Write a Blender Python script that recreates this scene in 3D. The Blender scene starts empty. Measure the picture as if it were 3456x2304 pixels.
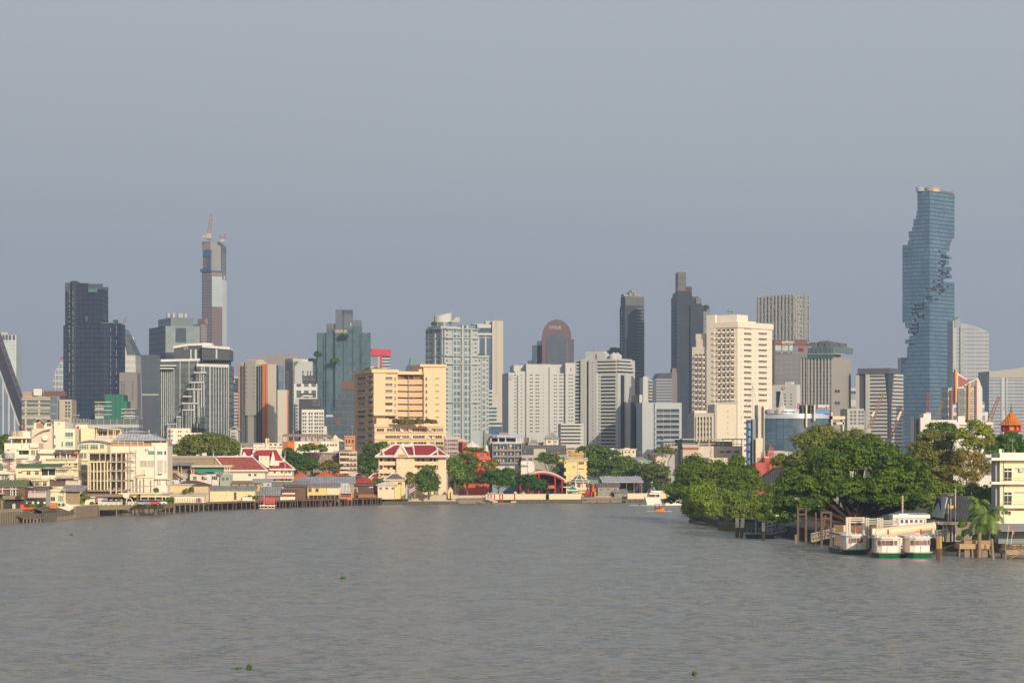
import bpy,math,random
import numpy as np
from mathutils import Vector,Matrix
random.seed(7)
RNG=np.random.default_rng(11)
F,HZ,CX,H=8500.0,1500.0,1728.0,20.0
GZ=1.8
SC=bpy.context.scene
COL=SC.collection
rad=math.radians
def PX(x,d):return(x-CX)/F*d
def PZ(y,d):return H-(y-HZ)/F*d
def S(p,d):return p/F*d
def WD(y):return H*F/(y-HZ)
def srgb(r,g,b):
 f=lambda c:(c/255/12.92)if c/255<=.04045 else((c/255+.055)/1.055)**2.4
 return(f(r),f(g),f(b))
MATS={}
def _new(name):
 m=bpy.data.materials.new(name);m.use_nodes=True
 nt=m.node_tree;nt.nodes.clear()
 o=nt.nodes.new('ShaderNodeOutputMaterial');p=nt.nodes.new('ShaderNodeBsdfPrincipled')
 nt.links.new(p.outputs[0],o.inputs[0])
 return m,nt,p,o
def N(nt,t,**k):
 n=nt.nodes.new(t)
 for a,b in k.items():setattr(n,a,b)
 return n
def mth(nt,op,a,b=None,c=None):
 n=N(nt,'ShaderNodeMath',operation=op)
 for i,x in enumerate((a,b,c)):
  if x is None:continue
  if hasattr(x,'is_linked'):nt.links.new(x,n.inputs[i])
  else:n.inputs[i].default_value=x
 return n.outputs[0]
def mixc(nt,fac,a,b,blend='MIX'):
 n=N(nt,'ShaderNodeMix',data_type='RGBA',blend_type=blend)
 for i,x in((0,fac),(6,a),(7,b)):
  if hasattr(x,'is_linked'):nt.links.new(x,n.inputs[i])
  elif i==0:n.inputs[0].default_value=x
  else:n.inputs[i].default_value=(*x,1)
 return n.outputs[2]
def Mt(name,c,rough=.75,var=.14,sc=.25,metal=0.,streak=True,spec=.3):
 if name in MATS:return MATS[name]
 m,nt,p,o=_new(name)
 tc=N(nt,'ShaderNodeTexCoord')
 mp=N(nt,'ShaderNodeMapping');mp.inputs['Scale'].default_value=(1,1,.22 if streak else 1)
 nt.links.new(tc.outputs['Object'],mp.inputs[0])
 n1=N(nt,'ShaderNodeTexNoise');n1.inputs['Scale'].default_value=sc;n1.inputs['Detail'].default_value=6;n1.inputs['Roughness'].default_value=.65
 nt.links.new(mp.outputs[0],n1.inputs['Vector'])
 n2=N(nt,'ShaderNodeTexNoise');n2.inputs['Scale'].default_value=sc*7;n2.inputs['Detail'].default_value=4
 nt.links.new(mp.outputs[0],n2.inputs['Vector'])
 a=mth(nt,'ADD',mth(nt,'MULTIPLY',n1.outputs['Fac'],.65),mth(nt,'MULTIPLY',n2.outputs['Fac'],.35))
 f=mth(nt,'MULTIPLY_ADD',mth(nt,'SUBTRACT',a,.5),4*var,.5)
 lo=tuple(x*(1-1.5*var)*k for x,k in zip(c,(1,.98,.94)));hi=tuple(min(.95,x*(1+var))for x in c)
 n=N(nt,'ShaderNodeClamp');nt.links.new(f,n.inputs[0])
 nt.links.new(mixc(nt,n.outputs[0],lo,hi),p.inputs['Base Color'])
 p.inputs['Roughness'].default_value=rough;p.inputs['Metallic'].default_value=metal
 p.inputs['Specular IOR Level'].default_value=spec
 MATS[name]=m;return m
def glass(name,c,rough=.12,spec=.22,var=.5):
 if name in MATS:return MATS[name]
 m,nt,p,o=_new(name)
 oi=N(nt,'ShaderNodeObjectInfo');tc=N(nt,'ShaderNodeTexCoord')
 nz=N(nt,'ShaderNodeTexNoise');nz.inputs['Scale'].default_value=.35
 nt.links.new(tc.outputs['Object'],nz.inputs['Vector'])
 f=mth(nt,'MULTIPLY',mth(nt,'ADD',oi.outputs['Random'],nz.outputs['Fac']),.5)
 nt.links.new(mixc(nt,f,tuple(x*(1-var)for x in c),tuple(x*(1+var)for x in c)),p.inputs['Base Color'])
 p.inputs['Roughness'].default_value=rough;p.inputs['Specular IOR Level'].default_value=spec
 MATS[name]=m;return m
def facade(name,wall,g1,g2,cw,ch,fu=.15,fv=.25,rough=.25,u0=0.,v0=0.,wob=.35,spec=.5,wallrough=.6):
 if name in MATS:return MATS[name]
 m,nt,p,o=_new(name)
 tc=N(nt,'ShaderNodeTexCoord');sp=N(nt,'ShaderNodeSeparateXYZ');nt.links.new(tc.outputs['Object'],sp.inputs[0])
 u=mth(nt,'DIVIDE',mth(nt,'ADD',mth(nt,'ADD',sp.outputs[0],sp.outputs[1]),u0+500.),cw)
 v=mth(nt,'DIVIDE',mth(nt,'ADD',sp.outputs[2],v0+100.),ch)
 mask=mth(nt,'MULTIPLY',mth(nt,'GREATER_THAN',mth(nt,'FRACT',u),fu),mth(nt,'GREATER_THAN',mth(nt,'FRACT',v),fv))
 cb=N(nt,'ShaderNodeCombineXYZ');nt.links.new(mth(nt,'FLOOR',u),cb.inputs[0]);nt.links.new(mth(nt,'FLOOR',v),cb.inputs[1])
 wn=N(nt,'ShaderNodeTexWhiteNoise',noise_dimensions='2D');nt.links.new(cb.outputs[0],wn.inputs['Vector'])
 nz=N(nt,'ShaderNodeTexNoise');nz.inputs['Scale'].default_value=.035;nz.inputs['Detail'].default_value=3
 nt.links.new(tc.outputs['Object'],nz.inputs['Vector'])
 f=mth(nt,'ADD',mth(nt,'MULTIPLY',wn.outputs['Value'],wob),mth(nt,'MULTIPLY',mth(nt,'MULTIPLY_ADD',nz.outputs['Fac'],2.2,-.6),1-wob))
 cl=N(nt,'ShaderNodeClamp');nt.links.new(f,cl.inputs[0])
 gc=mixc(nt,cl.outputs[0],g1,g2)
 wv=mixc(nt,nz.outputs['Fac'],tuple(x*.82 for x in wall),tuple(min(.9,x*1.12)for x in wall))
 nt.links.new(mixc(nt,mask,wv,gc),p.inputs['Base Color'])
 nt.links.new(mth(nt,'MULTIPLY_ADD',mask,rough-wallrough,wallrough),p.inputs['Roughness'])
 p.inputs['Specular IOR Level'].default_value=spec
 MATS[name]=m;return m
def roofmat(name,c,period=.9,axis=0,depth=.18,rough=.7,var=.15):
 if name in MATS:return MATS[name]
 m,nt,p,o=_new(name)
 tc=N(nt,'ShaderNodeTexCoord');sp=N(nt,'ShaderNodeSeparateXYZ');nt.links.new(tc.outputs['Object'],sp.inputs[0])
 w=mth(nt,'SINE',mth(nt,'MULTIPLY',mth(nt,'ADD',sp.outputs[axis],0),6.283/period))
 nz=N(nt,'ShaderNodeTexNoise');nz.inputs['Scale'].default_value=.5;nz.inputs['Detail'].default_value=7;nz.inputs['Roughness'].default_value=.7
 nt.links.new(tc.outputs['Object'],nz.inputs['Vector'])
 f=mth(nt,'ADD',mth(nt,'MULTIPLY',w,depth),mth(nt,'MULTIPLY_ADD',mth(nt,'SUBTRACT',nz.outputs['Fac'],.5),3.2,.5))
 cl=N(nt,'ShaderNodeClamp');nt.links.new(f,cl.inputs[0])
 nt.links.new(mixc(nt,cl.outputs[0],tuple(x*(1-2*var)for x in c),tuple(min(.9,x*(1+var))for x in c)),p.inputs['Base Color'])
 bp=N(nt,'ShaderNodeBump');bp.inputs['Strength'].default_value=.5;bp.inputs['Distance'].default_value=.1
 nt.links.new(w,bp.inputs['Height']);nt.links.new(bp.outputs[0],p.inputs['Normal'])
 p.inputs['Roughness'].default_value=rough;p.inputs['Specular IOR Level'].default_value=.25
 MATS[name]=m;return m
def leafmat(name,dark,light,trans=.25):
 if name in MATS:return MATS[name]
 m,nt,p,o=_new(name)
 at=N(nt,'ShaderNodeAttribute');at.attribute_name='tint'
 dark,light=[tuple(min(.6,x*k)for x,k in zip(q,(1.95,1.95,.75)))for q in(dark,light)]
 c=mixc(nt,at.outputs['Fac'],dark,light)
 nt.links.new(c,p.inputs['Base Color']);p.inputs['Roughness'].default_value=.55;p.inputs['Specular IOR Level'].default_value=.25
 tr=N(nt,'ShaderNodeBsdfTranslucent');nt.links.new(mixc(nt,.5,c,light),tr.inputs[0])
 mx=N(nt,'ShaderNodeMixShader');mx.inputs[0].default_value=trans
 nt.links.new(p.outputs[0],mx.inputs[1]);nt.links.new(tr.outputs[0],mx.inputs[2]);nt.links.new(mx.outputs[0],o.inputs[0])
 MATS[name]=m;return m
class MB:
 def __init__(s):s.v,s.f,s.m=[],[],[]
 def face(s,pts,m=0):
  i=len(s.v);s.v+=[tuple(p)for p in pts];s.f.append(tuple(range(i,i+len(pts))));s.m.append(m)
 def solid(s,a,b,m=0,caps=True):
  n=len(a);i=len(s.v);s.v+=[tuple(p)for p in a]+[tuple(p)for p in b]
  for k in range(n):
   j=(k+1)%n;s.f.append((i+k,i+j,i+n+j,i+n+k));s.m.append(m)
  if caps:
   s.f.append(tuple(i+n-1-k for k in range(n)));s.m.append(m)
   s.f.append(tuple(i+n+k for k in range(n)));s.m.append(m)
 def box(s,x0,x1,y0,y1,z0,z1,m=0):
  if x0>x1:x0,x1=x1,x0
  if y0>y1:y0,y1=y1,y0
  if z0>z1:z0,z1=z1,z0
  s.solid([(x0,y0,z0),(x1,y0,z0),(x1,y1,z0),(x0,y1,z0)],[(x0,y0,z1),(x1,y0,z1),(x1,y1,z1),(x0,y1,z1)],m)
 def prism(s,pts,z0,z1,m=0):s.solid([(x,y,z0)for x,y in pts],[(x,y,z1)for x,y in pts],m)
 def ext(s,pts,y0,y1,m=0):
  s.solid([(x,y0,z)for x,z in pts],[(x,y1,z)for x,z in pts],m)
 def extx(s,pts,x0,x1,m=0):s.solid([(x0,y,z)for y,z in pts],[(x1,y,z)for y,z in pts],m)
 def cyl(s,cx,cy,z0,z1,r0,r1=None,n=12,m=0):
  r1=r0 if r1 is None else r1
  c=[(math.cos(6.2832*k/n),math.sin(6.2832*k/n))for k in range(n)]
  s.solid([(cx+r0*a,cy+r0*b,z0)for a,b in c],[(cx+r1*a,cy+r1*b,z1)for a,b in c],m)
 def tb(s,p,q,r0,r1=None,n=6,m=0):
  r1=r0 if r1 is None else r1
  p,q=Vector(p),Vector(q);d=(q-p)
  if d.length<1e-6:return
  d.normalize();a=d.orthogonal().normalized();b=d.cross(a)
  c=[(math.cos(6.2832*(k+.5)/n),math.sin(6.2832*(k+.5)/n))for k in range(n)]
  s.solid([p+a*x*r0+b*y*r0 for x,y in c],[q+a*x*r1+b*y*r1 for x,y in c],m)
 def la(s,cx,cy,prof,n=16,m=0):
  c=[(math.cos(6.2832*k/n),math.sin(6.2832*k/n))for k in range(n)]
  for(r0,z0),(r1,z1)in zip(prof,prof[1:]):
   s.solid([(cx+r0*a,cy+r0*b,z0)for a,b in c],[(cx+r1*a,cy+r1*b,z1)for a,b in c],m,caps=False)
 def hip(s,x0,x1,y0,y1,z0,z1,ov=.5,ridge=None,t=.18,m=0):
  x0-=ov;x1+=ov;y0-=ov;y1+=ov
  lx,ly=x1-x0,y1-y0
  if lx>=ly:
   r=ly/2 if ridge is None else ridge;ym=(y0+y1)/2;a,b=(x0+r,ym),(x1-r,ym)
  else:
   r=lx/2 if ridge is None else ridge;xm=(x0+x1)/2;a,b=(xm,y0+r),(xm,y1-r)
  B=[(x0,y0),(x1,y0),(x1,y1),(x0,y1)]
  s.prism(B,z0,z0+t,m);zz=z0+t
  P=[(x,y,zz)for x,y in B];A=(*a,z1);Bq=(*b,z1)
  if lx>=ly:
   s.face([P[0],P[1],Bq,A],m);s.face([P[1],P[2],Bq],m);s.face([P[2],P[3],A,Bq],m);s.face([P[3],P[0],A],m)
  else:
   s.face([P[0],P[1],A],m);s.face([P[1],P[2],Bq,A],m);s.face([P[2],P[3],Bq],m);s.face([P[3],P[0],A,Bq],m)
 def gablex(s,x0,x1,y0,y1,z0,z1,t=.2,ov=.5,m=0):
  ym=(y0+y1)/2;y0-=ov;y1+=ov;x0-=ov;x1+=ov
  s.extx([(y0,z0),(ym,z1),(y1,z0),(y1,z0+t),(ym,z1+t*1.2),(y0,z0+t)],x0,x1,m)
 def gabley(s,x0,x1,y0,y1,z0,z1,t=.2,ov=.5,m=0):
  xm=(x0+x1)/2;x0-=ov;x1+=ov;y0-=ov;y1+=ov
  s.ext([(x0,z0),(xm,z1),(x1,z0),(x1,z0+t),(xm,z1+t*1.2),(x0,z0+t)],y0,y1,m)
 def add(s,o,M=None):
  i=len(s.v);s.v+=[tuple(M@Vector(p))for p in o.v]if M else o.v
  s.f+=[tuple(i+k for k in f)for f in o.f];s.m+=o.m
 def mesh(s,name,mats):
  me=bpy.data.meshes.new(name);me.from_pydata(s.v,[],s.f)
  for x in(mats if isinstance(mats,(list,tuple))else[mats]):me.materials.append(x)
  me.polygons.foreach_set('material_index',s.m)
  me.update()
  import bmesh
  b=bmesh.new();b.from_mesh(me);bmesh.ops.recalc_face_normals(b,faces=b.faces);b.to_mesh(me);b.free()
  return me
 def bd(s,name,mats,parent=None,loc=None,rz=0.):
  return link(name,s.mesh(name,mats),parent,loc,rz)
def bx(o,n,m,*a):b=MB();b.box(*a);return b.bd(n,m,o)
def link(name,me,parent=None,loc=None,rz=0.):
 o=bpy.data.objects.new(name,me);COL.objects.link(o)
 if parent is not None:o.parent=parent
 if loc is not None:o.location=loc
 if rz:o.rotation_euler[2]=rz
 return o
def tag(o,label,cat,group=None,kind=None):
 o['label']=label;o['category']=cat
 if group:o['group']=group
 if kind:o['kind']=kind
 return o
def TH(name,label,cat,loc=(0,0,0),rz=0.,group=None):
 o=bpy.data.objects.new(name,None);COL.objects.link(o);o.location=loc;o.rotation_euler[2]=rz
 o.empty_display_size=.5
 return tag(o,label,cat,group)
def struct(o):o['kind']='structure';return o
def copy_tree(o,parent=None):
 c=o.copy();COL.objects.link(c)
 if parent is not None:c.parent=parent
 for ch in o.children:copy_tree(ch,c)
 return c
def text_mesh(txt,h,depth=.1,bold=0.):
 cu=bpy.data.curves.new('lettering','FONT');cu.body=txt;cu.size=1;cu.extrude=.02;cu.align_x='CENTER';cu.offset=bold
 o=bpy.data.objects.new('lettering',cu);COL.objects.link(o)
 bpy.context.view_layer.update()
 me=bpy.data.meshes.new_from_object(o.evaluated_get(bpy.context.evaluated_depsgraph_get()))
 bpy.data.objects.remove(o)
 n=len(me.vertices)
 if n==0:return me
 co=np.empty(n*3);me.vertices.foreach_get('co',co);co=co.reshape(-1,3)
 mn,mx=co.min(0),co.max(0)
 out=np.empty_like(co);out[:,0]=co[:,0]-(mn[0]+mx[0])/2;out[:,2]=co[:,1]-(mn[1]+mx[1])/2;out[:,1]=-co[:,2]
 k=h/(mx[1]-mn[1]);out[:,[0,2]]*=k;out[:,1]*=depth/.04
 me.vertices.foreach_set('co',out.ravel());me.update()
 return me
def text(parent,name,txt,m,x,y,z,h,w=None,depth=.15,rz=0.,bold=.0):
 me=text_mesh(txt,h,depth,bold);me.materials.clear();me.materials.append(m);me.name=name
 if w and len(me.vertices):
  co=np.empty(len(me.vertices)*3);me.vertices.foreach_get('co',co);co=co.reshape(-1,3)
  co[:,0]*=w/np.ptp(co[:,0]);me.vertices.foreach_set('co',co.ravel())
 return link(name,me,parent,(x,y,z),rz)
WIN={}
def win_mesh(w,h,mats,style):
 key=(round(w,2),round(h,2),tuple(m.name for m in mats),style)
 if key in WIN:return WIN[key]
 b=MB();o=.14;t=min(.1,w*.07,h*.08)
 if 'n' in style:t=.03
 b.box(-w/2,-w/2+t,-o,0,-h/2,h/2);b.box(w/2-t,w/2,-o,0,-h/2,h/2)
 b.box(-w/2+t,w/2-t,-o,0,-h/2,-h/2+t);b.box(-w/2+t,w/2-t,-o,0,h/2-t,h/2)
 b.box(-w/2+t,w/2-t,-.05,0,-h/2+t,h/2-t,1)
 if 'm' in style:b.box(-t*.4,t*.4,-o*.8,-.05,-h/2+t,h/2-t)
 if '3' in style:
  for q in(-.17,.17):b.box(q*w-t*.4,q*w+t*.4,-o*.8,-.05,-h/2+t,h/2-t)
 if 'c' in style:b.box(-w/2+t,w/2-t,-o*.7,-.05,h*.18,h*.18+t*.8)
 if 's' in style:b.box(-w/2-.1,w/2+.1,-.4,0,-h/2-.14,-h/2)
 if 'h' in style:b.box(-w/2-.15,w/2+.15,-.8,0,h/2,h/2+.12)
 if 'b' in style:b.box(-w/2+t,w/2-t,-.07,-.052,-h*.02,h/2-t,2)
 if 'g' in style:
  b.box(-w/2,w/2,-.6,-.5,-h*.12,-h*.08);b.box(-w/2,w/2,-.6,0,-h/2-.1,-h/2)
  for k in range(6):q=-w/2+w*k/5;b.box(q-.02,q+.02,-.58,-.53,-h/2,-h*.08)
 me=b.mesh('window',list(mats));WIN[key]=(me,b);return WIN[key]
class Bld:
 def __init__(s,name,label,d,xc,xr,xl=None,th=6.,dep=None,cat='building',base=GZ,group=None):
  s.d,s.th,s.base=d,rad(th),base
  s.c,s.s=math.cos(s.th),math.sin(s.th)
  s.X0=PX(xc,d)
  s.root=TH(name,label,cat,(s.X0,d,base),s.th,group)
  s.L=s.sR(xr)
  s.W=dep if dep else(s.sL(xl)if xl is not None else s.L*.7)
  s.cnt={};s.over={};s.top=0
 def sR(s,x):t=(x-CX)/F;return(t*s.d-s.X0)/(s.c-t*s.s)
 def sL(s,x):t=(x-CX)/F;return(s.X0-t*s.d)/(s.s+t*s.c)
 def z(s,y,u=0.,face='R'):
  Y=s.d+u*(s.s if face=='R' else s.c);return H-(y-HZ)/F*Y-s.base
 def at(s,face,x):return s.sR(x)if face=='R' else s.sL(x)
 def pt_(s,name,m,mb):return mb.bd(name,m,s.root)
 def body(s,name,m,yt,z0=0.,inset=0.):
  s.top=s.z(yt);b=MB();b.box(inset,s.L-inset,inset,s.W-inset,z0,s.z(yt));return s.pt_(name,m,b)
 def blk(s,name,m,xa,xb,yt,yb=None,y0=0.,dep=None,z0=0.):
  a,b_=s.sR(xa),s.sR(xb);um=(a+b_)/2
  b=MB();b.box(a,b_,y0,y0+(dep if dep else s.W-y0),s.z(yb,um)if yb is not None else z0,s.z(yt,um));return s.pt_(name,m,b)
 def fbox(s,b,face,xa,xb,yt,yb,out,inn=.0,m=0):
  a,c=s.at(face,xa),s.at(face,xb);um=(a+c)/2;zt,zb=s.z(yt,um,face),s.z(yb,um,face)
  if face=='R':b.box(a,c,-out,inn,zb,zt,m)
  else:b.box(-out,inn,a,c,zb,zt,m)
 def pn(s,name,m,face,xa,xb,yt,yb,out=.1,inn=0.):
  b=MB();s.fbox(b,face,xa,xb,yt,yb,out,inn);return s.pt_(name,m,b)
 def bands(s,name,m,faces,ys,t,out=.35):
  for y in ys:
   b=MB();zt=s.z(y);zb=s.z(y+t)
   if 'R' in faces:b.box(-out,s.L+out,-out,0,zb,zt)
   if 'L' in faces:b.box(-out,0,0,s.W+out,zb,zt)
   s.pt_(name,m,b)
 def wi(s,name,mats,face,xs,ys,w,h,style='',y0=0.,alt=None):
  for y in ys:
   for x in xs:
    u=s.at(face,x);z=s.z(y,u,face)
    ww=abs(s.at(face,x+w/2)-s.at(face,x-w/2));hh=S(h,s.d)
    mm=mats if not alt or random.random()>alt[0]else alt[1]
    me,mb=win_mesh(ww,hh,mm,style)
    pos=(u,y0,z)if face=='R' else(y0,u,z);rz=0.if face=='R' else-math.pi/2
    k=s.cnt.get(name,0);s.cnt[name]=k+1
    if k<100:link(name,me,s.root,pos,rz)
    else:
     o=s.over.setdefault((name,tuple(x.name for x in mm)),(MB(),mm))
     o[0].add(mb,Matrix.Translation(pos)@Matrix.Rotation(rz,4,'Z'))
 def q(s,n,m,f,k,a,b,c,d,*r,**w):
  X,Y=globals()['x'+k],globals()['y'+k];return s.pn(n,m,f,X(a),X(b),Y(c),Y(d),*r,**w)
 def k(s,n,m,k,a,b,c,*r,**w):
  X,Y=globals()['x'+k],globals()['y'+k];return s.blk(n,m,X(a),X(b),Y(c),*r,**w)
 def x(s,n,m,*a):b=MB();b.box(*a);return s.pt_(n,m,b)
 def f(s,n,m,*a):b=MB();s.fbox(b,*a);return s.pt_(n,m,b)
 def done(s):
  big={}
  if s.top>3 and s.d<1000:
   rs=random.Random(int(s.d*7+s.L*31));g=MATS['steel']
   for k in range(int(min(5,s.L*s.top/45))):
    u,z=rs.uniform(.5,max(.6,s.L-1.4)),rs.uniform(max(1.5,s.top-9),s.top-1.1);s.x('air_conditioner',MATS['grey_white'],u,u+.95,-.55,-.04,z,z+.65)
   for k in range(1+int(s.L/14)):
    u=rs.uniform(.2,s.L-.2);s.x('drain_pipe',g,u-.07,u+.07,-.2,-.03,0,s.top)
    u=rs.uniform(.3,s.L-.3);b=MB();h=rs.uniform(2,4.2);t=s.top;b.tb((u,2,t-.5),(u,2,t+h),.05,.04,4)
    for j in range(3):b.tb((u-.6,2,t+h-.25*j),(u+.6,2,t+h-.25*j),.03,.03,4)
    s.pt_('roof_aerial',g,b)
  for(name,_),(mb,mm)in s.over.items():
   g=big.setdefault(name,(MB(),[]))
   off=len(g[1]);g[1].extend(mm);base=len(g[0].m)
   g[0].add(mb);
   for i in range(base,len(g[0].m)):g[0].m[i]+=off
  for name,(mb,ml)in big.items():
   o=mb.bd(name,ml,s.root);o['kind']='stuff'
  return s.root
def rng(a,b,n):return[a+(b-a)*i/(n-1)for i in range(n)]if n>1 else[a]
def leaf_cloud(P,Nn,size,tint,asp=1.):
 n=len(P)
 r=RNG.normal(size=(n,3));nn=Nn+.32*r;nn/=np.linalg.norm(nn,axis=1)[:,None]
 t=np.cross(nn,RNG.normal(size=(n,3)));t/=np.linalg.norm(t,axis=1)[:,None]+1e-9
 b=np.cross(nn,t)
 sz=size*RNG.uniform(.6,1.35,size=n)[:,None]
 V=np.stack([P-t*sz-b*sz*.25*asp,P-b*sz*.62*asp+t*sz*.1,P+t*sz+b*sz*.2*asp,P+b*sz*.65*asp-t*sz*.15],1).reshape(-1,3)
 me=bpy.data.meshes.new('crown');me.vertices.add(4*n);me.vertices.foreach_set('co',V.ravel())
 me.loops.add(4*n);me.loops.foreach_set('vertex_index',np.arange(4*n))
 me.polygons.add(n);me.polygons.foreach_set('loop_start',np.arange(n)*4)
 a=me.attributes.new('tint','FLOAT','POINT');a.data.foreach_set('value',np.repeat(tint,4))
 me.update(calc_edges=True);return me
def crown_points(blobs,cover=5.,size=.45,clump=.26,droop=0.):
 Ps,Ns,Ts=[],[],[]
 for(c,r)in blobs:
  c,r=np.array(c),np.array(r);R=r.mean()
  nc=max(14,int(17/clump*(r[0]*r[2])/(R*R)))
  dirs=RNG.normal(size=(nc,3));dirs/=np.linalg.norm(dirs,axis=1)[:,None]
  dirs[:,2]=np.where(dirs[:,2]<-.55,-dirs[:,2]*.6,dirs[:,2])
  cc=c+dirs*r*RNG.uniform(.55,.95,size=nc)[:,None]
  tot=int(cover*9*r[0]*r[2]/size**2)
  per=max(6,tot//nc)
  for k in range(nc):
   cr=clump*R*RNG.uniform(.8,1.9)
   d=RNG.normal(size=(per,3));d/=np.linalg.norm(d,axis=1)[:,None]
   d[:,2]=np.where(d[:,2]<0,d[:,2]*.55,d[:,2])
   q=RNG.uniform(.45,1.05,size=per)[:,None]
   p=cc[k]+d*cr*q*np.array([1.25,1.25,.72])
   if droop:p[:,2]-=droop*RNG.uniform(0,1,size=per)**2*R
   Ps.append(p);Ns.append(d*.8+dirs[k]*.4+np.array([0,0,.25]))
   Ts.append(np.clip(RNG.uniform(.0,.85)+RNG.normal(size=per)*.07,0,1))
 return np.concatenate(Ps),np.concatenate(Ns),np.concatenate(Ts)
BARK=None
def tree(name,label,d,blobs,lm,trunk=None,size=None,cover=5.,clump=.26,droop=0.,deep=.75,cat='tree',group=None,base=GZ,tr=None,bark=None,asp=1.,limbs=True):
 global BARK
 if BARK is None:BARK=Mt('bark',(.13,.095,.065),.9,.3,1.5)
 if trunk is None:trunk=sum(b[0]for b in blobs)/len(blobs)
 x0=PX(trunk,d);o=TH(name,label,cat,(x0,d,base),group=group)
 B=[]
 for b in blobs:
  e=b[4]if len(b)>4 else RNG.uniform(-.5,.5)*S(b[2],d)
  B.append(((PX(b[0],d)-x0,-e,PZ(b[1],d)-base),(S(b[2],d),S(b[2],d)*deep,S(b[3],d))))
 size=size or max(.2,S(3.4,d))
 P,Nn,T=crown_points(B,cover,size*1.5,clump,droop)
 me=leaf_cloud(P,Nn,size,T,asp);me.materials.append(lm);link('crown',me,o)
 mb=MB();zt=max(min(c[2]-.1*r[2]for c,r in B),2.);hz=max(c[2]for c,r in B)
 r0=tr or max(.16,.028*hz+.05)
 j=(0,0,zt*.6);mb.tb((0,0,-.3),(r0*.4,0,zt*.3),r0*1.25,r0,8);mb.tb((r0*.4,0,zt*.3),j,r0,r0*.85,8)
 if limbs:
  for c,r in B:
   mid=((j[0]+c[0])/2+RNG.uniform(-.4,.4),(j[1]+c[1])/2,j[2]*.45+c[2]*.55)
   mb.tb(j,mid,r0*.42,r0*.26);mb.tb(mid,(c[0],c[1],c[2]+r[2]*.3),r0*.26,r0*.08)
   for q in range(3):
    dd=RNG.normal(size=3);mb.tb(mid,(c[0]+dd[0]*r[0]*.4,c[1]+dd[1]*r[1]*.4,c[2]+abs(dd[2])*r[2]*.3),r0*.22,r0*.06)
 mb.bd('trunk',bark or BARK,o)
 return o
def palm(name,label,d,x,ytop,ybase,fr,lm,n=16,seed=1,lean=0.,cat='palm tree',base=GZ,dead=0):
 o=TH(name,label,cat,(PX(x,d),d,base));rs=random.Random(seed)
 hz=PZ(ytop,d)-base;mb=MB();px=0.
 for k in range(8):
  a,b=k/8,(k+1)/8
  mb.tb((lean*a*a,0,hz*a),(lean*b*b,0,hz*b),.22-.08*a,.22-.08*b,8)
 mb.bd('trunk',Mt('palm_bark',(.2,.16,.11),.9,.25,2.),o)
 L=S(fr,d)
 for i in range(n):
  az=6.283*i/n+rs.uniform(-.25,.25);el=rs.uniform(-.5,1.25)if i>=dead else-1.1
  P=Vector((lean,0,hz));v=Vector((math.cos(az)*math.cos(el),math.sin(az)*math.cos(el),math.sin(el)))
  fb=MB();seg=9;ln=L*rs.uniform(.8,1.1)
  for k in range(seg):
   Q=P+v*ln/seg;fb.tb(P,Q,.05*(1-k/seg)+.012,.05*(1-(k+1)/seg)+.01,4)
   side=v.cross(Vector((0,0,1)));
   if side.length<.01:side=Vector((1,0,0))
   side.normalize();wl=ln*.3*math.sin(math.pi*(.12+.85*k/seg))
   for t in(0.,.33,.66):
    B=P.lerp(Q,t)
    for sg in(-1,1):
     tip=B+side*sg*wl+v*wl*.5-Vector((0,0,wl*rs.uniform(.35,.8)))
     fb.face([B-v*.13,B+v*.13,tip],0)
   P=Q;v=(v-Vector((0,0,.2+.08*k*.5))).normalized()
  f=link('frond',fb.mesh('frond',lm),o)
 return o
cam=bpy.data.cameras.new('camera');co=bpy.data.objects.new('camera',cam);COL.objects.link(co)
co.location=(0,0,H);co.rotation_euler=(rad(90),0,0)
cam.sensor_width=36;cam.lens=F/3456*36;cam.shift_y=(HZ-1152)/3456;cam.clip_start=1;cam.clip_end=9000
SC.camera=co
SC.view_settings.view_transform='Standard';SC.view_settings.look='None'
SC.view_settings.exposure=0.;SC.view_settings.gamma=1
SC.cycles.max_bounces=6;SC.cycles.volume_bounces=0;SC.cycles.transparent_max_bounces=6
SC.cycles.use_denoising=True
SUN_EL,SUN_AZ=18.,157.
sd=Vector((math.sin(rad(SUN_AZ))*math.cos(rad(SUN_EL)),math.cos(rad(SUN_AZ))*math.cos(rad(SUN_EL)),math.sin(rad(SUN_EL))))
sl=bpy.data.lights.new('sun','SUN');sl.energy=4.6;sl.angle=rad(.5);sl.color=(1,.875,.70)
so=bpy.data.objects.new('sun',sl);COL.objects.link(so);so.rotation_euler=sd.to_track_quat('Z','Y').to_euler();so.location=(60,-60,90)
w=bpy.data.worlds.new('World');SC.world=w;w.use_nodes=True
nt=w.node_tree;nt.nodes.clear()
wo=N(nt,'ShaderNodeOutputWorld');sky=N(nt,'ShaderNodeTexSky');sky.sky_type='NISHITA';sky.sun_disc=False
sky.sun_elevation=rad(SUN_EL);sky.sun_rotation=rad(SUN_AZ);sky.dust_density=2.;sky.air_density=1.2
b1=N(nt,'ShaderNodeBackground');b1.inputs[1].default_value=.11;nt.links.new(sky.outputs[0],b1.inputs[0])
tc=N(nt,'ShaderNodeTexCoord');sp=N(nt,'ShaderNodeSeparateXYZ');nt.links.new(tc.outputs['Generated'],sp.inputs[0])
mr=N(nt,'ShaderNodeMapRange',interpolation_type='SMOOTHSTEP');mr.inputs[1].default_value=-.35;mr.inputs[2].default_value=.35
nt.links.new(sp.outputs[1],mr.inputs[0])
nz=N(nt,'ShaderNodeTexNoise');nz.inputs['Scale'].default_value=3.2;nz.inputs['Detail'].default_value=5
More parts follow.
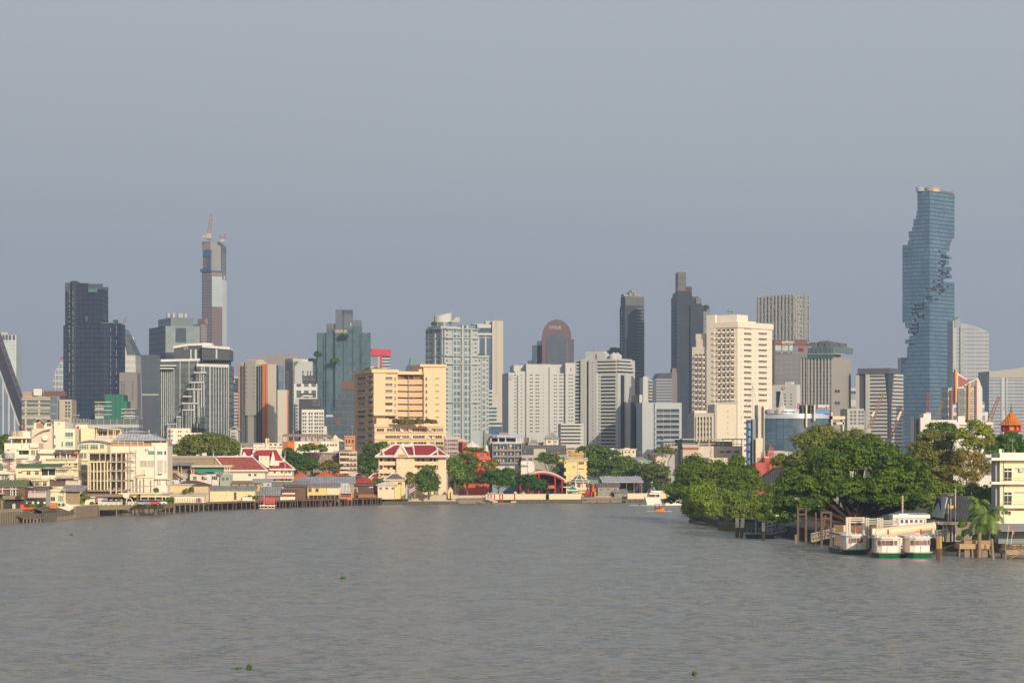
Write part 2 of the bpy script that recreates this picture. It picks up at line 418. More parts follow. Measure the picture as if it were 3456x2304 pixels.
mp=N(nt,'ShaderNodeMapping');mp.inputs['Scale'].default_value=(1,1,3.5);nt.links.new(tc.outputs['Generated'],mp.inputs[0]);nt.links.new(mp.outputs[0],nz.inputs['Vector'])
el=N(nt,'ShaderNodeValToRGB');cr=el.color_ramp
cr.elements[0].position=.0;cr.elements[0].color=(*srgb(168,173,180),1)
cr.elements[1].position=.55;cr.elements[1].color=(*srgb(190,196,202),1)
for pos,c in((.045,srgb(168,173,181)),(.10,srgb(173,178,185)),(.18,srgb(179,185,190))):
 e=cr.elements.new(pos);e.color=(*c,1)
nt.links.new(mth(nt,'ADD',sp.outputs[2],mth(nt,'ADD',mth(nt,'MULTIPLY',mth(nt,'SUBTRACT',nz.outputs['Fac'],.5),.05),mth(nt,'MULTIPLY',sp.outputs[0],.06))),el.inputs[0])
b2=N(nt,'ShaderNodeBackground');b2.inputs[1].default_value=1.;nt.links.new(el.outputs[0],b2.inputs[0])
ms=N(nt,'ShaderNodeMixShader');nt.links.new(mr.outputs[0],ms.inputs[0]);nt.links.new(b1.outputs[0],ms.inputs[1]);nt.links.new(b2.outputs[0],ms.inputs[2])
nt.links.new(ms.outputs[0],wo.inputs[0])
hz=bpy.data.materials.new('haze');hz.use_nodes=True;nt=hz.node_tree;nt.nodes.clear()
ho=N(nt,'ShaderNodeOutputMaterial');pv=N(nt,'ShaderNodeVolumePrincipled');pv.inputs['Color'].default_value=(.55,.72,1,1);pv.inputs['Density'].default_value=.00014;pv.inputs['Anisotropy'].default_value=.35
nt.links.new(pv.outputs[0],ho.inputs['Volume'])
b=MB();b.box(-1500,1500,-300,4300,-1.5,345);o=b.bd('haze',hz);o['kind']='stuff'
def shore(x,y):d=WD(y);return(PX(x,d),d)
wm,nt,p,o_=_new('river_water')
tc=N(nt,'ShaderNodeTexCoord')
def wn(sc,det,stretch,rough=.6):
 m_=N(nt,'ShaderNodeMapping');m_.inputs['Scale'].default_value=stretch;m_.inputs['Rotation'].default_value=(0,0,.25);nt.links.new(tc.outputs['Object'],m_.inputs[0])
 n_=N(nt,'ShaderNodeTexNoise');n_.inputs['Scale'].default_value=sc;n_.inputs['Detail'].default_value=det;n_.inputs['Roughness'].default_value=rough
 nt.links.new(m_.outputs[0],n_.inputs['Vector']);return n_.outputs['Fac']
def wc(sc,det,rough):
 n_=N(nt,'ShaderNodeTexNoise');n_.inputs['Scale'].default_value=sc;n_.inputs['Detail'].default_value=det;n_.inputs['Roughness'].default_value=rough
 m_=N(nt,'ShaderNodeMapping');m_.inputs['Scale'].default_value=(.85,1.05,1);m_.inputs['Rotation'].default_value=(0,0,.12);nt.links.new(tc.outputs['Object'],m_.inputs[0]);nt.links.new(m_.outputs[0],n_.inputs['Vector'])
 v_=N(nt,'ShaderNodeVectorMath',operation='SUBTRACT');nt.links.new(n_.outputs['Color'],v_.inputs[0]);v_.inputs[1].default_value=(.5,.5,.5);return v_.outputs[0]
def vsc(v,k):
 n_=N(nt,'ShaderNodeVectorMath',operation='SCALE');nt.links.new(v,n_.inputs[0])
 if hasattr(k,'is_linked'):nt.links.new(k,n_.inputs['Scale'])
 else:n_.inputs['Scale'].default_value=k
 return n_.outputs[0]
def vop(op,a_,b_=None):
 n_=N(nt,'ShaderNodeVectorMath',operation=op);nt.links.new(a_,n_.inputs[0])
 if b_ is not None:
  if hasattr(b_,'is_linked'):nt.links.new(b_,n_.inputs[1])
  else:n_.inputs[1].default_value=b_
 return n_.outputs[0]
big=wn(.02,4,(1,.6,1));gust=wn(.006,3,(1,.5,1))
grp=N(nt,'ShaderNodeMapRange');grp.inputs[1].default_value=.36;grp.inputs[2].default_value=.64;grp.inputs[3].default_value=.1;grp.inputs[4].default_value=2.3
nt.links.new(wn(.17,5,(1,.55,1),.65),grp.inputs[0])
amp=mth(nt,'MULTIPLY',grp.outputs[0],mth(nt,'MULTIPLY_ADD',mth(nt,'MULTIPLY',big,gust),2.6,.45))
slope_=vop('ADD',vsc(wc(.75,3,.55),2.4),vsc(wc(2.6,3,.6),1.8))
slope_=vop('MULTIPLY',vsc(slope_,amp),(1,1,0))
nrm=vop('NORMALIZE',vop('ADD',slope_,(0,0,1)))
nt.links.new(nrm,p.inputs['Normal'])
nt.links.new(mixc(nt,big,(.165,.16,.147),(.22,.214,.197)),p.inputs['Base Color'])
p.inputs['Roughness'].default_value=.3;p.inputs['Specular IOR Level'].default_value=.5;p.inputs['IOR'].default_value=1.33
b=MB();b.face([(-1400,-200,0),(1400,-200,0),(1400,1300,0),(-1400,1300,0)]);struct(b.bd('river',wm))
gm=Mt('bank_ground',(.24,.21,.17),.9,.3,.08,streak=False)
L1=[(lambda q:(q[0]-3,q[1]+7))(shore(x,y))for x,y in((-260,1790),(-30,1771),(78,1764),(148,1762),(256,1750.5),(333,1743),(430,1733),(560,1728))]+[(PX(x,WD(y)+7),WD(y)+7)for x,y in((600,1728),(740,1720),(900,1714),(1130,1705),(1288,1701))]+[shore(x,y)for x,y in((1300,1700),(2100,1694),(2240,1693))]
L1+=[(125,905),(300,960),(1400,1020),(1400,4250),(-1400,4250),(-1400,500),(-170,500)]
b=MB();b.prism(L1,-.6,GZ);struct(b.bd('ground',gm))
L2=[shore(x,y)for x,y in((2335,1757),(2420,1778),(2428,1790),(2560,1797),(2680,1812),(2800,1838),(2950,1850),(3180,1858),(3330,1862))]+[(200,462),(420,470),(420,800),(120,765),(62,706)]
b=MB();b.prism(L2,-.6,GZ);struct(b.bd('ground',Mt('bank_soil_shaded',(.075,.07,.035),.95,.4,.15,streak=False)))  # soil colour darkened to hold the shade of the trees above
def fr(ox,oy,s):return(lambda v:ox+v/s),(lambda v:oy+v/s)
x1,y1=fr(0,920,2.8);x2,y2=fr(460,680,1.8667);x3,y3=fr(780,1000,3.0152);x4,y4=fr(1180,1020,2.9037)
x5,y5=fr(1700,900,2.376);x6,y6=fr(2060,900,2.3759);x7,y7=fr(2500,960,2.614);x8,y8=fr(2880,600,2.375);x9,y9=fr(2880,1100,3.408)
GL=glass('dark_glass',(.035,.05,.065));GLB=glass('blue_glass',(.05,.09,.14));GLT=glass('teal_glass',(.07,.14,.15));GLG=glass('grey_glass',(.10,.12,.13))
CURT=glass('curtain',(.42,.40,.34),.5,.3,.25)
WHT=Mt('white_paint',(.62,.60,.55));GWH=Mt('grey_white',(.50,.50,.48));CRM=Mt('cream_paint',(.66,.56,.42));LGR=Mt('light_grey',(.40,.40,.39))
MGR=Mt('mid_grey',(.25,.25,.25));DGR=Mt('dark_grey',(.075,.08,.09));STL=Mt('steel',(.32,.33,.34),.45,.12,.6)
RED=Mt('red_paint',(.45,.03,.035));ORG=Mt('orange_paint',(.62,.20,.05));BRN=Mt('brown_clad',(.16,.075,.06));NAVY=Mt('navy_clad',(.022,.030,.048),.4)
WWIN=(WHT,GL,CURT);GWIN=(GWH,GL,CURT)
BLD='building'
B=Bld('office_tower','pale glass office tower with dark openings under its flat crown, at the left edge',2600,-60,55,th=4,dep=50)
B.body('tower_wall',facade('pale_grid',(.52,.54,.53),(.30,.36,.38),(.50,.56,.56),3.4,3.7,.16,.14,.3),y1(585))
B.wi('crown_opening',(WHT,DGR),'R',[x1(5),x1(32),x1(63),x1(95),x1(132)],[y1(612)],8.5,17,'n')
B.blk('plant_room',LGR,-60,25,y1(560),y1(585),4,30);B.done()
d=1500;o=TH('slanted_tower','dark glass tower with a long slanting edge rising out of the left edge','building',(PX(0,d),d,GZ))
P=lambda x,y,dd=d:(PX(x,dd)-PX(0,d),PZ(y,dd)-GZ)
b=MB();b.ext([P(-160,1530),P(x1(298),1530),P(x1(292),1456),P(0,1161),P(-50,1019),P(-160,1019)],0,14);b.bd('tower_wall',facade('slant_dark',(.035,.035,.042),(.020,.024,.035),(.05,.06,.078),2.4,4,.12,.12,.2,spec=.2),o)
b=MB();b.ext([P(x1(292),1456),P(x1(299),1456),P(x1(7),1161),P(-44,1019),P(-50,1019),P(0,1161)],-.6,.4);b.bd('edge_trim',Mt('red_brown_trim',(.16,.07,.07)),o)
b=MB();b.ext([P(-160,1530),P(x1(200),1530),P(x1(182),1437),P(0,1254),P(-60,1195),P(-160,1195)],-2,0);b.bd('finned_facade',facade('slant_fins',(.42,.44,.48),(.10,.13,.18),(.20,.24,.30),3.4,60,.28,.01,.3),o)
b=MB();b.ext([P(x1(182),1437),P(x1(192),1437),P(x1(4),1250),P(-56,1190),P(-60,1195),P(0,1254)],-2.3,.3);b.bd('facade_trim',Mt('pale_trim',(.5,.52,.55)),o)
B=Bld('hotel','low hotel with pale balcony grid and brown roof box, beside the slanting tower',1400,x1(205),x1(680),th=5,dep=30)
B.k('balcony_block',facade('hotel_grid',(.46,.40,.32),(.06,.085,.09),(.13,.17,.16),7.4,5.1,.14,.30,.25,u0=1.5),'1',205,475,1172)
B.k('grey_bay',facade('hotel_bay',(.16,.20,.25),(.07,.09,.12),(.11,.14,.18),5,5,.3,.2,.3),'1',475,562,1166,y0=.8)
B.k('cream_block',Mt('tan_wall',(.44,.37,.28)),'1',562,680,1198,y0=-1.5)
B.wi('window',GWIN,'R',[x1(628),x1(655)],[y1(v)for v in(1228,1261,1292,1325,1352)],7.5,8,'',y0=-1.5)
B.bands('ledge',Mt('tan_wall',(.44,.37,.28)),'',[],2)
for i,v in enumerate((1172,1190,1230,1270,1308,1346)):B.q('floor_slab',Mt('slab_cream',(.50,.44,.35)),'R','1',218,475,v,v+9,.9)
B.k('salmon_roof_room',Mt('salmon_clad',(.40,.25,.21)),'1',205,310,1122,y1(1172),6,14);B.k('white_roof_room',WHT,'1',312,390,1096,y1(1160),3,9)
B.k('brown_roof_screen',BRN,'1',408,608,1116,y1(1166),4,14);B.done()
B=Bld('annex','grey concrete annex with open roof frames, in front of the dark tower foot',1300,x1(610),x1(840),th=4,dep=20)
B.k('block',Mt('annex_wall',(.25,.26,.25)),'1',690,840,1382);B.wi('window',(LGR,GL),'R',[x1(v)for v in(715,745,775,805,828)],[y1(1400)],6,9)
B.k('lower_block',LGR,'1',610,690,1420);B.q('roof_frame',LGR,'R','1',690,757,1340,1345,.5);B.q('frame_post',LGR,'R','1',737,741,1340,1382,.4);B.done()
d=2800;o=TH('stepped_tower','hazy pale tower with sloping stepped top just left of the tallest dark tower','building',(PX(x1(550),d),d,GZ));PP=lambda x,y:(PX(x,d)-PX(x1(550),d),PZ(y,d)-GZ)
b=MB();b.ext([PP(x1(500),1500),PP(x1(640),1500),PP(x1(640),y1(795)),PP(x1(578),y1(800)),PP(x1(555),y1(880)),PP(x1(530),y1(905)),PP(x1(522),y1(945)),PP(x1(502),y1(985))],0,30)
b.bd('tower_wall',facade('stepped_grid',(.50,.51,.50),(.16,.20,.23),(.26,.30,.32),3.6,6.5,.2,.2,.3),o)
b=MB();b.ext([PP(x1(578),y1(796)),PP(x1(600),y1(796)),PP(x1(600),y1(822)),PP(x1(572),y1(822))],-.5,10);b.bd('red_cap',Mt('brick_red',(.32,.07,.07)),o)
DK=facade('dark_tower',(.016,.022,.036),(.022,.031,.052),(.034,.045,.070),3.2,3.4,.2,.3,.4,spec=.08)
B=Bld('dark_tower','tall dark navy tower with lattice crown and lower rounded wing on its right',1800,x1(600),x1(1130),th=3,dep=45)
B.k('lower_shaft',DK,'1',598,966,497);B.k('upper_shaft',DK,'1',613,964,178,y1(497),1.5,40);B.k('top_floors',DK,'1',655,830,97,y1(180),2,38);B.k('right_top_floors',DK,'1',920,964,145,y1(180),2,38)
B.k('lift_core',NAVY,'1',657,722,76,y1(100),4,20);B.k('core_rib',NAVY,'1',682,722,78,None,-.8,4)
a,c_=B.sR(x1(960)),B.sR(x1(1130));rr=14;b=MB();pts=[(a,0)]+[(c_-rr+rr*math.sin(t),rr-rr*math.cos(t))for t in rng(0,math.pi/2,8)]+[(c_,40),(a,40)];b.prism(pts,0,B.z(y1(478)));B.pt_('rounded_wing',DK,b)
b=MB();b.prism([(x*.995+.2,y-.05)for x,y in pts],B.z(y1(478)),B.z(y1(468)));B.pt_('wing_parapet',GLG,b)
for xa,xb,yt,yb in((615,655,93,178),(830,966,103,150)):
 b=MB();n=5
 for k in range(n):
  yy=y1(yt+(yb-yt)*k/n);b.box(B.sR(x1(xa)),B.sR(x1(xb)),1.6,2.1,B.z(yy)-.9,B.z(yy));b.box(B.sR(x1(xa)),B.sR(x1(xa))+.5,1.6,38.,B.z(yy)-.9,B.z(yy));b.box(B.sR(x1(xa)),B.sR(x1(xb)),38,38.5,B.z(yy)-.9,B.z(yy))
 for k in range(6):xx=B.sR(x1(xa))+(B.sR(x1(xb))-B.sR(x1(xa)))*k/5;b.box(xx-.25,xx+.25,1.5,2.2,B.z(y1(yb)),B.z(y1(yt)));b.box(xx-.25,xx+.25,38,38.6,B.z(y1(yb)),B.z(y1(yt)))
 B.pt_('crown_lattice',Mt('lattice',(.07,.085,.11)),b)
B.q('crown_window',GLT,'R','1',832,918,150,186,.2,.5);B.wi('sky_garden',(DGR,DGR),'R',[x1(817)],[y1(436)],9,19,'n')
B.k('side_box',NAVY,'1',962,981,392,y1(448),4,12)
b=MB();rs=random.Random(3)
LIT=Mt('white_strip',(.34,.38,.42))
for xx,w_,n in((655,6,64),(691,5,60),(1046,5,36),(1100,6,36)):
 lo=175 if xx<900 else 485
 for k in range(n):
  yy=lo+(1180-lo)*k/n
  if rs.random()<.62:B.fbox(b,'R',x1(xx-w_/2),x1(xx+w_/2),y1(yy),y1(yy+9),1.15 if 680<xx<730 else.25)
o=B.pt_('balcony_front',LIT,b);o['kind']='stuff'
b=MB();
B.k('roof_shrubs',Mt('shrub',(.05,.08,.04),.9,.4,2),'1',1060,1098,440,y1(468),6,8);B.done()
d=2000;X0=x1(1130);o=TH('sloped_office','white office block with a dark diagonal roof slope, right of the rounded wing','building',(PX(X0,d),d,GZ));PP=lambda x,y:(PX(x,d)-PX(X0,d),PZ(y,d)-GZ)
b=MB();b.ext([PP(x1(1128),1480),PP(x1(1300),1480),PP(x1(1278),y1(775)),PP(x1(1128),y1(575))],2,30);b.bd('tower_wall',facade('office_cols',(.50,.50,.48),(.16,.19,.22),(.26,.28,.30),7,90,.55,.01,.4),o)
b=MB();b.ext([PP(x1(1135),y1(530)),PP(x1(1160),y1(528)),PP(x1(1280),y1(775)),PP(x1(1210),y1(775)),PP(x1(1165),y1(575)),PP(x1(1135),y1(580))],0,32);b.bd('dark_slope',facade('slope_dark',(.07,.08,.10),(.07,.085,.11),(.11,.13,.16),5,5,.1,.1,.3),o)
b=MB();a=PP(x1(1160),y1(778));c_=PP(x1(1280),y1(940));b.box(a[0],c_[0],-1,0,c_[1],a[1]);b.bd('louvre_panel',facade('louvre',(.50,.50,.47),(.38,.38,.37),(.42,.42,.40),200,5,.01,.55,.6),o)
B=Bld('grey_tower','plain grey concrete tower with two columns of small windows, below the white sloped office',1700,x1(1128),x1(1297),th=4,dep=30)
B.body('tower_wall',Mt('warm_grey',(.21,.195,.19)),y1(942));B.wi('window',(MGR,GL),'R',[x1(1150),x1(1175),x1(1253)],[y1(v)for v in(1034,1060,1086,1112,1136,1160,1186)],5,4,'n');B.done()
B=Bld('glazed_tower','narrow hazy glazed tower behind the grey concrete tower',2500,x1(1216),x1(1330),th=4,dep=25)
B.k('shaft',facade('hazy_glass',(.50,.53,.53),(.26,.32,.35),(.40,.46,.47),6,7,.25,.25,.3),'1',1216,1265,610);B.k('lower_wing',MATS['hazy_glass'],'1',1265,1330,850,y0=3);B.k('plant_room',BRN,'1',1280,1310,825,y1(850),5,8);B.done()
B=Bld('terraced_apartments','low terraced apartment block wrapped partly in green construction netting',1150,x1(848),x1(1318),th=4,dep=25)
TG=facade('terrace',(.36,.38,.38),(.045,.06,.065),(.12,.15,.15),3.0,4.2,.06,.34,.25)
B.k('left_block',TG,'1',897,1060,1218);B.k('right_block',TG,'1',1145,1275,1285);B.k('podium',TG,'1',848,1318,1385,None,-2.5,20);B.k('podium_step',TG,'1',1145,1318,1452,None,-4,1.5)
B.k('green_netting',facade('netting',(.01,.075,.055),(.012,.11,.08),(.02,.16,.11),2.2,60,.25,.01,.8),'1',990,1170,1150,y1(1480),-1.,24);B.k('netting_step',MATS['netting'],'1',1170,1200,1212,y1(1290),0,20)
for v in(1218,1258,1297,1336):B.q('balcony_slab',GWH,'R','1',895,1058,v,v+6,1.2)
for v in(1285,1322,1355):B.q('balcony_slab',GWH,'R','1',1146,1278,v,v+6,1.2)
B.done()
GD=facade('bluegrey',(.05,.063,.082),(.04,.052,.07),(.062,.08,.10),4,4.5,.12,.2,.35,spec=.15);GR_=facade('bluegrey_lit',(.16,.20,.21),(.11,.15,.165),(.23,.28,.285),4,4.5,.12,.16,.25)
B=Bld('stacked_tower','blue grey office tower of stacked cubes with a flat set back top',2100,x2(183),x2(398),xl=x2(80),th=22)
B.k('shaft',GD,'2',183,398,950);B.pt_('shaft',GD,(lambda b:(b.box(0,B.L,0,B.W,0,B.z(y2(965))),b)[1])(MB()))
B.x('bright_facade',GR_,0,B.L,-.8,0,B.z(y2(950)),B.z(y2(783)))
B.x('upper_cube',GD,0,B.L,.01,B.W,B.z(y2(950)),B.z(y2(783)))
B.x('broken_reflection',glass('deep_glass',(.04,.06,.075)),B.L*.29,B.L*.60,-1.1,-.8,B.z(y2(885)),B.z(y2(795)))
B.x('top_block',facade('top_teal',(.10,.14,.16),(.07,.11,.13),(.12,.17,.19),5,6,.1,.1,.3),6,B.L-4,5,B.W-8,B.z(y2(783)),B.z(y2(727)))
for t in(.2,.35,.52,.6,.7):b=MB();q=B.L*t;b.box(q-1,q+1,12,15,B.z(y2(727)),B.z(y2(727))+4);B.pt_('roof_unit',LGR,b)
B.done()
B=Bld('flanking_tower','lower dark blue grey tower beside the stacked tower, cut by a pale ledge',2050,x2(25),x2(150),xl=x2(5),th=12)
B.body('tower_wall',GD,y2(965));B.q('ledge',LGR,'R','2',30,140,1212,1220,.8);B.k('front_shaft',NAVY,'2',5,110,1222,None,-6,5);B.done()
FN=facade('condo_glass',(.045,.052,.062),(.03,.038,.045),(.13,.17,.18),2.6,3.3,.12,.22,.25);WF=Mt('white_fin',(.56,.58,.58));DC=facade('dark_clad',(.03,.038,.05),(.035,.042,.055),(.055,.065,.08),9,9,.04,.04,.35)
B=Bld('condominium','dark condominium with white vertical fins, stepped roof gardens and letters on its top',1250,x2(148),x2(590),th=2,dep=26)
B.k('left_wing',FN,'2',148,400,992);B.k('right_wing',FN,'2',385,590,1030,None,-3.5);B.k('left_crown',DC,'2',235,420,915,y2(990),2,22);B.k('right_crown',DC,'2',418,592,930,y2(1000),-4,24);B.k('crown_recess',DGR,'2',420,580,1000,y2(1032),0,18)
def slope(name,xa,ya,xb,yb,t,y0,dep,m=WF):
 a,c=B.sR(xa),B.sR(xb);b=MB();b.ext([(a,B.z(ya)-t),(c,B.z(yb)-t),(c,B.z(yb)),(a,B.z(ya))],y0,y0+dep);B.pt_(name,m,b)
slope('roof_edge',x2(232),y2(909),x2(328),y2(893),1.2,1,23);slope('roof_edge',x2(328),y2(893),x2(420),y2(890),1.2,1,23);slope('roof_edge',x2(418),y2(886),x2(475),y2(890),1.2,3,12);slope('roof_edge',x2(420),y2(904),x2(594),y2(918),1.3,-5,25)
b=MB();b.ext([(B.sR(x2(235)),B.z(y2(916))),(B.sR(x2(420)),B.z(y2(916))),(B.sR(x2(420)),B.z(y2(893))-1),(B.sR(x2(328)),B.z(y2(895))-1),(B.sR(x2(235)),B.z(y2(910))-1)],2,22);B.pt_('left_crown_top',DC,b)
b=MB();b.ext([(B.sR(x2(420)),B.z(y2(931))),(B.sR(x2(592)),B.z(y2(931))),(B.sR(x2(592)),B.z(y2(919))-1),(B.sR(x2(420)),B.z(y2(906))-1)],-4,20);B.pt_('right_crown_top',DC,b)
slope('roof_edge',x2(155),y2(994),x2(405),y2(988),1.2,-.8,2);slope('roof_edge',x2(385),y2(1022),x2(588),y2(1028),1.4,-4.6,3)
for xa,xb in((338,346),(366,379),(505,515)):B.q('crown_column',GWH,'R','2',xa,xb,930,990,-1.9 if xa<400 else 4.2,2.4 if xa<400 else 0)
for xx,ya,yb,o_ in[(276,992,1480,.9),(333,992,1200,.9),(387,992,1080,.9)]+[(160+13*k,1052,1480,.9)for k in range(7)]+[(414+10*k,1032,1075,4.4)for k in range(3)]+[(440+13*k if k<3 else 455+17*(k-2),1032,1520,4.4)for k in range(2,10)]+[(585,1032,1520,4.4)]:
 B.q('fin',WF,'R','2',xx-1.6,xx+1.6,ya,yb,o_,0)
for xa,xb,yy,fins in((158,257,1032,()),(155,243,1049,()),(370,450,1075,(405,415,430)),(345,435,1137,(372,395,405,418,433)),(325,412,1180,(365,375,390,400)),(300,355,1225,()),(294,398,1268,(333,340,352,370,390)),(296,376,1310,(297,320,340,350,370)),(258,288,1353,(262,275,285)),(200,250,1397,(205,220,238))):
 dd=4.9+(0 if xa<200 else 1.)
 B.q('terrace_ledge',WF,'R','2',xa,xb,yy,yy+7,dd,0)
 if fins:B.q('terrace_block',FN,'R','2',xa+8,xb,yy+7,1480,dd-1.2,0)
 if fins:B.q('terrace_planting',Mt('shrub',(.05,.08,.04),.9,.4,2),'R','2',xa+12,xa+50 if xb-xa>60 else xb,yy-9,yy,dd-2,0)
 for q in fins:B.pn('fin',WF,'R',x2(q-1.4),x2(q+1.4),y2(yy+6),y2(min(1480,yy+220)),dd-.8,0)
u=B.sR(621.);text(B.root,'sign_letters','LIT',WF,B.sR(627),1.8,B.z(1174),S(8,1250),S(15,1250),.4);B.done()
d=3300;
B=Bld('unfinished_tower','very tall slender unfinished concrete tower with blue netting and cranes on top',d,x2(475),x2(540),xl=x2(413),th=42)
CON=Mt('raw_concrete',(.26,.25,.235));BRK=Mt('brown_render',(.16,.11,.10));PGL=facade('pale_glazing',(.38,.43,.45),(.36,.41,.43),(.42,.46,.48),12,4,.04,.06,.35);BNT=Mt('blue_net',(.07,.11,.22));
BF=facade('bare_floors',(.34,.31,.29),(.13,.095,.085),(.18,.13,.115),400,3.75,.001,.24,.8)
B.x('shaft',BF,0,B.L,0,B.W,0,B.z(y2(440)))
B.x('glazing',PGL,0,B.L,-.8,0,B.z(y2(662)),B.z(y2(470)))
B.x('brown_facade',BRK,0,B.L,-.6,0,0,B.z(y2(662)))
B.x('core',CON,0,B.L-1,1,B.W*.9,B.z(y2(440)),B.z(y2(250)))
B.x('core_shutter',Mt('beige_shutter',(.36,.31,.25)),-1.,0,1,B.W*.92,B.z(y2(302)),B.z(y2(250)))
b=MB();b.box(-1.,.9,1,B.W*.85,B.z(y2(345)),B.z(y2(303)));b.box(-1.2,.9,1,B.W*.45,B.z(y2(440)),B.z(y2(350)));b.box(-2,0,0,B.W*1.05,B.z(y2(440)),B.z(y2(420)));b.box(0,B.L*.9,-1.5,0,B.z(y2(440)),B.z(y2(434)));B.pt_('safety_netting',BNT,b)
B.x('formwork',Mt('rust_form',(.28,.15,.11)),-1.1,.9,B.W*.45,B.W*.8,B.z(y2(415)),B.z(y2(348)))
B.x('lower_wing',BF,-9,B.L,B.W*.5,B.W+11,0,B.z(y2(770)))
B.x('wing_formwork',Mt('rust_form',(.28,.15,.11)),-4,2,B.W*.4,B.W+4,B.z(y2(772)),B.z(y2(735)))
b=MB();xr_=B.sR(x2(575));b.box(B.L,xr_,2,12,0,B.z(y2(330)));B.pt_('grey_side',facade('side_strip',(.30,.32,.35),(.30,.33,.37),(.38,.42,.46),7,200,.2,.01,.4),b)
b=MB()
for k in range(4):q=B.L+(xr_-B.L)*(k+.2)/4;b.box(q-.6,q+.6,1,2.4,B.z(y2(460+30*(k%2))),B.z(y2(262+6*k)))
for k in range(16):zz=B.z(y2(262+12.4*k));b.box(B.L,xr_-1,1,2,zz-.7,zz)
B.pt_('scaffold',Mt('scaffold',(.10,.12,.15)),b);
B.x('hoist_mast',Mt('hoist_red',(.32,.19,.18)),xr_+1.4,xr_+2.6,6,7,0,B.z(y2(300)));B.done()
def crane(label,d,xb,yb,xm,ym,xt,yt,m,r=.9,cab=True,name='tower_crane'):
 o=TH(name,label,'crane',(PX(xb,d),d,PZ(yb,d)));p=lambda x,y:Vector((PX(x,d)-PX(xb,d),0,PZ(y,d)-PZ(yb,d)))
 def lat(nm,a,c,rr):
  b=MB();n=max(4,int((c-a).length/(rr*2.4)));ax=(c-a).normalized();s=ax.cross(Vector((0,1,0))).normalized();t=Vector((0,1,0));tr=rr*.17
  cs=[s*rr+t*rr,s*rr-t*rr,-s*rr-t*rr,-s*rr+t*rr]
  for q in cs:b.tb(a+q,c+q*.55,tr,tr*.8,4)
  for k in range(n):
   f,g=k/n,(k+1)/n;A=a.lerp(c,f);C=a.lerp(c,g)
   for i in range(4):b.tb(A+cs[i]*(1-.45*f),C+cs[(i+1)%4]*(1-.45*g),tr*.6,tr*.6,4)
  b.bd(nm,m,o)
 if(p(xm,ym)-p(xb,yb)).length>1:lat('mast',p(xb,yb),p(xm,ym),r)
 lat('jib',p(xm,ym),p(xt,yt),r)
 b=MB();q=p(xm,ym);b.box(q.x-r*1.5,q.x+r*1.5,-r*1.5,r*1.5,q.z-r*1.5,q.z+r*1.2)
 sg=-1 if xt>=xm else 1;b.box(q.x+sg*r*3.5,q.x+sg*r*1.5,-r,r,q.z-r,q.z+r*.3);b.bd('cab',Mt('crane_cab',(.4,.36,.32)),o)
 return o
CO=Mt('crane_orange',(.36,.19,.11));CR=Mt('crane_red',(.36,.12,.11))
crane('orange luffing crane standing upright on top of the unfinished tower',3300,704,811,706,796,714,720,CO,2.4)
crane('small red crane leaning left on the right corner of the unfinished tower',3300,749,816,748,812,742,792,CR,1.3);crane('small red crane leaning right on the right corner of the unfinished tower',3301,752,816,753,811,762,790,CR,1.4)
crane('thin distant crane jib leaning right above the dark sloped roof',2600,x1(1148),y1(535),x1(1150),y1(522),x1(1195),y1(418),CR,1.0)
B=Bld('banded_office','narrow office with white floor bands between the finned condominium and the beige tower',1600,x3(-20),x3(90),th=4,dep=30)
B.body('tower_wall',glass('office_blue',(.05,.075,.11)),y3(815));B.bands('spandrel',LGR,'R',[y3(v)for v in[815]+[982+33*k for k in range(11)]],6);B.q('pale_panel',LGR,'R','3',-20,38,850,880,.4);B.done()
B=Bld('gabled_house','small white gabled upper storey at the foot of the banded office',1100,x3(-10),x3(72),th=3,dep=12)
B.body('wall',LGR,y3(1362));b=MB();b.gabley(0,B.L,0,12,B.z(y3(1362)),B.z(y3(1330)),.3,.6);B.pt_('roof',LGR,b);b=MB();b.prism([(0,0),(B.L,0),(B.L,.3),(0,.3)],B.z(y3(1362)),B.z(y3(1355)));B.pt_('gable',LGR,b)
B.wi('window',(LGR,GL),'R',[x3(22)],[y3(1392),y3(1420)],14,3.5,'n');B.done()
BEI=Mt('beige',(.46,.42,.36),.7,.08);BGY=Mt('beige_grey',(.34,.32,.30),.7,.08);DTL=glass('green_strip',(.035,.055,.06))
B=Bld('beige_tower','cream and grey tower with tall dark green glass strips and an orange edge',1150,x3(345),x3(455),xl=x3(78),th=62)
B.body('tower_wall',BGY,y3(690));B.x('cream_flank',BEI,.0,B.L+.02,-.3,0,0,B.z(y3(686)));b=MB();b.box(-.4,1.6,-.5,-.3,0,B.z(y3(686)));b.box(-.5,-.0,-.5,1.2,0,B.z(y3(688)));B.pt_('orange_edge',Mt('orange_edge',(.52,.19,.075)),b)
for xa,xb in((98,157),(262,325)):
 B.q('glass_strip',DTL,'L','3',xa,xb,710,1490,.3)
 for q in(.33,.66):B.pn('strip_mullion',BGY,'L',x3(xa+(xb-xa)*q-1.5),x3(xa+(xb-xa)*q+1.5),y3(712),y3(1488),.5)
B.q('central_pier',BGY,'L','3',160,258,650,1212,1.3);B.q('pier_foot',BGY,'L','3',180,234,1212,1490,.9);B.q('left_edge',Mt('orange_edge',(.52,.19,.075)),'L','3',76,84,700,1490,.4)
for k in range(8):
 for xx in(172,246):B.q('vent_slot',DGR,'L','3',xx-10,xx+10,722+42*k,727+42*k,1.36,-1.2)
b=MB();b.box(1,B.L*.8,4,14,B.z(y3(690)),B.z(y3(662)));b.box(0,6,B.W*.3,B.W*.72,B.z(y3(690)),B.z(y3(640)));b.box(0,5,B.W*.74,B.W*.9,B.z(y3(690)),B.z(y3(672)));B.pt_('roof_rooms',BEI,b)
B.x('podium',BGY,-2,0,-2,B.W+1,0,B.z(y3(1488)));B.done()
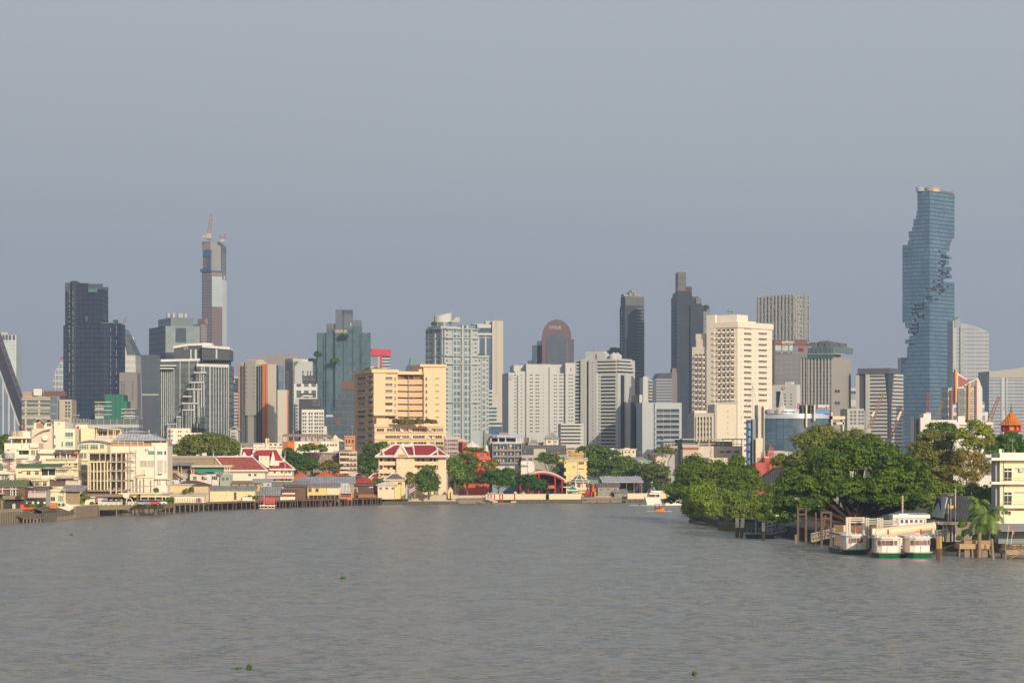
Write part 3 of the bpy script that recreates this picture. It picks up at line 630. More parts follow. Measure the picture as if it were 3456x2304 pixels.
B=Bld('blue_glass_block','narrow blue glass slab tucked behind the cream flank of the beige tower',1200,x3(455),x3(530),th=4,dep=20)
B.k('green_strip',DTL,'3',450,482,700);B.k('blue_slab',facade('blue_slab',(.10,.14,.19),(.06,.10,.17),(.14,.22,.32),4,4,.08,.1,.25),'3',482,526,700);B.done()
B=Bld('cream_slab','plain cream slab with orange edge, low beside the beige tower',1120,x3(472),x3(582),th=4,dep=16)
B.k('slab',BEI,'3',472,570,950);B.k('orange_edge',Mt('orange_edge',(.52,.19,.075)),'3',570,582,950,None,-.2);B.k('dark_return',NAVY,'3',582,610,1005,y0=1);B.done()
B=Bld('mauve_tower','broad hazy mauve tower with a flat roof behind the beige and white towers',2800,x3(278),x3(686),th=3,dep=50)
b=MB();L_=B.L;b.ext([(0,0),(L_,0),(L_,B.z(y3(612))),(L_-3,B.z(y3(588))),(3,B.z(y3(588))),(0,B.z(y3(612)))],0,50);B.pt_('tower_wall',facade('mauve',(.24,.19,.18),(.22,.17,.165),(.26,.205,.195),400,4,.001,.3,.6),b);B.done()
PW=Mt('pale_wall',(.38,.39,.40),.65,.07);DBX=Mt('charcoal',(.055,.06,.065))  # PW is greyed in place of a cloud shadow on far walls
B=Bld('white_hotel','white hotel tower with small leaf emblem, dark boxes and lower white grid blocks',1500,x3(628),x3(838),xl=x3(548),th=30)
B.k('tower',PW,'3',628,724,632);B.k('right_shaft',PW,'3',724,838,660,None,1.)
b=MB();b.box(0,3,2,B.W,B.z(y3(658)),B.z(y3(630)));b.box(2,B.L,B.W*.7,B.W,B.z(y3(658)),B.z(y3(632)));B.pt_('roof_screen',GWH,b)
b=MB()
for k in range(9):q=B.W*.15+B.W*.8*k/9;b.box(-.1,2,q,q+1.2,B.z(y3(658)),B.z(y3(640)))
b.box(0,B.L*.1,0,B.W,0,B.z(y3(660)));B.pt_('end_wall',PW,b)
B.wi('window',(PW,GL),'L',[x3(568)],[y3(v)for v in range(770,1360,38)],7,9,'m');B.wi('window',(PW,GL),'R',[x3(621+9)],[y3(v)for v in range(770,1360,38)],3.5,9,'n')
B.wi('window',(PW,GL),'R',[x3(738),x3(785),x3(815)],[y3(v)for v in(770,800,838)],4.5,8,'n',1.)
b=MB();a=B.sR(x3(640));zz=B.z(y3(680));b.ext([(a,zz-1.6),(a+1.2,zz-1.2),(a+2.8,zz+1.4),(a+1.2,zz+1.2),(a+.2,zz)],-.25,0);B.pt_('leaf_emblem',Mt('leaf_green',(.06,.16,.07)),b)
B.q('sign_strip',Mt('sign_grey',(.30,.33,.30)),'R','3',658,722,679,686,.15);B.done()
WG=facade('white_grid',(.54,.54,.53),(.05,.06,.07),(.12,.14,.15),2.9,5.2,.36,.3,.3)
B=Bld('white_grid_block','white gridded hotel block with dark roof box, stepping down before the green tower',1420,x3(640),x3(876),th=4,dep=20)
B.k('grid',facade('white_grid2',(.54,.54,.53),(.05,.06,.07),(.12,.14,.15),4.2,6.2,.38,.32,.3),'3',640,876,888);B.k('roof_box',DBX,'3',724,862,806,y3(888),3,14);B.wi('window',(MGR,GLG),'R',[x3(v)for v in(745,775,805,832)],[y3(838)],6,10,'n',3.)
B.k('terrace_void',DBX,'3',700,850,985,y3(1010),-.2,3);B.q('terrace_ledge',WHT,'R','3',725,830,1005,1018,1.);B.done()
B=Bld('dark_block','charcoal box shaped block between the two white gridded hotel blocks',1400,x3(688),x3(912),th=4,dep=18)
B.k('box',DBX,'3',688,912,1042);B.wi('window',(MGR,GLG),'R',[x3(v)for v in(835,855,875,897)],[y3(1065),y3(1102)],4.5,8,'m');B.k('grey_shaft',LGR,'3',655,690,1040,None,-.5,8);B.wi('window',(LGR,GL),'R',[x3(668)],[y3(v)for v in range(1110,1390,34)],7,7,'m',-.5);B.done()
B=Bld('low_white_block','lowest white gridded hotel block just above the brown roofed pavilion',1350,x3(718),x3(945),th=4,dep=18)
B.k('wall',WHT,'3',718,945,1150);B.wi('window',(WHT,GL),'R',[x3(v)for v in(735,758,797,822,856,878,905,930)],[y3(1190+36*k)for k in range(8)],6.3,8.4,'m',alt=(.25,(WHT,GLG)));B.k('side_wing',GWH,'3',942,975,1320,y0=3);B.done()
GG=facade('green_glass',(.07,.115,.125),(.03,.055,.08),(.095,.16,.185),3.0,3.6,.16,.2,.25,wob=.45,spec=.2);GT=facade('green_top',(.10,.12,.15),(.06,.075,.10),(.10,.12,.15),3,40,.25,.02,.3)
B=Bld('green_glass_tower','large stepped blue green glass tower with sky gardens on its ledges',2000,x3(870),x3(1420),th=3,dep=55)
for xa,xb,yt,y0 in((780,875,625,10),(875,970,366,6),(968,1062,330,3),(1060,1236,330,0),(1234,1328,300,3),(1326,1418,366,6)):B.k('glass_shaft',GG,'3',xa,xb,yt,None,y0)
for xa,xb,yt,yb,y0 in((968,1060,275,332,4),(1062,1144,136,332,1),(1144,1236,136,332,-.6),(1232,1326,240,302,4)):B.k('louvred_top',GT,'3',xa,xb,yt,y3(yb),y0,40)
B.q('crown_sign_box',DGR,'R','3',1146,1235,140,180,1.0);B.q('pale_opening',PW,'R','3',1212,1224,268,302,1.2);B.q('tan_band',Mt('tan_band',(.30,.27,.22)),'R','3',1050,1180,338,372,.4)
for xx in(875,965,1056,1144,1236,1328):B.pn('shadow_joint',NAVY,'R',x3(xx-3),x3(xx+3),y3(370 if xx not in(1056,1144,1236)else 330),y3(1200),.5)
o=B.done()
SHR=leafmat('shrub_leaf',(.018,.035,.014),(.06,.10,.035))
for lab,xx,yy,rx,ry,dd in(('dark sky garden shrubs high on the green glass tower',1145,402,42,26,1994),('sky garden tree on the left shoulder of the green glass tower',882,590,34,32,1995),('sky garden shrubs halfway up the green glass tower',1055,655,42,24,1993)):
 tree('sky_garden',lab,dd,[(x3(xx),y3(yy),rx/3.,ry/3.)],SHR,cat='plant',base=PZ(y3(yy+ry),dd),size=1.3,limbs=False)
B=Bld('stepped_glass_block','darker stepped glass block in front of the green glass tower',1600,x3(945),x3(1262),th=3,dep=30)
GK=facade('dark_green',(.06,.085,.10),(.030,.045,.06),(.07,.10,.12),5,4.2,.08,.16,.25)
for xa,yt,y0 in((945,1225,0),(1040,1140,3),(1062,1045,5),(1085,990,7),(1110,935,9)):B.k('glass_step',GK,'3',xa,1262,yt,None,y0)
B.k('brown_top',BRN,'3',1118,1262,858,y3(940),10,14);B.q('pale_box',GWH,'R','3',965,1036,1204,1224,.2);B.q('brown_sign',BRN,'R','3',1060,1118,1255,1305,.3);B.done()
B=Bld('red_trimmed_office','office tower with a large red band and stripe over white floors',2300,x4(118),x4(406),th=3,dep=40)
B.k('left_wing',GWH,'4',108,240,525,None,2);B.k('right_wing',GLB,'4',270,398,525,None,1)
for k in range(5):B.q('white_band',GWH,'R','4',272,398,542+31*k,557+31*k,-.4,2)
B.q('slanted_glass',GLB,'R','4',120,202,525,640,-1.4,3)
def para(name,pts,m,y0,y1_):
 b=MB();b.ext([(B.sR(x4(x)),B.z(y4(y)))for x,y in pts],y0,y1_);B.pt_(name,m,b)
RED2=Mt('sign_red',(.50,.035,.06),.6,.06)
para('diagonal_wing',[(165,640),(165,520),(205,410),(272,410),(272,640)],Mt('slate_diag',(.22,.24,.27)),0,30)
para('red_band',[(112,525),(130,460),(172,460),(150,525)],RED2,-1,12);para('red_band',[(203,520),(215,455),(408,462),(404,530)],RED2,-2,12);para('red_stripe',[(297,530),(297,640),(317,640),(317,530)],RED2,-1,2);para('mid_pier',[(272,530),(272,640),(297,640),(297,530)],LGR,-.8,2)
for k in range(2):B.q('podium_band',GWH,'R','4',85,240,628+32*k,643+32*k,6)
B.k('podium',GLB,'4',85,240,632,None,-5,6);B.done()
d=2600;o=TH('spire_tower','hazy tower top with dark slate roof and green copper spire behind the peach apartments','building',(PX(x4(605),d),d,GZ));k=S(1/2.9037,d)
b=MB();zz=lambda v:PZ(y4(v),d)-GZ
b.solid([(sx*62*k,sy*62*k,zz(690))for sx,sy in((-1,-1),(1,-1),(1,1),(-1,1))],[(sx*44*k,sy*44*k,zz(622))for sx,sy in((-1,-1),(1,-1),(1,1),(-1,1))]);b.bd('slate_roof',Mt('slate',(.085,.085,.11)),o)
bx(o,'shaft',LGR,-62*k,62*k,-62*k,62*k,0,zz(690))
b=MB();b.cyl(0,0,zz(622),zz(600),34*k,30*k,8);b.cyl(0,0,zz(600),zz(560),24*k,20*k,8);b.cyl(0,0,zz(560),zz(525),18*k,1*k,8);b.bd('copper_spire',Mt('copper',(.14,.30,.25)),o)
B=Bld('condominium','tall pale condominium with curved white roof drum, behind the peach apartments',1500,x4(932),x4(1255),xl=x4(750),th=34)
PT=Mt('pale_teal_shaded',(.36,.40,.41),.65,.08);TGR=facade('condo_grid',(.36,.40,.41),(.05,.065,.07),(.19,.25,.26),2.6,3.75,.30,.34,.25)  # PT is dulled so its colour holds the cloud shade
B.pt_('tower_wall',PT,(lambda b:(b.box(0,B.L,0,B.W,0,B.z(y4(262))),b)[1])(MB()))
B.x('left_face',facade('condo_left',(.36,.38,.37),(.10,.11,.115),(.20,.22,.22),4.2,3.75,.26,.3,.3),-.3,0,0,B.W+.2,0,B.z(y4(268)))
for xa,xb in((1004,1078),(1118,1168)):B.q('glazed_bay',TGR,'R','4',xa,xb,270,1400,.7)
for xx,w_ in((1097,20),(1182,20)):B.q('pilaster',PT,'R','4',xx-w_/2,xx+w_/2,262,1400,1.5)
B.wi('window',(PT,GLG),'R',[x4(953),x4(1234)],[y4(278+42*k)for k in range(24)],6.5,6,'m',alt=(.3,(PT,GL)));B.wi('window',(PT,GLG),'R',[x4(984),x4(1208)],[y4(284+42*k)for k in range(24)],2.2,4,'n')
for v in(262,352,526,606,980):B.q('string_course',PT,'R','4',930,1257,v-5,v+4,1.9)
for v in(262,352,526):B.q('string_course',PT,'L','4',750,932,v-5,v+4,.8)
for xx in(842,910):B.q('left_pilaster',PT,'L','4',xx-7,xx+7,262,1400,.9)
cx_,cy_=B.sR(x4(965))+2,9;r=S(85/2.9037,1500);b=MB();b.cyl(cx_,cy_,B.z(y4(262)),B.z(y4(190)),r*.95,n=24);B.pt_('drum_glazing',facade('drum',(.30,.36,.36),(.06,.10,.11),(.20,.30,.29),3,20,.2,.02,.2),b)
b=MB();n=24;ring=lambda rr,f:[(cx_+rr*math.cos(6.2832*k/n),cy_+rr*math.sin(6.2832*k/n),f(math.cos(6.2832*k/n)))for k in range(n)]
z0,z1,z2=B.z(y4(190)),B.z(y4(128)),B.z(y4(85));b.solid(ring(r*1.05,lambda c:z0),ring(r*1.02,lambda c:z1+(z2-z1)*max(0,.5+.5*c)));B.pt_('curved_roof',GWH,b)
b=MB();a=B.sR(x4(1000));c_=B.sR(x4(1096));b.ext([(a,z0),(c_,z0),(c_,B.z(y4(140))),(B.sR(x4(1050)),B.z(y4(140))),(a+3,B.z(y4(165)))],2,12);B.pt_('roof_wing',PT,b)
B.x('roof_parapet',PT,cx_-r*1.25,B.sR(x4(1096)),1,16,B.z(y4(262)),B.z(y4(232)))
for xx in(1190,1145):B.k('roof_tank',LGR,'4',xx-10,xx+12,222,y4(262),4,5)
B.done()
tree('roof_tree','lone dark tree on the roof edge beside the white roof drum',1501,[(x4(828),y4(214),7,7)],SHR,cat='tree',base=PZ(y4(250),1501),size=.8)
B=Bld('lower_condominium','lower wing of pale condominium flats just right of the drum topped tower',1560,x4(1250),x4(1364),th=10,dep=22)
B.body('tower_wall',PT,y4(524));B.q('glazed_bay',TGR,'R','4',1290,1330,545,1400,.6);B.wi('window',(PT,GL),'R',[x4(1272),x4(1350)],[y4(570+42*k)for k in range(17)],6,6,'m');B.q('cornice',PT,'R','4',1248,1366,520,540,1.2)
B.k('roof_garden',Mt('shrub',(.05,.08,.04)),'4',1262,1335,502,y4(522),3,6);B.done()
B=Bld('slab_tower','tower of blue glass set against a tall plain cream slab, right of the pale condominium',1900,x4(1255),x4(1505),th=4,dep=34)
B.k('slab',BEI,'4',1397,1505,180);B.q('slab_joint',MGR,'R','4',1434,1438,182,900,.2);B.k('glass_shaft',facade('blue_shaft',(.40,.42,.45),(.03,.06,.12),(.06,.11,.20),5.4,300,.22,.005,.2),'4',1245,1397,330,None,2);B.k('top_band',GWH,'4',1245,1397,300,y4(322),.5);B.k('upper_glass',GLB,'4',1252,1388,248,y4(302),3);B.k('top_cap',GWH,'4',1252,1388,218,y4(250),1.5)
for k in range(13):B.q('crown_pane',PW,'R','4',1258+10.5*k,1264+10.5*k,334,350,-1.6,2.4)
b=MB();b.la(B.sR(x4(1285)),12,[(7,B.z(y4(218))),(7,B.z(y4(208))),(5,B.z(y4(198))),(.1,B.z(y4(192)))],14);B.pt_('roof_dome',LGR,b);B.k('roof_room',LGR,'4',1335,1398,178,y4(220),5,12)
for xa,xb,v0,n in((1355,1392,862,4),(1355,1436,1015,4),(1355,1485,1165,2)):
 B.k('stepped_block',GLB,'4',xa,xb,v0,None,-4-(xb-1392)*.05,6)
 for k in range(n):B.q('white_band',GWH,'R','4',xa-2,xb+2,v0-2+37*k,v0+14+37*k,4.6+(xb-1392)*.05)
B.pn('mast','','R',0,0,0,0)if False else None
b=MB();q=B.sR(x4(1396));b.tb((q,8,B.z(y4(180))),(q,8,B.z(y4(140))),.5,.2);B.pt_('roof_mast',MGR,b);B.done()
B=Bld('grey_blue_block','hazy grey block with blue base in the gap left of the white twin hotel',2200,x5(-12),x5(40),th=4,dep=20)
B.body('tower_wall',facade('hazy_grid',(.30,.32,.34),(.15,.18,.22),(.22,.25,.28),4,7,.3,.3,.4),y5(1040));B.q('blue_base',Mt('blue_base',(.10,.18,.27)),'R','5',-12,40,1225,1300,.5)
b=MB();b.ext([(0,B.z(y5(1040))),(B.L,B.z(y5(1040))),(B.L,B.z(y5(970))),(B.L*.5,B.z(y5(990)))],1,8);B.pt_('pointed_roof',LGR,b);B.done()
d=2600;o=TH('arched_tower','hazy red brown tower with a rounded arch top carrying pale letters','building',(PX(x5(425),d),d,GZ));PP=lambda x,y:(PX(x5(x),d)-PX(x5(425),d),PZ(y5(y),d)-GZ)
RB=Mt('red_granite',(.125,.065,.062),.5);BG=facade('arch_glass',(.05,.055,.07),(.03,.048,.07),(.07,.10,.125),4.2,4,.2,.2,.25)
pts=[PP(540,900)]+[PP(425+118*math.cos(t)*(1 if math.cos(t)>0 else 1),575-152*math.sin(t)**.9)for t in rng(0.02,math.pi-.02,24)]+[PP(307,900)]
b=MB();b.ext(pts,0,34);b.bd('arch_wall',RB,o)
pin=[PP(498,900)]+[PP(421+75*math.cos(t),580-40*math.sin(t))for t in rng(.02,math.pi-.02,14)]+[PP(344,900)]
b=MB();b.ext(pin,-.8,0);b.bd('glass_bay',BG,o)
b=MB()
for xa,xb,yt in((228,310,628),(268,310,592),(540,563,582),(195,232,752)):p=PP(xa,900);q=PP(xb,yt);b.box(p[0],q[0],1.5,30,0,q[1])
b.bd('side_wings',BG,o)
for xx in(507,532):p=PP(xx-6,780);q=PP(xx+6,595);bx(o,'window_strip',GLG,p[0],q[0],-.6,0,p[1],q[1])
p=PP(412,485);text(o,'sign_letters','SUPALAI',Mt('sign_pale',(.5,.48,.45)),p[0],-.3,p[1],S(10.5,d),S(39,d),.5);p=PP(430,504);text(o,'sign_letters','GRAND TOWER',MATS['sign_pale'],p[0],-.3,p[1],S(3.4,d),S(24,d),.5)
HW=Mt('hotel_white_shaded',(.44,.445,.44),.65,.07);HWIN=(HW,GL,CURT)  # greyed white: cloud shade over the far skyline is put into the paint
B=Bld('twin_hotel','broad white hotel of many small windows with a blue drop emblem near its top right',1330,x5(40),x5(580),th=7,dep=28)
B.k('left_shaft',HW,'5',38,98,848);B.k('left_bay',HW,'5',96,182,836,None,2);B.k('main_shaft',HW,'5',182,380,780,None,.6);B.k('right_bay',HW,'5',380,500,852,None,3);B.k('right_shaft',HW,'5',498,582,770,None,1.)
B.k('penthouse',HW,'5',95,182,785,y5(836),8,16);B.k('penthouse',HW,'5',380,500,780,y5(852),8,16)
rows=[y5(868+28.2*k)for k in range(17)]
for xx,w_,y0 in((92,5.5,0.),(145,3.5,2),(217,6,.6),(230,4,.6),(264,7,.6),(281,5,.6),(318,2,.6),(414,5,3),(428,4,3),(458,5,3),(470,4,3),(485,4,3),(530,6,1),(552,6,1)):
 B.wi('window',HWIN,'R',[x5(xx)],[r for r in rows if r>y5(860)],w_,3.6,'n',y0)
B.q('dark_strip',DGR,'R','5',110,118,868,1340,-1.9,2.2);B.q('stair_strip',Mt('strip_grey',(.12,.12,.125)),'R','5',361,369,808,1335,-.5,.8)
for k in range(22):B.q('strip_slab',HW,'R','5',361,369,820+24*k,824+24*k,-.35,.8)
for xx in(303,):B.q('logo_plate',LGR,'R','5',290,315,778,789,-.4,.7)
b=MB();q=B.sR(x5(542));zc=B.z(y5(823));s_=S(3.6,1330);rg=[(q+s_*.75*math.cos(t)*(1-.45*max(0,math.sin(t))),zc-s_*.2+s_*(1.7 if math.sin(t)>0 else.85)*math.sin(t))for t in rng(0,6.1,20)]
b.ext(rg,.75,1.05);B.pt_('drop_emblem',Mt('emblem_blue',(.05,.09,.25)),b);b=MB();b.ext([(q+(x-q)*.5,zc-s_*.2+(z-zc+s_*.2)*.5)for x,z in rg],.6,.75);B.pt_('drop_emblem',GWH,b)
b=MB();q=B.sR(x5(56));b.cyl(0,0,0,.3,1.3,n=14);o=B.pt_('round_emblem',Mt('emblem_grey',(.35,.38,.42)),b);o.location=(q,-.05,B.z(y5(884)));o.rotation_euler=(rad(90),0,0);B.q('emblem_caption',Mt('sign_tan',(.48,.36,.22)),'R','5',47,65,902,910,.15)
B.done()
B=Bld('banded_hotel_tower','white tower with ribbon windows, dark vertical strips and twin domes on its roof',1200,x5(905),x5(1052),xl=x5(572),th=58)
HB=Mt('tower_white_shaded',(.46,.465,.46),.65,.07);RBN=glass('ribbon',(.03,.034,.04),.2)  # HB white is toned down to carry cloud shade in its colour
B.pt_('tower_wall',HB,(lambda b:(b.box(0,B.L,0,B.W,0,B.z(y5(745))),b)[1])(MB()))
B.q('dark_strip',RBN,'L','5',668,686,765,1445,.15)
for xa,xb,out in((626,666,1.2),(690,755,1.2)):B.q('pier',HB,'L','5',xa,xb,742,1450,out)
for k in range(21):
 v=876+28.3*k
 B.q('ribbon_window',RBN,'L','5',782,896,v,v+12.5,.2);B.q('ribbon_window',RBN,'L','5',574,624,v,v+12.5,.2)
B.wi('window',(HB,GL),'L',[x5(725)],[y5(771+28.3*k)for k in range(25)],2.6,3.8,'n',-1.2);B.wi('window',(HB,GL),'L',[x5(764)],[y5(795+28.3*k)for k in range(24)],6,2,'n')
for k in range(4):
 v=752+27.5*k;B.q('crown_opening',RBN,'L','5',757,902,v+6,v+16,.15);B.q('crown_opening',RBN,'L','5',585,640,v+6,v+16,.15);B.q('crown_ledge',HB,'L','5',757,905,v-12,v+5,1.3);B.q('crown_ledge',HB,'R','5',905,1012+8*k,v-12,v+5,1.3);B.q('crown_opening',RBN,'R','5',906,1010+8*k,v+6,v+16,.15)
B.q('dark_strip',RBN,'R','5',928,964,868,1455,.15);B.q('pier',HB,'R','5',966,986,852,1455,.8);B.q('pier',HB,'R','5',905,926,852,1455,.8);B.wi('window',(HB,GLG),'R',[x5(991)],[y5(880+28.3*k)for k in range(21)],2,3.6,'n')
for k in range(20):B.q('joint',LGR,'R','5',994,1050,875+28.3*k,877.5+28.3*k,.12)
b=MB();
zr=B.z(y5(745));b.box(2,B.L*.3,B.W*.36,B.W*.80,zr,B.z(y5(674)));b.box(1,5,B.W*.30,B.W*.5,zr,B.z(y5(690)));B.pt_('roof_block',HB,b)
for q,r_ in((.12,2.4),):pass
for(u,v)in((2.,B.sL(x5(866))),(B.sR(x5(948)),2.5)):
 b=MB();zc=B.z(y5(720));b.cyl(u,v,zr,zc,2.15,n=20);b.la(u,v,[(2.35,zc),(2.2,zc+.6),(1.4,zc+1.4),(.6,zc+1.8),(.5,zc+2.1),(.05,zc+2.2)],20);B.pt_('roof_dome',HB,b)
b=MB();u=B.L*.12;b.tb((u,B.W*.6,zr),(u,B.W*.6,B.z(y5(550))),.18,.08);B.pt_('roof_mast',MGR,b);B.done()
B=Bld('tower_annex','white annex slab with tall dark strip on the right of the domed tower',1180,x5(1052),x5(1172),th=4,dep=18)
B.k('dark_shaft',RBN,'5',1052,1090,1028,None,1);B.k('white_fin',HB,'5',1088,1112,1026);B.k('low_dark_shaft',RBN,'5',1112,1148,1255,None,1);B.k('low_white_fin',HB,'5',1146,1172,1258);B.done()
B=Bld('banded_podium','low white block with dark ribbon windows at the foot of the domed tower',1120,x5(458),x5(640),th=4,dep=14)
B.body('wall',HB,y5(1256));
for k in range(6):B.q('ribbon_window',RBN,'R','5',460,616,1270+27.5*k,1282+27.5*k,.15)
B.wi('window',(HB,GL),'R',[x5(628)],[y5(1276+27.5*k)for k in range(6)],5,2,'n');B.done()
DK1=facade('dark_res',(.05,.055,.06),(.022,.028,.034),(.085,.085,.08),5.5,3.1,.06,.3,.4,spec=.1);DK2=facade('dark_res2',(.022,.026,.035),(.02,.026,.036),(.045,.055,.07),4.,3.3,.12,.25,.35,spec=.1)
B=Bld('dark_balcony_tower','dark residential tower with notched balconies on its right edge and flat top',2400,x6(118),x6(270),xl=x6(78),th=16)
B.x('shaft',DK1,0,B.L,0,B.W*.9,0,B.z(y6(240)));B.x('left_shaft',facade('dark_left',(.035,.037,.042),(.03,.033,.04),(.06,.065,.07),9,3.1,.1,.3,.4,spec=.1),-.4,B.L*.75,-.4,B.W,0,B.z(y6(318)))
B.x('crown_glazing',facade('crown_gl',(.05,.06,.07),(.035,.04,.05),(.06,.07,.085),6,60,.1,.02,.3),0,B.L,-.6,6,B.z(y6(310)),B.z(y6(238)))
for k in range(24):v=335+26.3*k;B.q('balcony',Mt('balcony_grey',(.17,.18,.19)),'R','6',206,271.5,v,v+8,2.2);
for k in range(12):
 if k not in(2,3):B.q('lit_balcony',LGR,'L','6',92,100,362+27*k,372+27*k,.6)
b=MB();
for t,h_ in((.2,5),(.5,8),(.62,11),(.85,6)):q=B.L*t;b.box(q-2.5,q+2.5,8,16,B.z(y6(240)),B.z(y6(240))+h_*.6)
B.pt_('roof_units',MGR,b);B.done()
B=Bld('dark_rear_tower','low dark tower top with roof planting, peeping left of the notched balcony tower',2450,x6(-14),x6(78),th=4,dep=20)
B.body('shaft',DK1,y6(668));B.done()
tree('roof_garden','dark roof planting on the tower peeping left of the balcony tower',2448,[(x6(25),y6(662),12,5),(x6(55),y6(664),9,3.5)],SHR,cat='plant',base=PZ(y6(672),2448),size=1.4,limbs=False)
B=Bld('chimney_topped_tower','slim near black tower stepping down to the right below a chimney like top',2300,x6(534),x6(805),th=4,dep=40)
B.k('main_shaft',DK2,'6',534,655,230);B.k('upper_shaft',DK2,'6',545,655,198,y6(232),1);B.k('chimney',facade('chimney',(.05,.035,.04),(.035,.03,.036),(.05,.04,.045),2.5,6,.2,.2,.4),'6',545,608,42,y6(200),2,18);B.k('shoulder',Mt('dark_red_clad',(.085,.04,.045)),'6',606,655,158,y6(200),2,18)
B.k('step',DK2,'6',655,735,252,None,3);B.k('step_crown',GLG,'6',690,733,252,y6(296),2,14);B.k('rounded_step',DK2,'6',640,742,310,None,-3,20);B.k('right_step',facade('right_res',(.16,.18,.19),(.05,.06,.07),(.13,.15,.16),8,3.5,.1,.35,.3),'6',740,805,338,None,1)
B.x('roof_terrace',DGR,B.sR(x6(655)),B.sR(x6(712)),4,16,B.z(y6(255)),B.z(y6(236)));B.done()
tree('roof_garden','dark planting on the right step of the slim near black tower',2298,[(x6(770),y6(325),8,6)],SHR,cat='plant',base=PZ(y6(338),2298),size=1.3,limbs=False)
B=Bld('small_white_tower','small white tower with balconies on its right, between the two dark towers',1700,x6(262),x6(352),th=4,dep=20)
B.k('shaft',HB,'6',262,306,885);B.k('cap',HB,'6',272,300,878,y6(890),3,8);B.k('balcony_stack',DGR,'6',306,334,908,None,1);B.k('right_shaft',DGR,'6',334,352,985,None,2)
for k in range(7):B.q('balcony',LGR,'R','6',306,337,908+25*k,920+25*k,1.);
B.done()
B=Bld('blue_roofed_office','grey banded office with sloping dark blue glass top, left of the chimney topped tower',1750,x6(368),x6(495),th=5,dep=28)
B.k('shaft',glass('office_blue2',(.06,.08,.12)),'6',368,495,898);b=MB();u0,u1=B.sR(x6(372)),B.sR(x6(495));b.ext([(u0,B.z(y6(898))),(u1,B.z(y6(898))),(u1,B.z(y6(850))),(u0+2,B.z(y6(852)))],1,24);B.pt_('glass_top',NAVY,b)
for k in range(9):B.q('spandrel',Mt('band_grey',(.30,.31,.34)),'R','6',366,496,898+23*k,910+23*k,.5)
B.done()
B=Bld('brown_tower','hazy brown tower with stepped top squeezed left of the chimney topped tower',1800,x6(475),x6(540),th=4,dep=20)
B.k('shaft',Mt('brown_hazy',(.20,.16,.15)),'6',492,536,848);B.k('cap',MATS['brown_hazy'],'6',500,534,812,y6(850),3,10);B.done()
B=Bld('white_office','low white office with ribbon windows on its right, between the domed tower and dark tower',1150,x6(258),x6(572),th=4,dep=24)
WO=Mt('office_white_shaded',(.36,.40,.42),.6,.06);B.k('plain_wing',WO,'6',258,358,1088,None,1);B.k('office_wing',WO,'6',356,572,1090)  # office white lowered, with the cloud shading painted into it
for k in range(8):
 v=1138+43*k
 for xa,xb in((370,424),(427,480),(483,551)):B.q('ribbon_window',glass('office_ribbon',(.04,.055,.085)),'R','6',xa,xb,v+2,v+27,.12)
 B.q('sill',WO,'R','6',364,556,v+27,v+31,.8)
for k in range(4):B.q('vent_slot',MGR,'R','6',274,286,1140+29*k,1142+29*k,-.9,1.2);B.q('vent_slot',MGR,'R','6',308,322,1140+29*k,1142+29*k,-.9,1.2)
B.done()
AW=Mt('apartment_white',(.70,.64,.55),.65,.05);AWIN=(AW,glass('apt_glass',(.045,.04,.038)),CURT)
B=Bld('apartment_tower','bright white apartment tower, tallest of the sunlit blocks, with rows of balcony openings',1130,x6(1020),x6(1297),xl=x6(650),th=52)
uL=B.sL(x6(785));b=MB();b.box(0,B.L,0,uL,0,B.z(y6(447)));b.box(.6,B.L*.8,uL,B.W,0,B.zl(y6(655))if False else B.z(y6(640),uL,'L'));B.pt_('tower_wall',AW,b)
b=MB();zt=B.z(y6(447));b.box(-.5,1,uL-4,uL+.6,0,B.z(y6(388),uL,'L'));b.box(3,B.L*.42,uL*.15,uL-1,zt,B.z(y6(384),uL*.5,'L'));b.box(B.L*.42,B.L*.63,2,9,zt,B.z(y6(428)));B.pt_('roof_block',AW,b)
B.x('parapet',AW,-.6,B.L+.3,-.6,uL,zt-2.2,zt+.3)
ry=[506+45*k for k in range(13)]
for k,v in enumerate(ry):
 for xx in(840,875,912,945,980):
  B.wi('balcony_opening',(AW,AWIN[1]),'L',[x6(xx)],[y6(v+(xx-1010)*-.045)],10,8,'n')
  B.pn('balcony_front',AW,'L',x6(xx-10),x6(xx+4),y6(v+7+(xx-1010)*-.045),y6(v+23+(xx-1010)*-.045),1.1)
 B.q('floor_ledge',AW,'L','6',822,1005,v+20,v+26,.7)
B.cnt={}
for k in range(11):
 for xx in(690,722,752):B.wi('rear_opening',(AW,AWIN[1]),'L',[x6(xx)],[y6(708+44*k)],9,7,'n');B.q('rear_balcony',AW,'L','6',xx-9,xx+5,714+44*k,730+44*k,1.)
B.wi('window',(AW,AWIN[1],CURT),'R',[x6(1080),x6(1112),x6(1196),x6(1243)],[y6(491+44.6*k)for k in range(23)],9,6.5,'n',alt=(.15,(AW,GLG)));B.wi('balcony',(AW,AWIN[1],CURT),'R',[x6(1104),x6(1218)],[y6(491+44.6*k)for k in range(23)],22,6.2,'s')
B.wi('vent',(AW,AWIN[1]),'R',[x6(1047),x6(1160),x6(1275)],[y6(491+44.6*k)for k in range(23)],2.4,2.4,'n');
b=MB();q=B.z(y6(640),uL,'L');b.box(1,9,uL+4,B.W-2,q,q+3.4);b.box(2,6,B.W-6,B.W-1,q,q+6);B.pt_('roof_rooms',AW,b)
b=MB();q=zt
for t in(.18,.27):b.tb((B.L*t,8,q),(B.L*t,8,q+7),.12);b.la(B.L*t,8,[(.2,q+5),(.9,q+5.5)],12)
B.pt_('roof_dish',MGR,b);B.done()
B=Bld('plain_cream_block','plain cream block with one column of slots, in front of the bright apartment tower',1080,x6(834),x6(1010),th=6,dep=16)
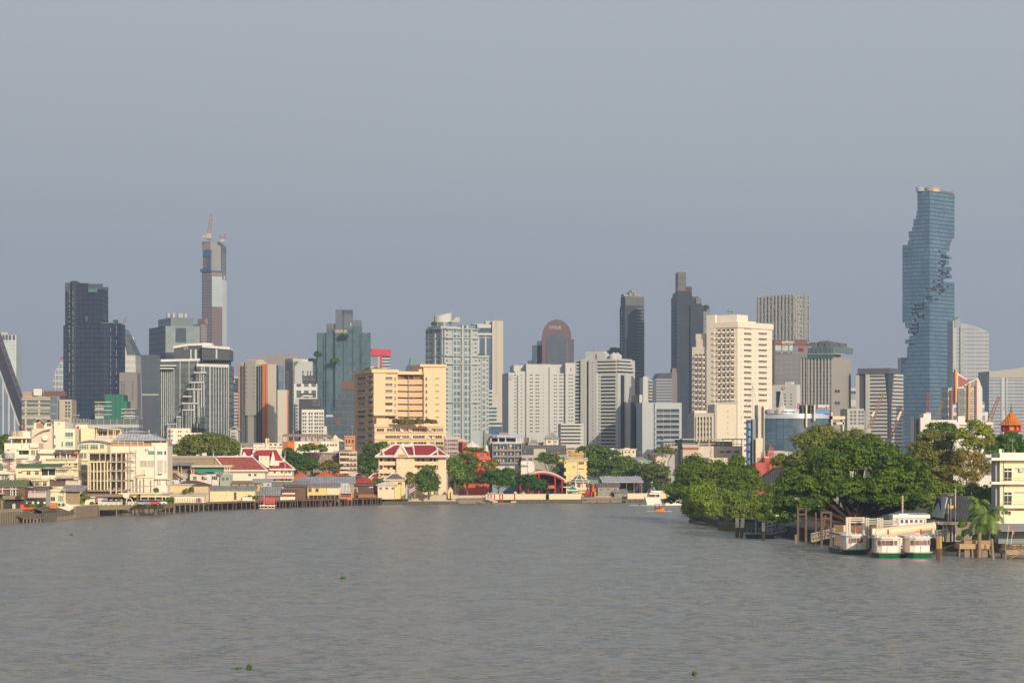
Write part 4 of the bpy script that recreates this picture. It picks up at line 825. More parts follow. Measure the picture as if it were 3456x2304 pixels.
B.body('wall',Mt('plain_cream',(.58,.52,.42),.7,.05),y6(1102));B.q('corner_pier',BGY,'R','6',834,852,1102,1500,.4);B.wi('slot',(MGR,DGR),'R',[x6(942)],[y6(1160+44*k)for k in range(6)],1.6,5,'n');B.done()
B=Bld('finned_block','low grey block with vertical fins, left foot of the bright apartment tower',1070,x6(672),x6(830),th=6,dep=16)
B.k('wall',Mt('fin_grey',(.40,.37,.33)),'6',672,830,1172);B.k('upper_room',CRM,'6',684,780,1150,y6(1176),3,9)
for r_ in range(5):B.wi('window',(MGR,GL),'R',[x6(v)for v in(702,727,752,776,803)],[y6(1215+43*r_)],4.5,8,'n')
for xx in(690,714,739,764,790,815):B.q('fin',Mt('fin_cream',(.52,.47,.39)),'R','6',xx-5,xx+5,1200,1500,.9)
B.done()
B=Bld('lattice_tower','grey tower with mottled vertical lattice facade and flat roof, behind the bright apartments',2200,x7(490),x7(600),xl=x7(142),th=50)
LW=facade('lattice_white',(.33,.325,.31),(.05,.06,.075),(.16,.18,.20),4,3.7,.42,.32,.3);LN=Mt('lattice_pale',(.34,.33,.31))
B.body('tower_wall',LW,y7(98));
for k in range(11):
 xx=155+31*k;B.q('lattice_fin',LN,'L','7',xx,xx+10,96,500,1.2)
 b=MB();rs=random.Random(k)
 for j in range(10):
  v=110+38*j
  if rs.random()<.6:B.fbox(b,'L',x7(xx+10),x7(xx+10+rs.choice((8,14,20))),y7(v),y7(v+rs.choice((12,20,30))),.9)
 if b.v:B.pt_('lattice_panel',LN,b)['kind']='stuff'
b=MB();rs=random.Random(5)
for j in range(34):
 for q in range(3):
  if rs.random()<.5:v=90+12*j;xx=495+20*q;B.fbox(b,'R',x7(xx),x7(xx+10),y7(v),y7(v+10),.8)
 if rs.random()<.7:B.fbox(b,'R',x7(588),x7(598),y7(90+12*j),y7(98+12*j),1.6)
B.pt_('lattice_panel',LN,b)['kind']='stuff';B.q('blank_strip',MGR,'R','7',553,582,98,520,1.)
B.x('roof_screen',MGR,6,B.L,8,B.W*.9,B.z(y7(98)),B.z(y7(82)));B.done()
B=Bld('brown_hotel','dark brown grey hotel with pale rounded lettering on its reddish top band',1700,x7(290),x7(580),th=4,dep=30)
B.body('tower_wall',facade('brown_glass',(.10,.10,.115),(.06,.065,.085),(.10,.10,.12),3.4,3.3,.2,.25,.35),y7(530));B.k('top_band',BRN,'7',290,585,486,y7(535),-.8,28)
B.q('left_edge',BRN,'R','7',290,304,530,900,.6);B.wi('edge_pane',(BRN,GLG),'R',[x7(299)],[y7(600+32*k)for k in range(9)],4.6,8,'n',-.6)
for xa,xb in((296,356),(364,418),(427,458)):B.q('sky_lobby_glass',glass('pale_green_glass',(.33,.40,.36)),'R','7',xa,xb,536,582,.5);B.q('terrace_frame',LGR,'R','7',xa,xb+2,590,612,.6);B.q('terrace_glass',NAVY,'R','7',xa+4,xb-2,594,609,.75)
b=B.sR(x7(416));text(B.root,'sign_letters','pullman',Mt('sign_white',(.75,.73,.70)),b,-1.,B.z(y7(508)),S(11.5,1700),S(41,1700),.5,bold=.012);text(B.root,'sign_letters','HOTELS',MATS['sign_white'],b,-1.,B.z(y7(525)),S(2.6,1700),S(33,1700),.4);B.q('sign_mark',Mt('sign_grey',(.30,.33,.30)),'R','7',314,324,498,506,1.)
B.done()
B=Bld('grey_hotel','grey hotel with teal glass crown, red letter emblem and plain right flank',1500,x7(803),x7(972),xl=x7(522),th=55)
B.body('tower_wall',Mt('hotel_grey',(.29,.275,.255),.7,.06),y7(640));
for xx in(548,572,617,646,675,704,735,763,793):
 B.wi('window',(LGR,GLG,GL),'L',[x7(xx)],[y7(665+34.5*k)for k in range(18)],5.2,8.5,'n',alt=(.2,(LGR,GL)))
for xx in(534,560,587,602,630,660,690,720,749,778):B.q('pilaster',Mt('pilaster_grey',(.38,.37,.35)),'L','7',xx-3.5,xx+3.5,640,1400,.8)
B.q('crown_glass',facade('crown_teal',(.14,.19,.20),(.05,.075,.09),(.13,.18,.19),3,40,.15,.01,.2),'L','7',604,820,555,612,1.2);B.q('crown_glass',MATS['crown_teal'],'R','7',803,975,555,612,1.2);B.q('lower_glass',GLT,'L','7',600,820,620,650,1.2)
B.q('crown_ledge',LGR,'L','7',604,820,610,616,1.8);B.q('crown_ledge',LGR,'R','7',803,892,610,616,1.8)
b=MB();q=B.sL(x7(604));b.box(-1,B.L*.8,q,B.W+.5,B.z(y7(640)),B.z(y7(545),q,'L'));B.pt_('sign_tower',MATS['hotel_grey'],b)
k=B.sL(x7(545));text(B.root,'letter_emblem','M',Mt('emblem_red',(.55,.03,.05)),-1.3,k,B.z(y7(570),k,'L'),S(13,1500),S(13,1500)*1.25,.5,-math.pi/2,.02)
B.x('crown_core',MGR,2,B.L*.7,3,B.W*.8,B.z(y7(640)),B.z(y7(548)))
b=MB();rs=random.Random(9)
for i in range(12):u,v=B.L*.1+B.L*.5*rs.random(),B.W*(.1+.7*i/12);b.box(u,u+5,v,v+4,B.z(y7(555)),B.z(y7(rs.choice((500,512,525,490)))))
b.box(B.L*.6,B.L*.95,2,8,B.z(y7(555)),B.z(y7(508)));B.pt_('roof_plant',Mt('plant_dark',(.12,.13,.125)),b);B.wi('window',(MATS['hotel_grey'],GL),'R',[x7(838),x7(862)],[y7(940),y7(1045)],8,10,'n')
B.done()
B=Bld('emblem_block','small grey white block with round red emblem, in front of the brown hotel',1300,x7(492),x7(526),xl=x7(278),th=58)
B.body('wall',GWH,y7(882));B.q('dark_strip',NAVY,'L','7',317,352,942,1080,.3);B.x('roof_room',GWH,1,B.L,B.W*.25,B.W*.5,B.z(y7(882)),B.z(y7(856)))
for xx in(392,446):B.wi('window',(LGR,GL),'L',[x7(xx)],[y7(968+29*k)for k in range(4)],6,3.4,'n')
q=B.sL(x7(377));b=MB();b.cyl(0,0,0,.35,S(5.8,1300),n=18);o=B.pt_('round_emblem',Mt('emblem_red',(.55,.03,.05)),b);o.location=(-.02,q,B.z(y7(912),q,'L'));o.rotation_euler=(0,rad(-90),0);b=MB();b.cyl(0,0,0,.3,S(4.4,1300),n=18);o=B.pt_('emblem_disc',GWH,b);o.location=(-.15,q,B.z(y7(912),q,'L'));o.rotation_euler=(0,rad(-90),0)
text(B.root,'emblem_letters','AIA',MATS['emblem_red'],-.5,q,B.z(y7(915),q,'L'),S(2.5,1300),None,.2,-math.pi/2,.01);B.done()
B=Bld('small_grey_block','small pale grey block with square windows beside the grey hotel foot',1300,x7(940),x7(1105),th=4,dep=18)
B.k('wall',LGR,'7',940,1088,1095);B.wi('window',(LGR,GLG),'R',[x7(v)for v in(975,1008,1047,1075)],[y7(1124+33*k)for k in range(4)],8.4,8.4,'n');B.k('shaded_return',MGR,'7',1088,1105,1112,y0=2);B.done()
B=Bld('dark_topped_block','distant pale block with dark top floor between the grey hotel and banded office',1700,x7(962),x7(1022),th=4,dep=18)
B.body('wall',facade('pale_far',(.40,.40,.39),(.10,.14,.14),(.22,.25,.25),6,9,.3,.5,.3),y7(912));B.q('dark_top',NAVY,'R','7',962,1022,938,962,.5);B.done()
B=Bld('banded_office_tower','office of pale and dark bands with rounded dark crown and a dark central crease',1500,x9(405),x9(560),xl=x9(36),th=58)
BGL=glass('band_glass',(.055,.06,.075));BW=Mt('band_white',(.46,.455,.44),.6,.06);
B.x('glass_body',BGL,0,B.L,0,B.W,0,B.z(y9(545)))
b=MB();q=B.sL(x9(190));b.box(-.4,B.L*.5,q,B.W*.97,0,B.z(y9(540)));B.pt_('dark_flank',Mt('dark_flank',(.085,.085,.09)),b);B.q('white_pier',BW,'L','9',152,190,534,1300,1.6);B.q('white_pier',BW,'L','9',36,72,540,1300,1.)
for k in range(20):
 v=545+42*k;t=min(1,k/8);B.q('spandrel',BW,'L','9',190,360+30*t,v,v+26,.8);B.q('spandrel',BW,'R','9',462-24*t,562,v+10,v+36,.8)
b=MB();pts=[(B.L*.05-4+14*math.cos(t),14+16*math.sin(t))for t in rng(0,6.0,20)];b.prism([(-2,B.W*.92),(-1.4,-1.4),(B.L*.55,-1.),(B.L*.62,B.W*.9)],B.z(y9(548)),B.z(y9(484)));B.pt_('dark_crown',Mt('crown_dark',(.10,.10,.115)),b);B.x('right_parapet',LGR,0,B.L,3,B.W*.4,B.z(y9(548)),B.z(y9(525)));B.done()
d=2906
B=Bld('pixelated_tower','tallest tower, blue glass with chunks bitten out in a spiral like missing pixels',d,x8(613),x8(811),xl=x8(393),th=47)
PXG=facade('pixel_glass',(.045,.073,.105),(.055,.105,.16),(.14,.235,.30),2.3,4.6,.13,.30,.25,wob=.45,spec=.15);PXD=Mt('pixel_recess',(.16,.17,.17))
def step(tab,v):
 for y,x in reversed(tab):
  if v>=y:return x
 return tab[0][1]
LP=[(105,513),(255,508),(285,503),(312,482),(372,470),(415,443),(455,448),(482,432),(515,393),(1150,412),(1180,418),(1210,433),(1238,448),(1290,413),(1325,433),(1352,430),(1440,424),(1470,388)]
RP=[(105,811),(455,790),(488,780),(522,772),(558,757),(585,791),(622,760),(648,776),(685,791),(724,772),(750,791),(788,770),(815,811)]
rs=random.Random(21);NX=9;rib=[(560,735),(650,735),(700,735),(760,730),(830,705),(900,680),(940,640),(985,600),(1010,540),(1060,500),(1110,520),(1160,500),(1220,480),(1290,440),(1330,440)]
def ribx(v):
 for(a,xa),(c,xc)in zip(rib,rib[1:]):
  if a<=v<=c:return xa+(xc-xa)*(v-a)/(c-a)
 return None
b=MB();v=105;Lu,Wu=B.L,B.W
tb=MB()
while v<2200:
 h_=15.6;zt,zb=B.z(y8(v)),max(0,B.z(y8(v+h_)))
 if zt<=0.5:break
 lim=B.sL(x8(step(LP,v)));limR=B.sR(x8(step(RP,v)));rx=ribx(v);n=NX;cw=Lu/n
 core=(cw*1.3,min(limR,Lu)-.2 if limR>cw*3 else Lu*.4,cw*1.3,max(lim-.2,cw*3))
 b.box(core[0],core[1],core[2],core[3],zb,zt,1)
 def cell(u0,u1,w0,w1,cx):
  if rx is not None and abs(cx-rx)<62 and rs.random()<(.52 if abs(cx-rx)<45 else.2):return
  b.box(u0,u1,w0,w1,zb+.02,zt-.02,0)
 for i in range(n):
  u0,u1=i*cw,(i+1)*cw
  if u0>=limR-1:break
  u1=min(u1,limR);cell(u0,u1,0,cw*1.3,613+(811-613)*(i+.5)/n)
  if u1>=limR-.5 or i==n-1:b.box(u1-cw*.9 if u1>cw else u0,u1,cw*1.3,Wu*.95,zb+.02,zt-.02,0)
 m=10;cl=Wu/m
 for i in range(m):
  w0,w1=i*cl,(i+1)*cl
  if w0>=lim-1:break
  w1=min(w1,lim)
  if i>0:cell(0,cw*1.3,max(w0,cw*1.3)if i==1 else w0,w1,613-(613-393)*(i+.5)/m)
  if w1>=lim-.5 or i==m-1:b.box(cw*1.3,Lu*.8,w1-cl*.8,w1,zb+.02,zt-.02,0)
 v+=h_
B.pt_('pixel_body',[PXG,PXD],b)
b=MB();zt=B.z(y8(105));b.box(1,Lu-1,1,B.sL(x8(515)),zt,zt+1.2);b.box(Lu-2,B.sR(x8(833)),2,8,B.z(y8(131)),B.z(y8(119)));b.box(Lu*.3,Lu*.95,0,1,zt+1,zt+2.6);B.pt_('sky_deck',Mt('deck_grey',(.20,.20,.20)),b)
b=MB();b.cyl(Lu*.30,7,zt,B.z(y8(78)),9,n=20);b.cyl(Lu*.30,7,B.z(y8(78)),B.z(y8(73)),10,n=20);B.pt_('rooftop_bar',Mt('bar_cream',(.55,.43,.25)),b);b=MB();b.cyl(-2,12,zt,B.z(y8(72)),5,n=14);B.pt_('roof_tank',Mt('tank_teal',(.30,.36,.36)),b)
for xx,v0 in((523,70),(594,40),(643,33),(698,40),(800,75)):
 b=MB();u=(B.sR(x8(xx))if xx>613 else 2);w_=2 if xx>613 else min(B.sL(x8(xx)),20);b.tb((u,w_,zt),(u,w_,B.z(y8(v0))),.55,.2);B.pt_('roof_mast',MGR,b)
B.done()
B=Bld('podium_tower','lower glass shoulder behind the left foot of the pixelated tower',2950,x8(386),x8(430),th=4,dep=20)
B.body('wall',facade('pix_shoulder',(.36,.30,.27),(.12,.15,.18),(.20,.24,.27),6,9,.2,.3,.3),y8(1440));B.done()
B=Bld('curved_top_office','hazy banded office with glass fin and curved sloping roof, right of the pixelated tower',2500,x8(800),x8(1090),th=4,dep=40)
OB=facade('right_bands',(.34,.35,.37),(.11,.13,.17),(.17,.19,.23),9,3.9,.05,.40,.35)
b=MB();tp=[(B.sR(x8(x)),B.z(y8(y)))for x,y in((886,1195),(930,1203),(980,1210),(1030,1222),(1088,1240))];b.ext([(B.sR(x8(886)),0),(B.L,0)]+tp[::-1],0,38);B.pt_('banded_wall',OB,b)
b=MB();tp2=[(B.sR(x8(x)),B.z(y8(y)))for x,y in((862,1162),(920,1172),(980,1188),(1040,1212),(1088,1238))];b.ext([(B.sR(x8(862)),B.z(y8(1200)))]+[(u,z-1)for u,z in tp][1:]+[(u,z+.2)for u,z in tp2[::-1]],2,36);B.pt_('curved_roof',facade('roof_glass',(.28,.33,.34),(.16,.21,.23),(.24,.29,.31),5,5,.15,.15,.3),b)
b=MB();b.ext([(B.sR(x8(856)),0),(B.sR(x8(886)),0),(B.sR(x8(886)),B.z(y8(1196))),(B.sR(x8(856)),B.z(y8(1192)))],-.8,20);B.pt_('glass_stair',facade('stair_glass',(.30,.33,.32),(.16,.19,.19),(.24,.27,.27),5,6,.2,.2,.3),b)
b=MB();b.ext([(B.sR(x8(800)),0),(B.sR(x8(857)),0),(B.sR(x8(857)),B.z(y8(1112))),(B.sR(x8(812)),B.z(y8(1142))),(B.sR(x8(800)),B.z(y8(1145)))],1,24);B.pt_('left_fin',facade('fin_tower',(.36,.36,.37),(.13,.15,.18),(.20,.22,.25),10,3.9,.45,.35,.4),b)
b=MB();b.ext([(B.sR(x8(812)),B.z(y8(1142))),(B.sR(x8(857)),B.z(y8(1112))),(B.sR(x8(857)),B.z(y8(1190))),(B.sR(x8(812)),B.z(y8(1200)))],.4,1.);B.pt_('fin_glass',Mt('fin_dark',(.20,.24,.26),.4),b);B.done()
B=Bld('wide_office','wide banded office with plain curved cream parapet, cut by the right edge',2000,x9(1560),x9(2300),th=3,dep=40)
ys=[(1560,520),(1640,515),(1760,500),(1860,488),(1963,472),(2100,455),(2300,440)]
b=MB();b.ext([(B.sR(x9(1560)),B.z(y9(592))),(B.L,B.z(y9(592)))]+[(B.sR(x9(x)),B.z(y9(y)))for x,y in ys[::-1]],-1,36);B.pt_('parapet',Mt('parapet_cream',(.36,.34,.31),.7,.06),b)
B.x('banded_wall',facade('wide_bands',(.33,.345,.37),(.07,.09,.13),(.14,.17,.22),8,2.7,.03,.38,.3),0,B.L,0,36,0,B.z(y9(592)))
for xx,w_ in((1700,36),(1755,14)):B.q('vertical_bay',facade('bay_glass',(.38,.42,.44),(.24,.30,.34),(.36,.42,.45),5,2.7,.15,.3,.3),'R','9',xx,xx+w_,590,1300,.8)
B.done()
B=Bld('white_red_tower','white apartment tower with red sail shaped crown and orange stripes, before the pixelated tower',1450,x9(1100),x9(1480),th=4,dep=20)
TW=Mt('trim_white',(.58,.57,.55));RCL=Mt('red_clad',(.36,.10,.08));OST=Mt('orange_stripe',(.62,.33,.09))
def poly(nm,pts,m,y0,y1_):b=MB();b.ext([(B.sR(x9(x)),B.z(y9(y)))for x,y in pts],y0,y1_);return B.pt_(nm,m,b)
WT=facade('white_res',(.52,.51,.50),(.06,.065,.08),(.22,.22,.22),3.5,4.5,.38,.38,.3)
poly('left_block',[(1100,1420),(1100,705),(1300,705),(1300,1420)],WT,2,18);poly('right_block',[(1280,1420),(1280,660),(1400,690),(1400,1420)],WT,1,18);poly('right_end',[(1400,1420),(1400,608),(1440,600),(1484,720),(1484,1420)],TW,0,18)
poly('crown_sail',[(1185,720),(1185,525),(1310,612),(1265,690),(1285,720)],TW,0,12);poly('red_sail',[(1210,700),(1210,568),(1310,628),(1265,690)],RCL,-.5,0);poly('crown_wing',[(1262,690),(1330,640),(1400,612),(1440,600),(1440,630),(1400,690)],TW,-.2,10);poly('wing_shade',[(1275,690),(1345,655),(1400,622),(1400,690)],MGR,-.6,-.2)
for pts in([(1168,880),(1166,495),(1190,510),(1186,880)],[(1312,1420),(1318,655),(1345,650),(1322,1420)]):poly('orange_stripe',pts,OST,-1.4,2)
poly('red_stripe',[(1403,1420),(1403,620),(1420,616),(1420,1420)],RCL,-.5,0);poly('red_stripe',[(1130,1420),(1130,735),(1146,735),(1146,1420)],RCL,1,2);poly('dark_strip',[(1200,1420),(1200,735),(1216,735),(1216,1420)],NAVY,1.4,2);poly('dark_strip',[(1112,1420),(1112,735),(1126,735),(1126,1420)],NAVY,1.4,2)
B.wi('window',(TW,GLG,GL),'R',[x9(1240),x9(1265),x9(1290),x9(1345),x9(1375)],[y9(745+30*k)for k in range(12)],7,5.6,'m',.9)
poly('side_wing',[(1484,1420),(1484,862),(1525,870),(1525,980),(1565,985),(1565,1420)],WT,3,16);B.done()
B=Bld('long_white_block','long low white block with slit windows and stair tower, above the right bank trees',975,x9(728),x9(1608),th=4,dep=16)
B.k('stair_tower',WHT,'9',765,838,1052,None,-1);B.k('roof_room',WHT,'9',815,900,1004,None,1,8);B.k('left_block',WHT,'9',838,1195,1078);B.k('right_block',WHT,'9',1195,1608,1105);B.k('roof_room',WHT,'9',1228,1308,1032,None,3,8);B.k('dark_shaft',DGR,'9',728,766,1050,None,2,2)
B.wi('slit_window',(WHT,GL),'R',[x9(v)for v in(905,960,1010,1060,1110,1240,1285,1350,1410,1470,1530,1580)],[y9(1140)],13,3.5,'n');B.wi('slit_window',(WHT,GL),'R',[x9(v)for v in(1240,1285,1350,1410,1470,1530,1580)],[y9(1175)],13,3.5,'n')
B.x('roof_planting',Mt('shrub',(.05,.08,.04)),B.sR(x9(1330)),B.sR(x9(1480)),2,9,B.z(y9(1105)),B.z(y9(1078)));B.done()
for i,(lab,xb,yb,xt,yt,m_)in enumerate((('orange crane jib with white middle in front of the banded office',175,1200,345,765,CO),('orange crane jib with yellow tip leaning right beside the pixelated tower foot',400,1320,570,955,CO),('upright red and white crane mast against the pixelated tower',857,1010,858,765,CR),('yellow and orange crane jib leaning right before the pixelated tower',930,1110,1028,860,CO),('grey lattice crane with yellow head rising behind the right bank trees',625,1390,735,1170,STL),('orange lattice crane jib leaning right in front of the wide office',1555,1120,1680,805,CO),('short pale crane jib on the roof of the long white block',1190,1095,1228,1010,CO),('thin orange crane leg low beside the long white block stair tower',815,1210,850,1080,CO))):
 c=crane(lab,1000+i*3,x9(xb),y9(yb)+30,x9(xb),y9(yb),x9(xt),y9(yt),m_,.62 if i!=5 else.75)
 if i in(0,1):
  b=MB();k=(lambda x,y:Vector((PX(x9(x),1000+i*3)-PX(x9(xb),1000+i*3),-.8,PZ(y9(y),1000+i*3)-PZ(y9(yb)+30,1000+i*3))));p_,q_=((208,1040),(240,980))if i==0 else((500,1080),(545,980));b.tb(k(*p_),k(*q_),.55,.45);b.bd('jib_panel',WHT,c)
d=935;o=TH('curved_blue_office','blue glass office with curved front, silver band, lettering and a blue stair tower','building',(PX(2700,d),d,GZ));X=lambda x:PX(x,d)-PX(2700,d);Z=lambda y:PZ(y,d)-GZ
def arc(xa,xb,bulge,n=18,y0=0.):
 a,c=X(xa),X(xb);w_=(c-a)/2;R=(w_*w_+bulge*bulge)/(2*bulge);m=(a+c)/2
 return[(a+(c-a)*k/(n-1),y0-(math.sqrt(max(0,R*R-(a+(c-a)*k/(n-1)-m)**2))-(R-bulge)))for k in range(n)]
pts=arc(2577,2800,5.5);back=[(X(2800),14),(X(2577),14)]
BGLS=facade('curved_blue',(.045,.065,.09),(.025,.045,.08),(.12,.20,.28),1.35,1.28,.10,.12,.16,wob=.3)
b=MB();b.prism(pts+back,Z(1520),Z(1412));b.bd('glass_front',BGLS,o)
b=MB();b.prism([(x,y-.5)for x,y in pts]+back,Z(1412),Z(1396));b.bd('silver_band',Mt('silver_clad',(.50,.56,.66),.3,.05,.2,.25),o)
b=MB();b.prism([(x,y-.2)for x,y in arc(2588,2703,3.2,14,-2.0)]+[(X(2703),10),(X(2588),10)],Z(1396),Z(1381));b.bd('sign_parapet',Mt('sign_clad',(.55,.60,.66),.35,.05,.2,.2),o)
bx(o,'blue_parapet',Mt('blue_clad',(.10,.20,.42),.35,.08,.3,.2),X(2747),X(2797),-3,10,Z(1396),Z(1382))
text(o,'sign_letters','Department',Mt('sign_blue',(.06,.09,.28)),X(2659),-5.75,Z(1389),S(5.6,d),S(51,d),.25,0,.008)
b=MB();b.cyl(0,0,0,.3,S(6.5,d),n=16);e=b.bd('round_emblem',Mt('emblem_gold',(.30,.20,.08)),o);e.location=(X(2618),-4.9,Z(1388));e.rotation_euler=(rad(90),0,rad(-14))
bx(o,'sign_board',Mt('board_cream',(.62,.55,.45)),X(2757),X(2795),-2.6,-2.1,Z(1383),Z(1366));text(o,'sign_letters','กรมเจ้า',MATS['sign_blue'],X(2776),-2.7,Z(1376),S(14,d),S(34,d),.2,0,.01)
text(o,'sign_letters','ท่า',MATS['sign_white'],X(2640),-3,Z(1375),S(9,d),S(14,d),.3,0,.02)
for xx in(2715,2742):bx(o,'cream_fin',CRM,X(xx-2.3),X(xx+2.3),-6.8,-5.6,Z(1440 if xx<2730 else 1420),Z(1366));bx(o,'dark_shaft',DGR,X(xx-14),X(xx-2.3),-5.4,2,Z(1396),Z(1367))
bx(o,'cream_stair',Mt('stair_cream',(.60,.54,.45)),X(2557),X(2579),-1.5,12,0,Z(1366));b=MB();b.cyl(X(2581),5,Z(1398),Z(1366),S(24,d),n=20);b.bd('round_stair',MATS['stair_cream'],o);bx(o,'dark_joint',DGR,X(2570),X(2576),-2,-1.4,0,Z(1372))
b=MB();b.cyl(X(2530),2,0,Z(1416),S(10,d),n=16);b.bd('blue_cylinder',Mt('blue_tube',(.14,.26,.45),.3,.06,.3,.3),o)
for k in range(6):bx(o,'slot_window',GL,X(2527),X(2539),-.35-S(8,d)+1.2,1,Z(1424+25*k),Z(1419.5+25*k))
bx(o,'grey_flank',facade('grey_panels',(.22,.24,.27),(.16,.17,.19),(.20,.21,.24),1.5,2,.12,.1,.5),X(2540),X(2556),0,12,0,Z(1414))
bx(o,'cream_base',CRM,X(2548),X(2572),-3.2,-1.5,0,Z(1478));bx(o,'pale_canopy',Mt('pale_green',(.42,.50,.44)),X(2590),X(2690),-4,8,Z(1540),Z(1521))
b=MB();b.box(X(2803),X(2850),-2,8,Z(1415),Z(1404));b.box(X(2803),X(2808),-2,6,Z(1440),Z(1391));b.box(X(2822),X(2850),-1,8,Z(1432),Z(1424));b.box(X(2843),X(2848),-1,0,Z(1460),Z(1415));b.bd('cream_terraces',CRM,o)
for xa,ya,xt,yt in((2634,1380,2638,1330),(2648,1380,2638,1330),(2500,1400,2541,1290),(2540,1400,2541,1290)):pass
b=MB();a_=(X(2638),2,Z(1316));
for q in((2629,0),(2648,0),(2638,4)):b.tb((X(q[0]),q[1],Z(1382)),a_,.16,.08,5)
for k in range(5):f=k/5;b.tb((X(2629+9*f),0,Z(1382-66*f)),(X(2648-10*f),0,Z(1382-66*f)),.08,.08,4)
b.bd('roof_mast',MATS['stair_cream'],o)
b=MB();b.tb((X(2693),0,Z(1382)),(X(2693),0,Z(1362)),.2);b.tb((X(2698),0,Z(1382)),(X(2698),0,Z(1362)),.2);b.tb((X(2693),0,Z(1362)),(X(2698),0,Z(1362)),.2);b.bd('roof_hoop',RED,o)
d=930;o=TH('lattice_mast','thin guyed lattice mast standing before the bright apartment tower','mast',(PX(2541,d),d,GZ))
b=MB();b.tb((0,0,0),(0,0,PZ(1290,d)-GZ),.14,.07)
for sx in(-42,-22,20):b.tb((S(sx,d),0,PZ(1420,d)-GZ),(0,0,PZ(1300,d)-GZ),.05,.05,4)
b.bd('guyed_pole',STL,o)
PCH=Mt('peach',(.66,.44,.27),.7,.06);PC2=Mt('peach_light',(.70,.50,.32),.7,.06);PWIN=(PC2,GL,CURT);PWB=(PC2,glass('brown_glass',(.06,.045,.035)),CURT)
o_root=None
d=960
B=Bld('peach_apartments','peach apartment block with open galleries, lift tower and planted terrace behind the school',d,x4(232),x4(945),xl=x4(48),th=16)
zE=B.z(y4(690));b=MB();b.box(0,B.sR(x4(470)),0,14,0,zE);b.box(0,B.sR(x4(345)),-.6,0,0,zE);B.pt_('left_block',PC2,b)
b=MB();b.box(-.05,.3,0,B.W,0,zE);b.box(.3,4,12,B.W,0,zE-.05);B.pt_('left_flank',PCH,b)
b=MB();b.box(-.9,B.sR(x4(475)),-1.2,15,zE,zE+1.3);b.box(-.9,3,13,B.W+.8,zE,zE+1.3);b.box(B.sR(x4(475)),B.sR(x4(800)),1.5,13,zE-.5,zE+.7);B.pt_('cornice',PC2,b)
u0,u1,um=B.sR(x4(470)),B.sR(x4(726)),B.sR(x4(604))
b=MB();b.prism([(u0,2.5),(um,6.5),(u1,3),(u1,14),(u0,14)],0,zE-.6);B.pt_('gallery_wall',Mt('gallery_brown',(.30,.19,.115),.8,.1),b)
gy=[803,866,930,993,1057,1120]
for k,v in enumerate([740]+gy):
 for(a,ya,c,yc)in((u0,.6,um,4.8),(um,4.8,u1,1.2)):
  z0,z1=B.z(y4(v+48)),B.z(y4(v+11));b=MB();b.solid([(a,ya,z0),(c,yc,z0),(c,yc+.3,z0),(a,ya+.3,z0)],[(a,ya,z1),(c,yc,z1),(c,yc+.3,z1),(a,ya+.3,z1)]);b.solid([(a,ya-.1,z0-.5),(c,yc-.1,z0-.5),(c,yc+2.6,z0-.5),(a,ya+2.6,z0-.5)],[(a,ya-.1,z0),(c,yc-.1,z0),(c,yc+2.6,z0),(a,ya+2.6,z0)]);B.pt_('gallery_parapet',PC2,b)
for xx in(600,652):b=MB();u=B.sR(x4(xx));b.tb((u,3.6,0),(u,3.6,zE),.18);B.pt_('drain_pipe',MGR,b)
B.x('lift_tower',PC2,u1,B.sR(x4(945)),.2,15,0,B.z(y4(625)))
b=MB();b.box(B.sR(x4(690)),B.sR(x4(760)),2,15,zE,B.z(y4(625)));b.box(B.sR(x4(686)),B.sR(x4(948)),-.6,15.6,B.z(y4(627)),B.z(y4(602)));B.pt_('tower_cap',PC2,b)
B.x('stair_bay',PC2,u1,B.sR(x4(772)),-.5,.2,0,zE)
for v in[740]+gy[:5]:
 B.wi('arched_window',PWB,'R',[x4(748)],[y4(v+12)],6.5,12,'n',-.5);B.wi('slot_window',PWB,'R',[x4(860)],[y4(v+3)],13,3.2,'s',.2);B.wi('arched_window',PWB,'R',[x4(445)],[y4(v+12)],4,13,'n')
 B.wi('ribbon_window',PWIN,'R',[x4(367)],[y4(v+2)],37,10,'3s' if v!=993 else 'n',alt=(.35,(PC2,GLG,CURT)))
B.wi('slot_window',PWB,'R',[x4(860)],[y4(1123),y4(1185)],13,3.2,'s',.2);B.wi('arched_window',PWB,'R',[x4(748)],[y4(1132)],6.5,12,'n',-.5)
for v in[744,800,866,938,993,1070,1120,1185,1248,1318,1380]:
 B.wi('flank_window',PWB,'L',[x4(118)],[y4(v)],20 if v%2 else 26,9,'ms',alt=(.4,PWIN));B.wi('flank_window',PWB,'L',[x4(208)],[y4(v-12)],15,8,'ms',alt=(.4,(PC2,GLT,CURT)))
 B.q('flank_ledge',PC2,'L','4',60,228,v+20,v+26,.5)
rs=random.Random(4)
for v in[808,842,905,960,1020,1085,1148,1215,1280,1350]:
 for xx in(152,80,180):
  if rs.random()<.6:
   b=MB();q=B.sL(x4(xx+rs.uniform(-8,8)));zz=B.z(y4(v),q,'L');b.box(-.6,-.05,q,q+.9,zz,zz+.7);B.pt_('air_conditioner',WHT,b)
b=MB();zt=B.z(y4(1195));b.box(B.sR(x4(218)),B.sR(x4(890)),-4.5,0,0,zt);B.pt_('lower_block',PC2,b)
b=MB();b.box(B.sR(x4(212)),B.sR(x4(895)),-5.1,.05,B.z(y4(1222)),zt+.1);b.box(B.sR(x4(240)),B.sR(x4(360)),-4,0,zt,B.z(y4(1135)));B.pt_('terrace_parapet',PC2,b)
B.x('terrace_awning',LGR,B.sR(x4(215)),B.sR(x4(455)),-3.8,0,B.z(y4(1112)),B.z(y4(1102)));B.q('terrace_opening',GL,'R','4',285,440,1112,1134,.12)
